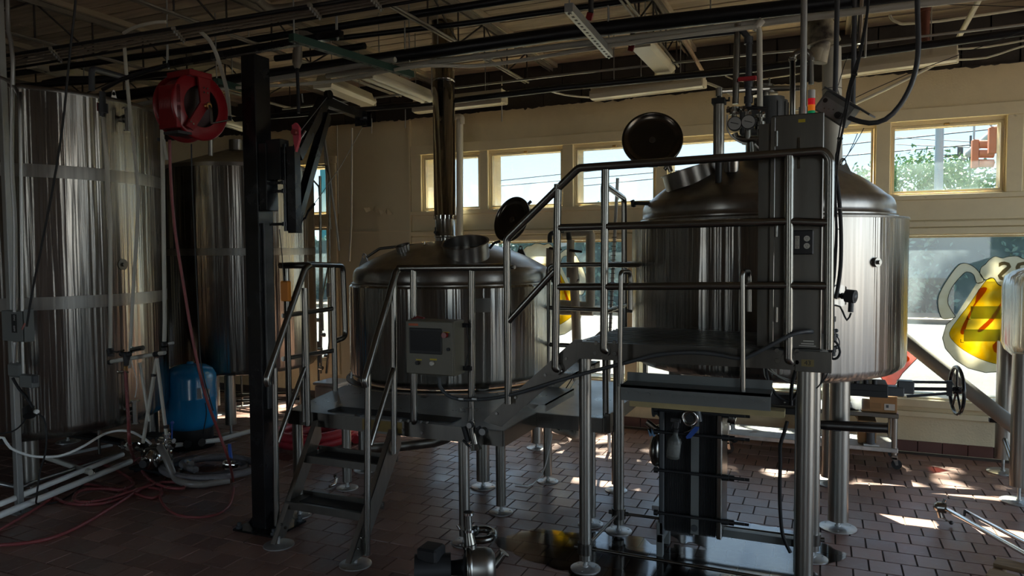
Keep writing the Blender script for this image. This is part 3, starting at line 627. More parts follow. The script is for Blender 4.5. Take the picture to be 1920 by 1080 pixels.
bm.build('floor_beams',M_sheet,A,'stuff')
MB().box((-2.86,3.70,PZ),(-1.98,3.83,PZ+.006)).build('threshold_mat',M_mat,A)
MB().box((-2.56,3.642,.625),(-2.28,3.646,.69)).build('caution_strip',mat('faded_yellow_strip',(.20,.13,.03),.6,noise=.3),A)
RR=.0195
def rail(name,pts,r=RR,root=A,fillet=.06,m=M_ss): return MB().tube(pts,r,12,fillet=fillet,fn=6).build(name,m,root)
def bolts(root,pts,r=.009,d=(0,-1,0)):
    for p in pts: p=Vector(p); MB().cyl(p,p+Vector(d)*.008,r,n=6).build('bolt',M_ss,root)
# left guard of the low platform
rail('top_rail',[(-3.16,3.64,1.62),(-2.93,3.64,1.62)]); 
rail('top_rail',[(-3.14,3.64,1.62),(-3.19,4.0,1.62),P(643,498,X=-3.26),P(648,632,X=-3.26),P(628,640,X=-3.24)])
LG=[P(624,498,X=-3.24)]
rail('guard_post',[(LG[0].x,LG[0].y,1.61),(LG[0].x,LG[0].y,.66)]); rail('guard_post',[(-3.13,3.66,1.62),(-3.13,3.66,.63)])
for y1,y2 in ((592,579),(673,658)): rail('mid_rail',[P(531,y1,Y=3.66),P(622,y2,X=LG[0].x)],.016)
rail('guard_post',[P(572,590,Y=3.63),P(572,790,Y=3.63)],.021)
# front guard with the control box
rail('top_rail',[P(746,503,Y=3.64),P(948,501,Y=3.62)]); rail('rail_stub',[P(946,501,Y=3.62),P(965,501,Y=3.60)],.010)
rail('guard_post',[P(775,504,Y=3.64),P(776,788,Y=3.64),]); rail('guard_post',[P(884,504,Y=3.635),P(884,800,Y=3.635)])
rail('post_foot',[P(776,760,Y=3.64),P(777,789,Y=3.64),P(777,792,Y=3.66)])
bolts(A,[P(x,y,Y=3.643) for x,y in ((752,788),(766,789),(790,791),(802,792),(757,806),(792,811))])
# back guard by the window, gate loop
rail('top_rail',[P(1028,700,Y=5.25),P(1028,497,Y=5.25),(-1.205,5.30,1.60),(-1.205,4.7,1.60)],.019); 
rail('mid_rail',[P(1030,577,Y=5.25),(-1.205,5.30,1.25)],.017); rail('mid_rail',[P(1030,646,Y=5.25),(-1.205,5.30,.97)],.017)
rail('gate_post',[(-1.205,5.3,1.6),(-1.205,5.3,.62)],.019)
rail('gate_post',[P(1136,790,Y=4.22),P(1132,345,Y=4.22),P(1170,372,Y=4.95),P(1171,660,Y=4.95)],.019,fillet=.04)
rail('mid_rail',[P(1136,585,Y=4.22),P(1172,572,Y=4.95)],.016)
MB().box((-1.20,4.19,.60),(-1.165,4.25,.72),bev=.004).build('post_bracket',M_sheet,A)
# ---- steep steps up to it
SA=thing('platform_steps','two-tread steel steps with handrails climbing to the low platform','steps',(-2.6,3.4,0))
def stringer(x,y0,root,inward):
    pts=[(x,y0-.045,.03),(x,y0+.075,.03),(x,3.65+.03,.54),(x,3.65+.02,.655),(x,3.60,.655)]
    MB().prism(pts,(.006*inward,0,0)).build('stringer',M_leg,root)
    MB().prism([(x,y0-.045,.03),(x,y0-.04,.03),(x,3.605,.655),(x,3.60,.655)],(.035*inward,0,0)).build('stringer_flange',M_leg,root)
    c=(x+.01*inward,y0+.015); m=MB(); m.lathe([(0,0),(.088,0),None,(.088,.006),None,(.078,.010),(0,.012)],(c[0],c[1],.001),24); m.cyl((c[0],c[1],.01),(c[0],c[1],.05),.010,n=8); m.build('foot_plate',M_foot,root)
stringer(-2.90,3.25,SA,1); stringer(-2.31,3.20,SA,-1)
for z,y in ((.235,3.335),(.47,3.49)):
    m=MB(); m.box((-2.893,y-.005,z-.04),(-2.317,y+.012,z+.004)); m.box((-2.893,y+.155,z-.02),(-2.317,y+.165,z+.022)); m.box((-2.893,y,z-.004),(-2.317,y+.16,z)); t_=m.build('tread',M_sheet,SA)
    MB().box((-2.82,y+.03,z),(-2.36,y+.135,z+.003)).build('grip_mat',M_mat,t_)
for x0,sx in ((-2.93,-1),(-2.285,1)):
    xr=x0
    if sx<0:
        T=[(-2.93,3.64,1.62),P(572,503,X=xr),P(499,712,X=xr),P(503,722,X=xr)]; rail('handrail',T,root=SA,fillet=.05)
        rail('rail_post',[P(515,690,X=xr),P(519,985,X=xr)],.017,SA); rail('rail_post',[P(571,540,X=xr),P(578,798,X=xr)],.018,SA); rail('mid_rail',[P(571,690,X=xr),P(520,830,X=xr)],.015,SA)
    else:
        rail('handrail',[P(752,503,X=xr),P(743,508,X=xr),P(683,714,X=xr),P(686,724,X=xr)],root=SA,fillet=.04)
        rail('rail_post',[P(690,700,X=xr),P(688,1040,X=xr)],.018,SA); rail('rail_post',[P(738,530,X=xr),P(739,850,X=xr)],.018,SA); rail('mid_rail',[P(738,690,X=xr),P(694,835,X=xr)],.016,SA)
bolts(SA,[(-2.305,3.22,.09),(-2.305,3.25,.14),(-2.305,3.57,.52),(-2.305,3.60,.58),(-2.895+.03,3.26,.13),(-2.895+.03,3.29,.10)],.009,(1,0,0))
# ================================================================ high platform
BZ=1.225
B=thing('work_platform','high steel platform with guard rail before the wide kettle, numbered plate on its corner','platform',(-.55,4.0,0))
poly=[(-1.17,3.60),(.03,3.60),(.03,4.40)]; 
for k in range(9):
    th=math.acos((c2[1]-4.40)/.905); t=-PI/2+th-2*th*k/8; poly.append((c2[0]+.905*math.cos(t),c2[1]+.905*math.sin(t)))
poly.append((-1.12,4.40))
MB().prism([(x,y,BZ) for x,y in poly],(0,0,-.006)).build('deck',M_grating,B)
for k in range(11): y=3.64+k*.065; MB().box((-1.14,y,BZ),(-.24 if y>3.66 else .0,y+.018,BZ+.004)).build('anti_slip_rib',M_sheet,B)
for a,b in (((-1.17,3.595),(.03,3.595)),((-1.175,3.60),(-1.125,4.40)),((.035,3.60),(.035,4.40)),((-1.12,4.385),(-.7,4.395))): fascia(a,b,BZ,root=B)
MB().box((-1.175,3.583,BZ-.088),(-1.04,3.588,BZ),bev=.001).build('corner_plate',M_sheet,B)
MB().box((-.115,3.580,BZ-.094),(.04,3.588,BZ+.002),bev=.001).build('corner_plate',M_sheet,B)
plt=MB().box((-.088,3.578,BZ-.068),(-.034,3.580,BZ-.036)).build('number_plate',mat('aged_brass_label',(.20,.15,.05),.5),B)
def text(s,loc,size,nrm,up,m,name,root=None,depth=.0006,align='CENTER',mirror=False,bold=False):
    cu=bpy.data.curves.new(name,'FONT'); cu.body=s; cu.size=size; cu.extrude=depth; cu.align_x=align; cu.align_y='CENTER'; cu.resolution_u=2
    if bold: cu.offset=size*.02
    o=bpy.data.objects.new('tmp_text',cu); col.objects.link(o); dg=bpy.context.evaluated_depsgraph_get(); dg.update()
    me=bpy.data.meshes.new_from_object(o.evaluated_get(dg)); bpy.data.objects.remove(o); bpy.data.curves.remove(cu)
    n=Vector(nrm).normalized(); u=Vector(up); x=u.cross(n).normalized(); u=n.cross(x)
    if mirror: x=-x
    mt=Matrix((x,u,n)).transposed().to_4x4(); mt.translation=Vector(loc); me.transform(mt)
    me.materials.clear(); me.materials.append(m); q=root; off=Vector((0,0,0))
    while q: off+=q.location; q=q.parent
    me.transform(Matrix.Translation(-off)); ob=bpy.data.objects.new(name,me); col.objects.link(ob); ob.parent=root; return ob
text('43',(-.061,3.5775,BZ-.052),.030,(0,-1,0),(0,0,1),M_blackm,'numerals',plt)
for x,y,r in ((-1.148,3.64,.0325),(-1.118,4.21,.0325),(-.068,3.62,.040),(-.036,4.23,.0325)): footleg(x,y,BZ-.09,r,B,.08)
MB().beam((-1.15,3.65,1.18),(-1.12,4.3,1.18),.05,.07).build('floor_beam',M_sheet,B); MB().beam((-1.12,4.2,1.18),(0,4.2,1.18),.05,.07).build('floor_beam',M_sheet,B)
for p in ((-1.148,3.64),(-1.118,4.21),(-.068,3.62),(-.036,4.23)):
    m=MB(); m.cyl((*p,.085),(*p,.145),.042,n=20); m.cyl((p[0]-.06,p[1],.115),(p[0]+.06,p[1],.115),.013,n=8); m.build('leg_clamp',M_sheet,B)
rail('brace_rod',[(-1.148,3.64,.115),(-.07,3.62,.115)],.009,B); rail('brace_rod',[(-1.118,4.21,.115),(-.036,4.23,.115)],.009,B); rail('brace_rod',[(-1.148,3.64,.115),(-1.118,4.21,.115)],.009,B)
YB=3.585
rail('top_rail',[P(953,757,Y=YB),P(950,448,Y=YB),P(1085,315,Y=YB),P(1545,283,Y=YB),P(1556,300,Y=YB),P(1553,655,Y=YB)],.0205,B,fillet=.05)
def bpost(x0,y0,x1,y1,hook=True):
    a,b=P(x0,y0,Y=YB),P(x1,y1,Y=YB); pts=[a,b]+([b+Vector((.02,.0,-.02))+Vector((0,.02,0))] if hook else []); rail('guard_post',pts,.0205,B,fillet=.015); MB().cyl(b+Vector((.0,-.004,-.004)),b+Vector((0,.02,-.004)),.034,n=18).build('post_boss',M_sheet,B)
bpost(1046,345,1041,690); bpost(1135,318,1132,655); bpost(1480,292,1478,674)
rail('mid_rail',[P(1046,427,Y=YB),P(1476,415,Y=YB),P(1552,418,Y=YB)],.019,B,fillet=.02); rail('mid_rail',[P(1043,538,Y=YB),P(1476,535,Y=YB),P(1550,536,Y=YB)],.019,B,fillet=.02)
rail('knee_rail',[P(1040,508,Y=YB),P(953,603,Y=YB)],.018,B)
rail('knee_rail',[P(1136,497,Y=4.22),P(1195,497,Y=4.75)],.016,B)
bolts(B,[P(x,y,Y=3.588) for x,y in ((1118,643),(1152,642),(1116,662),(1153,663),(1457,657),(1494,658),(1457,676),(1494,679))],.011)
# steps between the platforms
SB=thing('platform_steps','short steel flight rising from the low platform to the high one','steps',(-1.45,3.9,PZ))
for y in (3.605,4.10):
    top=[P(905,790,Y=3.605),P(1077,637,Y=3.605),P(1090,637,Y=3.605),P(1097,664,Y=3.605),P(940,800,Y=3.605)]
    MB().prism([(q.x,y,q.z+.0) for q in top],(0,.012,0)).build('stringer',M_sheet,SB)
for x0,z in ((-1.56,.875),(-1.40,1.05)):
    m=MB(); m.box((x0,3.62,z-.006),(x0+.20,4.095,z)); m.box((x0,3.62,z-.04),(x0+.008,4.095,z)); m.box((x0+.192,3.62,z-.04),(x0+.2,4.095,z)); m.build('tread',M_diamond,SB)
bolts(SB,[P(x,y,Y=3.605) for x,y in ((1023,703),(1038,722),(1062,672),(1086,655),(932,775),(967,745))],.008)
# removable step hooked on the guard
HS=thing('hook_on_step','grey steel step tray hanging by two hooked tubes from the high guard rail','step',tuple(P(1300,735,Y=3.52)))
m=MB(); a=P(1164,722,Y=3.50); b=P(1445,742,Y=3.50)
zt_=a.z
m=MB(); m.box((a.x,3.50,zt_-.075),(b.x,3.51,zt_+.002)); m.box((a.x,3.50,zt_-.01),(b.x,3.64,zt_+.002)); m.box((a.x,3.63,zt_-.01),(b.x,3.64,zt_+.045)); m.build('tray',M_greybox,HS)
for k in range(13): x=a.x+.03+k*(b.x-a.x-.06)/12; MB().cyl((x,3.50,zt_-.035),(x,3.492,zt_-.035),.009,n=8).build('rivet',M_greybox,HS)
MB().box((a.x+.04,3.515,zt_-.105),(b.x+.06,3.60,zt_-.076)).build('timber_lip',M_board,HS)
for x in (1168,1395):
    q0=P(x-6 if x<1300 else x-2,724 if x<1300 else 734,Y=3.53); q1=P(x-4 if x<1300 else x-3,527,Y=3.53); rail('hook_tube',[q0,(q1.x,3.53,q1.z),(q1.x,3.53,q1.z+.045),(q1.x+.02,3.64,q1.z+.045),(q1.x+.022,3.64,q1.z-.15)],.0125,HS,fillet=.035)
# ================================================================ equipment on and round the high platform
# --- tall stainless cabinet
CX0,CX1,CY0,CY1,CZ0,CZ1=-.232,-.005,3.66,4.02,BZ+.002,2.325
CB=thing('control_cabinet','tall stainless control cabinet with outlets, standing on the high platform corner','cabinet',(-.12,3.84,CZ0))
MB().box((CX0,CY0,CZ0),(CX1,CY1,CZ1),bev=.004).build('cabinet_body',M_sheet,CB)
MB().box((CX0-.004,CY0-.006,CZ0+.02),(CX0+.016,CY0,CZ1-.01),bev=.001).build('door_edge',M_ss,CB)
MB().box((CX0-.060,CY0+.03,CZ0),(CX0-.003,CY0+.30,CZ1-.03)).build('side_door',M_sheet,CB)
for y in (260,430,590): 
    q=P(1456,y,Y=CY0-.008); MB().cyl(q+Vector((0,0,-.035)),q+Vector((0,0,.035)),.007,n=8).build('hinge',M_ss,CB)
# thin polished bar upright on the cabinet face
q=P(1498,258,Y=CY0-.012); q2=P(1498,316,Y=CY0-.012); MB().beam(q,q2,.010,.010).build('face_bar',M_chrome,CB)
q0=P(1483,432,Y=CY0); q1=P(1525,477,Y=CY0); og=MB().box((q0.x,CY0-.02,q1.z),(q1.x,CY0,q0.z),bev=.004).build('outlet_box',M_blackm,CB)
def duplex(cx,cz,root,rect):
    if rect: m=MB().box((cx-.010,CY0-.024,cz-.030),(cx+.010,CY0-.0195,cz+.030),bev=.001).build('receptacle',M_ivory,root)
    else:
        m=MB()
        for s_ in (-.017,.017): m.cyl((cx,CY0-.024,cz+s_),(cx,CY0-.0195,cz+s_),.0135,n=20)
        m=m.build('receptacle',M_ivory,root)
    for s_ in (-.017,.017):
        k=MB(); k.box((cx-.005,CY0-.0246,cz+s_),(cx-.0035,CY0-.0238,cz+s_+.006)); k.box((cx+.0035,CY0-.0246,cz+s_),(cx+.005,CY0-.0238,cz+s_+.006)); k.cyl((cx,CY0-.0246,cz+s_-.006),(cx,CY0-.0238,cz+s_-.006),.002,n=6); k.build('slot',M_blackm,root,'stuff')
cxm=(q0.x+q1.x)/2; czm=(q0.z+q1.z)/2
duplex(cxm-.021,czm,CB,True); duplex(cxm+.021,czm,CB,False)
# maker's and warning strips near the foot, tag at the top
for i,(x0,x1,y) in enumerate(((1506,1526,638),(1502,1526,643),(1498,1530,647))):
    a,b=P(x0,y,Y=CY0),P(x1,y+3,Y=CY0); MB().box((a.x,CY0-.002,b.z),(b.x,CY0,a.z)).build('label_strip',M_label if i else M_ivory,CB)
a,b=P(1497,224,Y=CY0),P(1510,229,Y=CY0); MB().box((a.x,CY0-.003,b.z),(b.x,CY0,a.z)).build('yellow_tag',M_yel,CB)
# flexible conduit from its face, sagging along the platform to the box on the low rail
fc=thing('flexible_conduit','dark flexible conduit looping from the tall cabinet to the touch-screen box','conduit',(-1.2,3.55,1.2))
m=MB(); m.tube([P(x,y,Y=Y) for x,y,Y in ((1522,622,CY0),(1508,622,3.60),(1480,629,3.56),(1440,650,3.55),(1405,668,3.55),(1385,672,3.55),(1340,664,3.55),(1290,661,3.55),(1230,666,3.55),(1170,681,3.55),(1100,699,3.55),(1040,716,3.55),(985,733,3.57),(940,744,3.58),(900,749,3.6),(860,748,3.6),(838,740,3.6),(825,725,3.6),(823,708,3.6))],.0105,8,smooth=True); m.build('conduit_run',M_conduit if False else M_motor,fc)
for x,y in ((866,748),(891,748)): q=P(x,y,Y=3.60); MB().cyl(q+Vector((-.015,0,0)),q+Vector((.015,0,0)),.015,n=10).build('coupling',M_conduit,fc)
# conduits rising from the cabinet roof
def vpipe(name,label,x,y0,y1,Y,r,m,cat='pipe',xt=None,n=14):
    a=P(x,y0,Y=Y); b=P(x if xt is None else xt,y1,Y=Y); b.x=a.x+(b.x-a.x if xt is not None else 0); mb=MB().cyl(a,b,r,n=n); return one(mb,name,m,label,cat)
t=thing('rising_conduit','thick galvanized conduit rising from the cabinet top to the roof','conduit',tuple(P(1506,222,Y=3.85)))
m=MB(); a=P(1506,220,Y=3.85); m.cyl(a,(a.x-.005,3.85,3.5),.0155,n=14); m.build('tube',M_conduit,t); MB().cyl(a,a+Vector((0,0,.05)),.021,n=8).build('connector',M_conduit,t)
t=thing('crooked_pipe','polished pipe crooked over like a cane beside the thick conduit','pipe',tuple(P(1486,222,Y=3.95)))
a=P(1486,222,Y=3.98); b=P(1486,112,Y=3.98); c=P(1520,112,Y=3.98); d=P(1521,158,Y=3.98)
r_=(c.x-b.x)/2; pts=[a,b]+[Vector((b.x+r_-r_*math.cos(k/8*PI),3.98,b.z+r_*math.sin(k/8*PI))) for k in range(9)]+[c,d]
MB().tube(pts,.0135,12).build('tube',M_ss,t)
for q in (b,c): MB().cyl(q+Vector((0,0,-.008)),q+Vector((0,0,.008)),.019,n=12).build('weld_ferrule',M_ss,t)
bt=thing('beacon_light','stack beacon with white, red, amber and green sections on the cabinet top','lamp',tuple(P(1521,220,Y=3.78)))
for y0,y1,mm,nm in ((169,185,M_white,'sounder'),(185,197,M_lr,'red_section'),(197,208,M_la,'amber_section'),(208,219,M_lg,'green_section')):
    a,b=P(1521.5,y1,Y=3.78),P(1521.5,y0,Y=3.78); MB().cyl((a.x,3.78,a.z+.001),(a.x,3.78,b.z),.0165,n=18).build(nm,mm,bt)
MB().cyl((a.x,3.78,CZ1),(a.x,3.78,P(1521,219,Y=3.78).z+.001),.018,n=12).build('base',M_blackm,bt)
# grey tilted lamp housing
fb=thing('lamp_housing','tilted grey box with a round knob hanging beside the beacon on white duct','box',tuple(P(1572,205,Y=3.9)))
mt=Matrix.Translation(P(1568,206,Y=3.9))@Matrix.Rotation(R(-18),4,'Z')@Matrix.Rotation(R(38),4,'Y')
MB().box((-.082,-.045,-.050),(.082,.045,.055),mt,bev=.004).build('housing',M_greybox,fb)
MB().box((-.07,-.049,-.042),(.07,-.044,.030),mt,bev=.001).build('face_plate',mat('light_grey_plate',(.26,.27,.27),.45),fb)
MB().box((-.10,-.05,.056),(.16,.05,.064),mt).build('visor',M_motor,fb)
m=MB(); m.cyl(mt@Vector((.048,-.049,-.012)),mt@Vector((.048,-.078,-.012)),.016,n=16); m.build('knob',M_blackm,fb)
m=MB(); m.cyl(mt@Vector((-.055,-.0495,.012)),mt@Vector((-.055,-.0515,.012)),.011,n=14); m.build('keyhole_ring',M_blackm,fb)
for k in range(5): q=mt@Vector((-.035+.02*k,-.0495,-.02+.008*(k%3))); MB().cyl(q,q+Vector((0,-.002,0)),.0028,n=6).build('screw',M_chrome,fb)
# thick cable arc from it to the roof
t=thing('thick_cable','thick grey cable sagging in an arc from the lamp housing to the roof','cable',tuple(P(1600,225,Y=3.8)))
MB().tube([P(x,y,Y=Y) for x,y,Y in ((1582,216,3.88),(1600,224,3.85),(1630,231,3.82),(1660,224,3.8),(1687,198,3.8),(1708,160,3.8),(1719,120,3.8),(1722,80,3.8),(1721,40,3.8),(1720,5,3.8),(1720,-25,3.8))],.0118,10,smooth=True).build('cable_run',M_pvcd,t)
# bundle of thin black cables hanging down to the cabinet side
t=thing('cable_bundle','bundle of thin black cables hanging from the roof beside the cabinet','cable',tuple(P(1570,300,Y=3.75)))
rb=random.Random(5)
for k in range(7):
    o=lambda s_: rb.uniform(-s_,s_)
    MB().tube([P(1630+o(2),-20,Y=3.72),P(1627+o(2),20,Y=3.72),P(1618+o(3),75,Y=3.72),P(1604+o(4),130,Y=3.72),P(1592+o(4),175,Y=3.7),P(1580+o(4),235,Y=3.68),P(1570+o(3),290,Y=3.68),P(1566+o(3),340,Y=3.68),P(1564+o(6),430,Y=3.68),P(1562+o(5),520,Y=3.68),P(1560+o(3),560,Y=3.68)],.0035,6,smooth=True,step=.06).build('cable',M_rubber,t)
for x,y in ((1602,140),(1575,260)): q=P(x,y,Y=3.71); MB().cyl(q+Vector((-.012,-.006,.002)),q+Vector((.012,-.006,-.002)),.006,n=6).build('cable_tie',M_blackm,t)
t=thing('drop_cable','fat black cable strapped along the outer side of the cabinet','cable',tuple(P(1572,500,Y=3.75)))
MB().tube([P(x,y,Y=3.74) for x,y in ((1568,330),(1574,380),(1577,440),(1576,500),(1570,545),(1566,560))],.009,8,smooth=True).build('cable_run',M_rubber,t)
for x,y,w_ in ((1576,380,8),(1578,391,7),(1576,430,8),(1563,524,8)): a,b=P(x-w_,y-1,Y=3.72),P(x+2,y+1,Y=3.72); MB().cyl(a,b,.002,n=5).build('cable_tie',M_white if y==391 else M_blackm,t)
# valve train on the cabinet side
t=thing('valve_train','dark train of small valves and hose on the outer edge of the cabinet','valve',tuple(P(1560,640,Y=3.70)))
m=MB(); m.tube([P(x,y,Y=3.68) for x,y in ((1560,560),(1561,600),(1560,640),(1559,668))],.010,8)
for y,r,h in ((598,.017,.012),(622,.017,.010),(632,.02,.014),(655,.018,.012),(664,.015,.008)): q=P(1560,y,Y=3.68); m.cyl(q-Vector((0,0,h)),q+Vector((0,0,h)),r,n=12)
m.build('manifold',M_blackm,t)
m=MB()
for y in (620,629,651): m.cyl(P(1560,y,Y=3.68),P(1568,y,Y=3.68),.007,n=8); m.ball(P(1568,y,Y=3.68),.010,8)
m.build('port',M_motor,t)
MB().tube([P(x,y,Y=3.68) for x,y in ((1559,668),(1562,673),(1570,671),(1575,660),(1570,645),(1562,636))],.006,6,smooth=True).build('hose',M_rubber,t)
MB().tube([P(x,y,Y=3.68) for x,y in ((1570,632),(1574,640),(1573,652))],.0025,5,smooth=True).build('bail',M_blackm,t)
# loose wires and hoses hanging under the corner
t=thing('hanging_hoses','black hoses and grey wires looping under the high platform corner','cable',tuple(P(1490,720,Y=3.75)))
for pts,r,mm in ((((1512,690),(1500,720),(1490,745),(1475,752),(1455,740),(1440,712),(1437,690)),.007,M_rubber),(((1494,690),(1485,720),(1483,760)),.009,M_rubber),(((1430,684),(1450,700),(1480,712),(1512,714)),.0035,M_pvcg),(((1440,684),(1460,706),(1500,722),(1525,716)),.0035,M_pvcg),(((1503,700),(1500,735),(1470,755)),.0035,M_pvcg),(((1432,684),(1434,705),(1443,718)),.003,M_pvcg),(((1548,688),(1538,720),(1530,728)),.003,M_rubber),(((1553,688),(1550,705),(1532,727)),.003,M_rubber)):
    MB().tube([P(x,y,Y=3.75) for x,y in pts],r,8,smooth=True).build('loop',mm,t)
# ---------------- top of the wide kettle: agitator, air cylinder, gauges
t=thing('air_cylinder','upright stainless cylinder with black end cap standing on the wide kettle','cylinder',tuple(P(1348,290,Y=4.6)))
a=P(1348,291,Y=4.62); b=P(1348,196,Y=4.62); a.x=b.x; z_=dz2(a.x,a.y)
MB().cyl((a.x,a.y,a.z),(a.x,a.y,b.z),.033,n=20).build('barrel',M_leg,t)
MB().box((a.x-.04,a.y-.04,b.z),(a.x+.04,a.y+.04,b.z+.035),bev=.003).build('end_cap',M_blackm,t); m=MB(); m.box((a.x-.038,a.y-.038,a.z-.03),(a.x+.038,a.y+.038,a.z),bev=.003); m.cyl((a.x,a.y,b.z+.03),(a.x,a.y,b.z+.07),.012); m.cyl((a.x,a.y,z_-.01),(a.x,a.y,a.z-.03),.02); m.build('end_cap',M_blackm,t)
m=MB(); q=Vector((a.x,a.y,b.z+.08)); e=P(1440,166,Y=4.9); m.tube([q+Vector((-.01,0,0)),q.lerp(e,.5),e],.016,8); m.cyl(q+Vector((0,0,-.03)),q+Vector((0,0,.02)),.02); m.build('linkage_bar',M_leg,t)
m=MB(); m.tube([Vector((a.x+.04,a.y,b.z+.02)),Vector((a.x+.06,a.y,b.z+.02)),Vector((a.x+.06,a.y,b.z+.04))],.006,6); m.build('air_fitting',M_blackm,t)
t=thing('agitator_drive','grey agitator motor and gearbox on a stainless neck above the wide kettle','motor',tuple(P(1430,300,Y=5.0)))
ax=P(1432,300,Y=5.05); AX,AY=ax.x,ax.y
zz=lambda y:P(1432,y,Y=5.05).z
m=MB(); m.cyl((AX-.03,AY,2.25),(AX-.03,AY,zz(262)),.085,n=28); m.cyl((AX-.03,AY,zz(268)),(AX-.03,AY,zz(262)),.11,n=28); m.build('neck',M_ss,t)
m=MB(); m.box((AX-.145,AY-.10,zz(256)),(AX+.07,AY+.1,zz(200)),bev=.015); m.build('gearbox',M_motor,t)
m=MB(); m.cyl((AX+.04,AY,zz(245)),(AX+.04,AY,zz(192)),.105,n=28); m.cyl((AX+.03,AY,zz(192)),(AX+.03,AY,zz(185)),.095,n=28); 
for k in range(12): a_=k*PI/6; m.beam((AX+.04+.105*math.cos(a_),AY+.105*math.sin(a_),zz(243)),(AX+.04+.105*math.cos(a_),AY+.105*math.sin(a_),zz(196)),.012,.012,(math.cos(a_),math.sin(a_),0))
m.build('motor_body',M_motor,t)
m=MB(); m.cyl((AX,AY,zz(185)),(AX,AY,zz(158)),.035,n=16); m.cyl((AX,AY,zz(178)),(AX,AY,zz(174)),.085,n=20); m.cyl((AX,AY,zz(164)),(AX,AY,zz(160)),.06,n=16)
for s_ in (-.03,.03): m.cyl((AX+s_,AY,zz(160)),(AX+s_,AY,zz(148)),.007,n=8)
m.build('shaft_top',M_ss,t)
MB().tube([P(1404,176,Y=5.0),P(1440,166,Y=5.0),P(1500,165,Y=5.0)],.018,8).build('torque_arm',M_leg,t)
# manifold with two gauges
t=thing('gauge_manifold','valve manifold with two round dial gauges before the agitator motor','valve',tuple(P(1400,240,Y=4.6)))
m=MB(); YM=4.55
m.tube([P(1378,250,Y=YM),P(1380,258,Y=YM),P(1392,261,Y=YM),P(1440,261,Y=YM)],.018,10,fillet=.03); m.tube([P(1402,261,Y=YM),P(1402,205,Y=YM)],.02,10); m.tube([P(1425,261,Y=YM),P(1425,215,Y=YM)],.017,10); m.tube([P(1376,240,Y=YM),P(1377,200,Y=YM)],.016,10)
for x,y in ((1377,205),(1377,212),(1401,205),(1425,218),(1425,232),(1425,240)): q=P(x,y,Y=YM); m.cyl(q+Vector((0,0,-.010)),q+Vector((0,0,.010)),.03,n=16)
m.tube([P(1362,208,Y=YM),P(1388,203,Y=YM)],.012,8); m.build('pipework',M_ss,t)
for k in range(9): 
    q=P(1366+k*8.3,203+(k%3)*5,Y=YM-.03); MB().cyl(q,q+Vector((0,-.02,0)),.009,n=8).build('clamp_nut',M_chrome,t)
for x,y in ((1377.5,231.5),(1403,228.5)):
    q=P(x,y,Y=YM-.05); g_=MB(); g_.cyl(q,q+Vector((0,.035,0)),.042,n=28); g_=g_.build('gauge',M_blackm,t); MB().cyl(q+Vector((0,-.001,0)),q+Vector((0,-.004,0)),.037,n=28).build('dial',mat('dial_face',(.36,.36,.35),.35) if x<1390 else bpy.data.materials['dial_face'],g_)
    MB().beam(q+Vector((-.022,-.006,.008)),q+Vector((.022,-.006,-.006)),.004,.003).build('needle',M_blackm,g_)
m=MB(); m.tube([P(1398,204,Y=YM-.04),P(1415,202,Y=YM-.05),P(1438,204,Y=YM-.04)],.010,8); m.build('lever_handle',M_blackm,t)
m=MB(); m.tube([P(x,y,Y=YM-.02) for x,y in ((1364,215),(1363,240),(1372,256),(1388,267),(1400,269))],.005,6,smooth=True); m.tube([P(x,y,Y=YM-.02) for x,y in ((1415,270),(1425,280),(1440,288))],.006,6,smooth=True); m.build('air_tube',M_tubew,t)
MB().cyl(P(1409,262,Y=YM),P(1411,300,Y=YM),.009,n=8).build('drain_tube',M_ss,t)
# supply drops to the manifold
def drop(name,label,pts,Y,r,m,extra=None,fillet=.03):
    t=thing(name,label,'pipe',tuple(P(*pts[0],Y=Y))); MB().tube([P(x,y,Y=Y) for x,y in pts],r,14,fillet=fillet).build('pipe_run',m,t); return t
drop('supply_pipe','stainless supply pipe dropping to the gauge manifold, first of three',[(1383,45),(1379,195)],YM,.019,M_ss)
t=drop('supply_pipe','dark grey plastic supply pipe with a red valve handle, middle of three',[(1180,80),(1392,57),(1405,74),(1403,205)],YM,.0185,M_pvcd,fillet=.04)
q=P(1403,150,Y=YM); MB().box(q+Vector((-.055,-.05,-.012)),q+Vector((.05,-.02,.012)),bev=.004).build('valve_handle',mat('red_valve_handle',(.42,.02,.03),.4),t); m=MB()
for y in (76,158,187): q=P(1403.5,y,Y=YM); MB().cyl(q+Vector((0,0,-.02)),q+Vector((0,0,.02)),.026,n=14).build('coupling',M_pvcd,t)
m.cyl(P(1403.5,145,Y=YM),P(1403.5,156,Y=YM),.028,n=14); m.build('coupling',M_pvcd,t)
t=drop('supply_pipe','cream plastic supply pipe dropping to the manifold, last of three',[(1421,48),(1424,62),(1425,200)],YM,.0165,M_pvcw)
q=P(1423,48,Y=YM); MB().cyl(q+Vector((-.03,0,-.02)),q+Vector((.02,0,.03)),.022,n=12).build('elbow',M_pvcw,t)
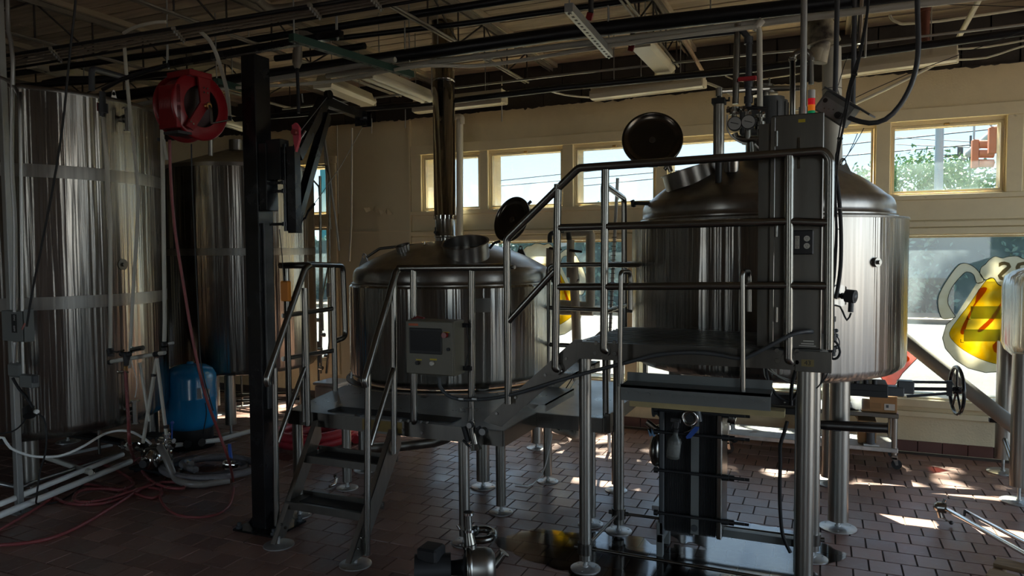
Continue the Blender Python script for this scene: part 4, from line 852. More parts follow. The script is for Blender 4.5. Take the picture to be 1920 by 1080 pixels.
# big white vent duct with offset, behind the cabinet
t=thing('vent_duct','fat white vent duct with stained boot rising behind the tall cabinet','duct',tuple(P(1560,380,Y=5.0)))
YD=5.0; m=MB(); m.cyl(P(1562,330,Y=YD),P(1559,90,Y=YD),.056,n=28); m.build('stack',M_pvcw,t)
m=MB(); m.cyl(P(1535,118,Y=4.8),P(1542,80,Y=4.8),.047,n=24); m.cyl(P(1543,82,Y=4.8),P(1537,40,Y=4.8),.10,.07,n=24); m.cyl(P(1530,116,Y=4.8),P(1536,92,Y=4.8),.052,n=24); m.build('reducer',mat('stained_pvc',(.42,.37,.27),.55,noise=.35,nscale=7,dirt=((.06,.045,.035),6,.5)),t)
m=MB(); a,b=P(1513,22,Y=4.85),P(1563,88,Y=4.85); m.prism([P(1512,25,Y=4.86),P(1562,20,Y=4.86),P(1563,85,Y=4.86),P(1548,90,Y=4.86),P(1514,70,Y=4.86)],(0,.02,0)); m.build('boot_plate',bpy.data.materials['stained_pvc'],t)
MB().cyl(P(1540,30,Y=4.78),P(1541,18,Y=4.78),.105,n=24).build('flange',M_pvcw,t)
MB().lathe([(.058,0),(.058,.004)],tuple(P(1560,168,Y=YD)),24).build('hose_band',M_blackm,t)
# ================================================================ touch-screen box on the low rail
HM=thing('touch_screen_box','beige control box with dark touch screen and red button, on the low guard','control box',tuple(P(820,705,Y=3.55)))
a=P(763,600,Y=3.50); b=P(852,706,Y=3.50); hx0,hx1,hz0,hz1=a.x,b.x,b.z,a.z
MB().box((hx0,3.50,hz0),(hx1,3.625,hz1),bev=.003).build('enclosure',M_hmi,HM)
MB().box((hx0-.003,3.492,hz0+.004),(hx1-.004,3.50,hz1-.004),bev=.003).build('door',M_hmi,HM)
def face(x0,y0,x1,y1,d0,d1,name,m,bev=0,root=HM): a,b=P(x0,y0,Y=3.492),P(x1,y1,Y=3.492); return MB().box((a.x,3.492-d1,b.z),(b.x,3.492-d0,a.z),bev=bev).build(name,m,root)
sb=face(768,614,829,665,0,.008,'screen_bezel',M_blackm,.003); face(771,619,827,659,.008,.009,'screen',M_screen,0,sb)
q=P(835.5,628,Y=3.492); MB().cyl(q,q+Vector((0,-.022,0)),.016,n=20).build('stop_button',M_red,HM)
for x,y,mm in ((784,680,M_blackm),(811,681,M_ivory)): q=P(x,y,Y=3.492); MB().cyl(q,q+Vector((0,-.016,0)),.0115,n=16).build('push_button',mm,HM)
q=P(841,655,Y=3.492); MB().cyl(q,q+Vector((0,-.008,0)),.010,n=14).build('door_lock',M_blackm,HM)
face(766,606,784,611,0,.001,'orange_sticker',M_orst); face(806,672,819,676,0,.001,'yellow_label',M_yel); face(780,673,791,676,0,.001,'yellow_label',M_yel); face(831,622,843,624,0,.001,'yellow_label',M_yel)
m=MB(); m.tube([P(771,600,Y=3.6),P(783,595,Y=3.62),P(795,597,Y=3.60)],.008,6); m.build('red_cable_clip',M_red,HM)
m=MB(); 
for z in (hz0+.03,hz1-.03): m.box((hx1-.01,3.60,z-.012),(P(884,600,Y=3.62).x,3.625,z+.012))
m.build('rail_bracket',M_blackm,HM)
m=MB(); m.tube([P(x,y,Y=3.58) for x,y in ((875,610),(876,625),(882,645),(876,670),(873,690))],.003,5,smooth=True); m.build('thin_wire',M_rubber,HM)
# hanging valve with gauges at the low guard foot
t=thing('sample_port','stainless spout with two dial gauges hanging at the low platform edge','valve',tuple(P(890,840,Y=3.58)))
m=MB(); YS=3.57; m.tube([P(885,790,Y=YS),P(886,810,Y=YS),P(892,838,Y=YS)],.019,12); m.cyl(P(891,832,Y=YS),P(893,843,Y=YS),.02,.032,n=18); m.tube([P(882,765,Y=YS),P(880,790,Y=YS)],.010,8); m.build('spout',M_ss,t)
for x,y,rr in ((879.5,798,.018),(904,810,.022)):
    q=P(x,y,Y=YS-.04); g_=MB(); g_.cyl(q,q+Vector((0,.03,0)),rr,n=20); g_=g_.build('gauge',M_blackm,t); MB().cyl(q,q+Vector((0,-.002,0)),rr*.86,n=20).build('dial',bpy.data.materials['dial_face'],g_)
m=MB(); m.cyl(P(870,800,Y=YS),P(878,828,Y=YS),.016); m.tube([P(868,825,Y=YS),P(880,838,Y=YS)],.007,6); m.tube([P(896,800,Y=YS),P(902,812,Y=YS)],.016,8); m.build('valve_body',M_blackm,t)
m=MB(); m.tube([P(872,829,Y=YS),P(884,842,Y=YS)],.005,6); m.cyl(P(882,834,Y=YS),P(888,830,Y=YS),.008); m.build('thumb_screw',M_chrome,t)
# ================================================================ plate heat exchanger
YH=3.93; HX=thing('heat_exchanger','black plate heat exchanger in a steel frame under the high platform','machine',tuple(P(1300,1020,Y=YH)))
ax0=P(1248,760,Y=YH).x; ax1=P(1343,760,Y=YH).x; z0=P(1300,1003,Y=YH).z; z1=P(1300,752,Y=YH).z
D0,D1=YH,YH+.20
def plate(x0,x1,z0,z1,m,name,y0=D0,y1=D1,bev=.006): return MB().box((x0,y0,z0),(x1,y1,z1),bev=bev).build(name,m,HX)
plate(ax0-.032,ax0-.004,z0-.02,z1+.03,M_greybox if False else M_motor,'frame_plate',D0-.02,D1+.02)
n_=38; pw=(ax1-ax0)/n_
pp=bpy.data.meshes.new('exchanger_plate'); tmp=MB().box((0,D0,z0),(pw*.72,D1,z1),bev=.002)
pl0=tmp.build('exchanger_plate',M_blackm,HX); pl0.location=Vector((ax0,0,0))
for k in range(1,n_):
    c=pl0.copy(); col.objects.link(c); c.parent=HX; c.location=Vector((ax0+k*pw,0,0))
plate(ax1+.004,ax1+.034,z0+.0,z1+.02,M_ss,'pressure_plate',D0-.02,D1+.02)
xs0,xs1=P(1296,760,Y=YH-.012).x,P(1311,760,Y=YH-.012).x
MB().box((xs0,YH-.014,z0+.01),(xs1,YH-.010,z1-.10)).build('identity_strip',M_greybox,HX)
xe=P(1492,790,Y=YH).x
MB().box((ax0-.03,YH+.06,z1+.0),(xe,YH+.13,z1+.055),bev=.003).build('carry_bar',M_motor,HX)
MB().box((ax1,YH+.05,z1-.045),(xe,YH+.14,z1-.012),bev=.003).build('carry_bar',M_motor,HX)
MB().box((ax1+.02,YH+.07,z0-.015),(xe,YH+.12,z0+.025),bev=.003).build('guide_bar',M_greybox,HX)
MB().box((xe-.005,YH+.03,.02),(xe+.03,YH+.16,z1+.07),bev=.004).build('support_column',M_greybox,HX)
q=P(1245,1050,Y=YH-.02)
for y in (YH-.02,YH+.17): MB().box((ax0-.045,y,.012),(ax0-.010,y+.035,z0+.05),bev=.003).build('foot',M_greybox,HX); MB().cyl((ax0-.028,y+.017,.001),(ax0-.028,y+.017,.014),.02,n=12).build('foot_pad',M_blackm,HX)
MB().box((ax0-.04,YH-.02,z0-.06),(ax0-.012,YH+.205,z0-.02)).build('cross_tie',M_greybox,HX)
for yy,dx in ((763,1.0),(806,.62),(880,.60),(963,.62)):
    for s_ in (0,1):
        z=P(1350,yy+ (0 if not s_ else 0)+ (14 if s_ else 0),Y=YH).z; y=YH-.035 if s_==0 else YH+.235
        z=P(1350,yy+14,Y=y).z
        MB().cyl((ax0-.05,y,z),(ax1+.15,y,z),.0085,n=8).build('tie_bolt',M_blackm,HX); MB().cyl((ax1+.034,y,z),(ax1+.07,y,z),.017,n=6).build('bolt_nut',M_blackm,HX); MB().cyl((ax0-.055,y,z),(ax0-.034,y,z),.016,n=6).build('bolt_nut',M_blackm,HX)
m=MB()
for k in range(44): x=ax0+k*(ax1-ax0)/44; m.box((x,YH-.012,P(1300,768,Y=YH).z-.022),(x+.005,YH+.01,P(1300,768,Y=YH).z+.022))
m.build('plate_hangers',M_motor,HX,'stuff')
m=MB(); m.cyl(P(1240,771,Y=YH+.05),P(1227,770,Y=YH+.05),.022); m.cyl(P(1227,770,Y=YH+.05),P(1224,770,Y=YH+.05),.034,n=20); m.cyl(P(1236,771,Y=YH+.05),P(1232,771,Y=YH+.05),.034,.022,n=20); m.cyl(P(1240,762,Y=YH+.12),P(1231,760,Y=YH+.12),.026); m.build('port',M_motor,HX)
m=MB(); m.cyl(P(1366,782,Y=YH+.0),P(1380,786,Y=YH+.0),.030,n=20); m.cyl(P(1374,784,Y=YH),P(1376,785,Y=YH),.04,n=20); m.build('port',M_ss,HX); MB().lathe([(.02,0),(.0,.0)],(0,0,0),8)
q=P(1302,990,Y=YH-.02); m=MB(); m.cyl(q,q+Vector((0,-.012,0)),.017,n=20); m.build('drain_ring',M_motor,HX)
# butterfly valve with blue lever in front
t=thing('butterfly_valve','round butterfly valve with a blue lever before the heat exchanger plates','valve',tuple(P(1294,785,Y=YH-.06)))
q=P(1294,784,Y=YH-.08); m=MB(); m.cyl(q,q+Vector((0,.06,0)),.040,n=28); m.build('valve_body',M_ss,t); m=MB(); m.lathe([(.030,0),(.044,0),(.044,.012),(.030,.012),(.030,0)],(0,0,0),28,Matrix.Translation(q+Vector((0,.0,0)))@Matrix.Rotation(R(90),4,'X')); m.build('clamp_ring',M_chrome,t)
MB().cyl(q+Vector((0,-.013,0)),q+Vector((0,-.0135,0)),.022,n=20).build('bore',M_dark,t)
m=MB().prism([P(1303,800,Y=YH-.10),P(1311,801,Y=YH-.10),P(1308,808,Y=YH-.10),P(1295,822,Y=YH-.10),P(1287,823,Y=YH-.10),P(1286,819,Y=YH-.10),P(1297,806,Y=YH-.10)],(0,.012,0)).build('lever',M_bluev,t)
MB().tube([P(1305,800,Y=YH-.09),P(1292,808,Y=YH-.10),P(1283,811,Y=YH-.10)],.004,6).build('latch_wire',M_chrome,t)
m=MB(); m.cyl(P(1305,765,Y=YH-.04),P(1310,790,Y=YH-.04),.022,n=12); m.build('pipe_stub',M_motor,t)
# spray bottle hooked on a tie bolt
t=thing('spray_bottle','grey spray bottle hanging by its trigger on the heat exchanger','bottle',tuple(P(1263,830,Y=YH-.09)))
bc=P(1264,838,Y=YH-.10); mt=Matrix.Translation(bc)@Matrix.Rotation(R(6),4,'Y'); k=.38
MB().lathe([(0,-.062),(.030,-.062),(.034,-.056),(.035,.0),(.036,.03),(.030,.045),(.015,.062),(.012,.080),(.012,.085)],(0,0,0),28,mt).build('bottle_body',mat('smoky_bottle_plastic',(.10,.105,.095),.4),t)
MB().lathe([(.0355,-.045),(.0360,-.044),(.0366,.02),(.036,.021)],(0,0,0),20,mt,R(200),R(340)).build('label_band',mat('worn_bottle_label',(.17,.175,.16),.6,noise=.2,nscale=60),t)
m=MB(); m.cyl(mt@Vector((0,0,.082)),mt@Vector((0,0,.10)),.016,n=16); m.build('cap',M_blackm,t)
m=MB(); m.box((-.014,-.011,.10),(.012,.011,.145),mt,bev=.004); m.box((-.035,-.008,.13),(.02,.008,.155),mt,bev=.004); m.prism([mt@Vector(v) for v in ((-.018,-.005,.13),(-.012,-.005,.13),(-.022,-.005,.095),(-.028,-.005,.10))],(0,.01,0)); m.build('trigger_head',mat('smoky_trigger',(.05,.05,.05),.4),t)
# small valve with blue wing at the left
t=thing('ball_valve','brass-toned small valve with a light blue handle beside the exchanger frame','valve',tuple(P(1222,775,Y=YH+.15)))
q=P(1222,799,Y=YH+.12); m=MB(); m.cyl(q+Vector((-.03,0,.022)),q+Vector((.03,0,-.02)),.019,n=14); m.cyl(q+Vector((.018,-.002,-.010)),q+Vector((.034,-.002,-.024)),.026,n=14); m.tube([q+Vector((.03,0,.0)),P(1244,797,Y=YH+.12)],.010,8); m.build('valve_body',mat('nickel_brass',(.55,.46,.36),.3,1),t)
m=MB(); 
for dx in (-4,3): m.prism([P(1214,804,Y=YH+.09),P(1221,803,Y=YH+.09),P(1226+dx,817,Y=YH+.09),P(1222+dx,819,Y=YH+.09)],(0,.006,0))
m.build('handle',mat('light_blue_handle',(.20,.38,.62),.4),t)
# motorised pump behind exchanger, left edge
t=thing('floor_pump','stainless pump motor on a pale foot behind the heat exchanger','pump',tuple(P(1236,880,Y=4.9)))
q=P(1243,842,Y=4.55); m=MB(); m.cyl(q+Vector((-.03,-.03,0)),q+Vector((.2,.1,0)),.105,n=28); m.ball(q+Vector((-.03,-.03,0)),.105,18,(.45,1,1)); m.build('motor_shell',M_ss,t)
m=MB(); m.box((q.x-.06,q.y-.05,.05),(q.x+.2,q.y+.12,.085),bev=.004); m.build('base_plate',M_white,t); m=MB(); m.box((q.x-.02,q.y-.03,.002),(q.x+.02,q.y+.02,.05)); m.box((q.x+.12,q.y,.002),(q.x+.16,q.y+.05,.05)); m.cyl((q.x+.02,q.y,.085),(q.x+.02,q.y,q.z-.06),.03); m.build('feet',M_blackm,t)
# dark hose from under the platform to the floor
t=thing('drop_hose','black hose dropping from the exchanger beam to the wet floor','hose',tuple(P(1466,1000,Y=4.0)))
MB().tube([P(x,y,Y=3.96) for x,y in ((1476,790),(1470,812),(1463,835),(1463,870),(1462,910),(1463,960),(1468,1005),(1482,1036))],.0095,8,smooth=True).build('hose_run',M_rubber,t)
# horizontal dark outlet pipe at the right leg
t=thing('outlet_pipe','dark stainless outlet pipe pointing out past the wide kettle leg','pipe',tuple(P(1600,800,Y=4.55)))
a=P(1522,795,Y=4.62); b=P(1663,803,Y=4.62); m=MB(); m.cyl(a,P(1550,797,Y=4.62),.022,.030,n=20); m.cyl(P(1550,797,Y=4.62),b,.030,n=24); m.build('pipe_run',mat('dark_stainless',(.10,.095,.09),.35,1),t)
m=MB(); m.cyl(P(1562,806,Y=4.62),P(1572,806,Y=4.62),.008); m.box(P(1561,803,Y=4.63),P(1577,809,Y=4.60)); m.build('saddle',M_blackm,t)
MB().cyl(b,b+Vector((.004,0,0)),.033,n=24).build('end_flange',M_blackm,t)
# gate valve with handwheel beneath the kettle
t=thing('gate_valve','black gate valve with spoked handwheel sticking out from under the wide kettle','valve',tuple(P(1640,722,Y=5.35)))
YG=5.2; m=MB(); q=P(1600,722,Y=YG)
m.cyl(P(1590,716,Y=YG),P(1592,736,Y=YG),.10,n=24)
for x in (1588,1606,1624,1640): m.cyl(P(x,712,Y=YG-.10),P(x,740,Y=YG-.10),.016,n=8)
m.box(P(1588,718,Y=YG-.12),P(1660,724,Y=YG+.1),bev=.004); m.box(P(1588,729,Y=YG-.12),P(1660,735,Y=YG+.1),bev=.004); m.build('valve_body',M_blackm,t)
m=MB(); m.box(P(1645,724,Y=YG-.06),P(1693,740,Y=YG+.03),bev=.006); m.box(P(1683,714,Y=YG-.05),P(1712,736,Y=YG+.02),bev=.006); m.build('bonnet',M_motor,t)
m=MB(); 
for y in (716,743): m.beam(P(1700,y,Y=YG-.02),P(1784,y+1 if y<730 else y-6,Y=YG-.02),.022,.014)
m.beam(P(1780,714,Y=YG-.02),P(1780,742,Y=YG-.02),.03,.03,(1,0,0)); m.build('yoke',M_blackm,t)
m=MB(); m.cyl(P(1712,729,Y=YG-.02),P(1806,730,Y=YG-.02),.011,n=10); m.build('stem',M_blackm,t)
hw=P(1794,732,Y=YG-.02); r_=.145; m=MB(); ax_=Vector((1,.12,0)).normalized(); u_=Vector((-.12,1,0)).normalized(); v_=Vector((0,0,1))
m.tube([hw+u_*math.cos(k*PI/16)*r_+v_*math.sin(k*PI/16)*r_ for k in range(33)],.011,8,cap=False)
for k in range(5): a_=k*2*PI/5+.3; m.tube([hw,hw+u_*math.cos(a_)*r_+v_*math.sin(a_)*r_],.007,6)
m.cyl(hw-ax_*.02,hw+ax_*.02,.025,n=14); m.build('handwheel',M_black,t)
# thin white drain tube
t=thing('white_tube','thin white tube trailing from the insulated pipe down to the tiles','tube',tuple(P(985,912,Z=.01)))
MB().tube([P(1035,815,Y=4.7),P(1028,850,Y=4.7),P(1020,880,Y=4.75),P(1005,902,Z=.03),P(990,911,Z=.008),P(966,908,Z=.008)],.0045,6,smooth=True).build('tube_run',M_tubew,t)
# insulated pipe under the platform
t=thing('insulated_pipe','foil-wrapped insulated pipe bending under the low platform extension','pipe',tuple(P(1050,800,Y=5.2)))
MB().tube([P(x,y,Y=5.15) for x,y in ((1030,790),(1042,803),(1062,808),(1082,818),(1086,800),(1086,770))],.036,14,fillet=.05).build('wrapped_run',M_insul,t)
m=MB()
for pts in (((1050,802),(1065,790),(1075,778)),): m.tube([P(x,y,Y=5.1) for x,y in pts],.02,8)
m.build('branch',M_blackm,t)
for pts in (((1028,745),(1022,770),(1030,792),(1050,806)),((1095,680),(1075,720),(1050,750),(1030,790)),((1085,690),(1060,730),(1040,760))): MB().tube([P(x,y,Y=4.9) for x,y in pts],.004 if pts[0][0]>1030 else .008,6,smooth=True).build('loose_wire',M_tubew if pts[0][0]>1090 else M_rubber,t)
# insulated pipes with black valves in front of the painted window
t=thing('insulated_loop','pair of insulated pipes with black elbows and valves against the mug window','pipe',tuple(P(1060,500,Y=6.2)))
YI=6.3
m=MB(); m.tube([P(1031,465,Y=YI),P(1031,520,Y=YI)],.035,14); m.tube([P(1070,450,Y=YI),P(1069,520,Y=YI)],.035,14); m.tube([P(1056,438,Y=YI+.1),P(1107,436,Y=YI+.1),P(1107,575,Y=YI+.1),P(1048,570,Y=YI+.1)],.042,14,fillet=.03); m.tube([P(1075,495,Y=YI),P(1080,600,Y=YI),P(1084,720,Y=YI)],.042,14); m.tube([P(1036,540,Y=YI),P(1036,620,Y=YI)],.032,12); m.tube([P(1040,583,Y=YI+.05),P(1112,585,Y=YI+.05)],.035,12); m.build('wrapped_run',M_insul,t)
for pts,r in (((( 1031,455),(1031,438),(1056,433)),.022),(((1066,436),(1067,450)),.024),(((1033,510),(1036,528),(1046,532)),.026),(((1069,510),(1073,524),(1084,528)),.026)): MB().tube([P(x,y,Y=YI) for x,y in pts],r,10,fillet=.04).build('black_elbow',M_blackm,t)
for x,y in ((1031,474),(1069,478)): m=MB(); m.cyl(P(x,y-5,Y=YI),P(x,y+5,Y=YI),.03,n=12); m.build('valve',M_blackm,t); MB().tube([P(x,y-6,Y=YI-.02),P(x,y-8,Y=YI-.05),P(x+22,y-6,Y=YI-.05)],.010,6).build('valve_lever',M_blackm,t)
q=P(1084,720,Y=YI); MB().tube([q,(q.x,q.y,.0)],.042,14).build('wrapped_run',M_insul,t)
# clear level tube with marks near the wide kettle
t=thing('sight_tube','clear ruled sight tube standing between the platforms before the window','gauge',tuple(P(1145,640,Y=5.9)))
a,b=P(1158,334,Y=5.9),P(1142,655,Y=5.9); MB().tube([(b.x,b.y,.0),b,a],.014,10).build('tube',M_tubew,t); m=MB()
for k in range(26): q=b.lerp(a,k/38); m.cyl(q+Vector((-.022,-.012,0)),q+Vector((.022,-.012,0)),.003,n=4)
m.build('graduation_marks',M_blackm,t,'stuff')
# big curved pipe under the low kettle
t=thing('drain_elbow','fat stainless drain pipe curving below the low platform','pipe',tuple(P(780,830,Y=4.8)))
MB().tube([P(700,840,Y=4.9),P(760,836,Y=4.9),P(815,829,Y=4.9),P(842,820,Y=4.9),P(845,800,Y=4.9)],.040,16,fillet=.10).build('pipe_run',M_leg,t)
# ================================================================ black crane post and what hangs at it
CR=thing('crane_post','gloss black steel crane post with jib arm and pulley beside the steps','post',(-3.16,3.465,0))
px0,px1,py0,py1=-3.215,-3.108,3.40,3.53
zt_=P(488,98,Y=3.4).z
MB().box((px0,py0,.012),(px1,py1,zt_),bev=.004).build('column',M_black,CR)
MB().box((px1,py0+.03,.75),(px1+.018,py1-.03,P(505,418,Y=3.45).z),bev=.002).build('slide_rail',mat('worn_slide_rail',(.10,.10,.10),.4,.6,noise=.3,nscale=8),CR)
MB().box((px0-.09,py0-.07,.001),(px1+.13,py1+.09,.014),bev=.003).build('base_plate',M_black,CR)
for sx in (-1,1):
    x=px0 if sx<0 else px1; MB().prism([(x,py0+.05,.014),(x+.075*sx,py0+.05,.014),(x,py0+.05,.11)],(0,.012,0)).build('gusset',M_black,CR)
for x in (px0-.06,px1+.10):
    for y in (py0-.045,py1+.06): m=MB(); m.cyl((x,y,.014),(x,y,.05),.011,n=8); m.cyl((x,y,.014),(x,y,.03),.019,n=6); m.build('anchor_bolt',M_motor,CR)
# sleeve with hinge
q0,q1=P(498,270,Y=3.45),P(556,436,Y=3.45)
MB().box((px1,3.41,q0.z-.37*0-.40),(px1+.06,3.51,q0.z+.0),bev=.003).build('sleeve',M_black,CR)
MB().box((px1+.05,3.42,P(520,338,Y=3.45).z),(P(532,300,Y=3.45).x,3.50,P(520,262,Y=3.45).z),bev=.003).build('head_block',M_black,CR)
hb=MB(); x=P(532,300,Y=3.45).x; hb.cyl((x,3.46,q1.z+.01),(x,3.46,P(532,270,Y=3.45).z),.014,n=12)
for y in (285,342,358,420): z=P(532,y,Y=3.45).z; hb.cyl((x,3.46,z-.012),(x,3.46,z+.012),.024,n=8); hb.box((px1+.04,3.45,z-.008),(x,3.47,z+.008))
hb.build('hinge_pin',M_black,CR)
ja=P(550,290,Y=3.47); MB().beam((ja.x,3.47,P(550,437,Y=3.47).z),(ja.x,3.47,P(550,275,Y=3.47).z),.05,.06,(1,0,0)).build('jib_mast',M_black,CR)
ap=P(614,205,Y=3.75); tip=P(678,218,Y=4.35)
ap=P(618,190,Y=3.9)
MB().beam(P(556,292,Y=3.5),P(606,192,Y=3.9),.055,.07).build('jib_arm',M_black,CR)
MB().beam(P(552,425,Y=3.47),P(612,215,Y=3.9),.05,.05).build('jib_brace',M_black,CR)
MB().beam(P(606,190,Y=3.9),P(682,218,Y=4.5),.055,.055).build('jib_boom',M_black,CR)
m=MB(); q=P(683,222,Y=4.5); m.cyl(q+Vector((-.02,-.03,0)),q+Vector((.02,-.0,0)),.055,n=24); m.box(q+Vector((-.05,-.045,-.06)),q+Vector((.04,-.035,.05))); m.box(q+Vector((-.03,.01,-.06)),q+Vector((.05,.02,.05))); m.build('pulley_block',M_black,CR)
m=MB(); q=P(616,178,Y=3.9); m.cyl(q+Vector((-.015,0,0)),q+Vector((.015,0,0)),.03,n=16); m.build('pulley_block',M_black,CR)
m=MB(); q=P(553,252,Y=3.42); 
m.prism([q+Vector(v) for v in ((-.022,0,.055),(.005,0,.068),(.028,0,.04),(.028,0,-.03),(.0,0,-.10),(-.012,0,-.04))],(0,.02,0)); m.build('winch_plate',mat('red_plate',(.45,.03,.06),.4),CR)
q=P(554,248,Y=3.40); MB().cyl(q,q+Vector((0,-.02,0)),.018,n=8).build('winch_hub',M_red,CR)
m=MB(); m.tube([P(562,262,Y=3.45),P(573,245,Y=3.45)],.005,6); m.build('winch_crank',M_chrome,CR)
m=MB(); m.tube([P(560,250,Y=3.42),P(615,180,Y=3.9)],.002,5); m.tube([P(616,180,Y=3.9),P(684,212,Y=4.5)],.002,5); m.tube([P(680,238,Y=4.5),P(640,310,Y=4.3),P(600,368,Y=4.0),P(578,396,Y=3.8)],.0025,5); m.build('wire_rope',M_conduit,CR)
m=MB(); m.tube([P(578,396,Y=3.8),P(572,410,Y=3.8)],.006,6); m.tube([P(572,408,Y=3.8),P(566,414,Y=3.8),P(563,424,Y=3.8),P(560,414,Y=3.8)],.006,6,smooth=True); m.cyl(P(590,382,Y=3.8),P(577,397,Y=3.8),.008); m.build('hook',M_blackm,CR)
t=thing('hoist_remote','orange hoist remote hanging on a cord beside the black post','remote',tuple(P(535,545,Y=3.43)))
a,b=P(527,527,Y=3.43),P(543,565,Y=3.43); MB().box((a.x,3.42,b.z),(b.x,3.45,a.z),bev=.005).build('remote_body',M_orange,t)
MB().tube([P(524,430,Y=3.44),P(529,480,Y=3.44),P(532,522,Y=3.43)],.0025,6).build('cord',M_rubber,t); q=P(533,524,Y=3.435); MB().cyl(q,q+Vector((0,0,.02)),.006,n=8).build('strain_relief',M_blackm,t)
# ================================================================ hose reel hung from the strut
YRL=3.15
RL=thing('hose_reel','red hose reel hung from the ceiling strut above the left tanks','reel',tuple(P(368,200,Y=YRL)))
ctr=P(378,200,Y=YRL); axd=(Vector((1,-.08,0))).normalized(); u_=Vector((0,0,1)); mt=Matrix.Translation(ctr)@axd.to_track_quat('Z','Y').to_matrix().to_4x4()
r_=.188
def disc(zz,nm,hole=.62):
    MB().lathe([(r_*hole,zz),(r_*.97,zz),(r_,zz-.004),(r_+.004,zz-.010),(r_+.002,zz-.016),(r_*hole,zz-.010),(r_*hole,zz)],(0,0,0),56,mt).build(nm,M_red,RL)
disc(.0,'flange'); disc(-.15,'flange',.2)
MB().lathe([(r_*.62,-.14),(r_*.62,-.008)],(0,0,0),40,mt).build('drum',M_blackm,RL); MB().lathe([(r_*.64,-.05),(0,-.06)],(0,0,0),40,mt).build('spring_cover',mat('reel_hollow_shade',(.03,.008,.008),.5),RL)  # inner cover near-black: shade of the reel's hollow put into its colour
m=MB()
for k in range(9): m.lathe([(r_*.86,-.022-k*.014),(r_*.9,-.029-k*.014),(r_*.86,-.036-k*.014)],(0,0,0),40,mt)
m.build('coiled_hose',M_hoser,RL)
MB().prism([mt@Vector(v) for v in ((-.045,.185,.02),(.04,.185,.02),(.028,-.015,.02),(-.028,-.015,.02))],axd*.012).build('arm_plate',M_red,RL)
MB().prism([mt@Vector(v) for v in ((-.03,.02,.022),(.028,.01,.022),(-.085,-.15,.022),(-.13,-.13,.022))],axd*.012).build('guide_arm',M_red,RL)
for v in ((-.012,.10,.034),(.012,.10,.034),(-.012,.075,.034),(.012,.075,.034),(-.09,-.115,.036),(-.105,-.105,.036),(-.012,.0,.036),(.012,.02,.036)): q=mt@Vector(v); MB().cyl(q,q+axd*.006,.0055,n=8).build('bolt',M_chrome,RL)
q=mt@Vector((.005,0,.03)); m=MB(); m.cyl(q,q+axd*.03,.016,n=14); m.build('swivel',M_brass,RL)
m=MB(); m.tube([q+axd*.025,q+axd*.03+Vector((.01,0,-.03)),q+axd*.03+Vector((.012,0,-.09)),q+axd*.03+Vector((.015,0,-.10))],.010,8); m.tube([q+axd*.03+Vector((.015,0,-.10)),q+axd*.03+Vector((.11,.03,-.085))],.005,6); m.build('inlet_elbow',M_ss,RL)
MB().box((-.10,.155,-.16),(.05,.19,.035),mt,bev=.003).build('mounting_base',M_red,RL)
MB().box((-.165,-.14,-.15),(-.135,.10,.0),mt,bev=.003).build('rear_guard',M_red,RL)
m=MB(); m.box((-.16,-.17,-.12),(-.07,-.155,.0),mt); m.build('hose_guide',M_blackm,RL)
t=thing('reel_hose','dark red hose running from the reel down to the floor coil by the pump','hose',tuple(P(430,860,Z=.02)))
hz=.013
MB().tube([P(318,262,Y=3.2),P(320,330,Y=3.2),P(328,430,Y=3.2),P(345,540,Y=3.2),P(362,640,Y=3.2),P(385,740,Y=3.25),P(410,810,Y=3.35),P(428,860,Y=3.45)]+[P(x,y,Z=hz) for x,y in ((437,900),(437,925),(428,950),(405,965),(370,970),(335,966),(310,950),(300,930),(305,910),(312,890),(312,870),(300,858),(270,856),(250,865),(262,880))],.0088,8,smooth=True,step=.05).build('hose_run',M_hoser,t)
t=thing('power_cord','thin black cord hanging straight down from the hose reel','cord',tuple(P(362,560,Y=3.1)))
MB().tube([P(359,270,Y=3.2),P(360,340,Y=3.2),P(365,450,Y=3.2),P(372,600,Y=3.2),P(378,690,Y=3.2),P(400,770,Y=3.3)],.004,6,smooth=True,step=.08).build('cord_run',M_rubber,t)
t=thing('black_cable','slanting black cable hung across the tall left tank','cable',tuple(P(110,250,X=-4.0)))
MB().tube([P(x,y,Y=2.8) for x,y in ((143,-20),(140,20),(130,110),(118,230),(103,330),(80,450),(60,550),(50,612))],.0065,8,smooth=True,step=.06).build('cable_run',M_rubber,t)
# braided hose with y-fittings, dark red
YV=3.45
t=thing('braided_hose','dark red cross-wrapped hose coiled on the tiles before the tall tank','hose',tuple(P(150,930,Z=.01)))
def floorpts(l,z=.012): return [P(x,y,Z=z) for x,y in l]
pts=[P(235,690,Y=YV),P(238,740,Y=YV),P(241,790,Y=YV),P(243,830,Y=YV)]+floorpts([(252,860),(268,885),(290,905),(318,915),(345,915),(335,905),(305,905),(275,912),(235,925),(190,938),(150,942),(138,935),(150,920),(190,916),(230,918)],.02)+floorpts([(250,905),(225,885),(190,870),(150,872),(118,890),(101,918),(105,935),(140,945),(190,944),(240,930),(285,905),(270,912),(230,938),(170,975),(120,1000),(70,1015),(0,1022),(-30,1020)],.012)
hr=MB().tube(pts,.0115,8,smooth=True,step=.04).build('hose_run',M_hoser,t)
pt=catmull(pts,.012); m=MB(); 
for k,q in enumerate(pt[: int(len(pt)*.78)]):
    a_=k*.55; nxt=pt[min(k+1,len(pt)-1)]; d_=(nxt-q); 
    if d_.length<1e-5: continue
    d_.normalize(); s1=d_.cross(Vector((0,0,1))); 
    if s1.length<.01: s1=Vector((1,0,0))
    s1.normalize(); s2=s1.cross(d_); m.ball(q+(s1*math.cos(a_)+s2*math.sin(a_))*.0115,.0048,4)
m.build('spiral_wrap',mat('hose_wrap',(.26,.14,.12),.5),t,'stuff')
t=thing('floor_hose','smooth dark red hose lying along the white pipes at the lower edge','hose',tuple(P(100,960,Z=.01)))
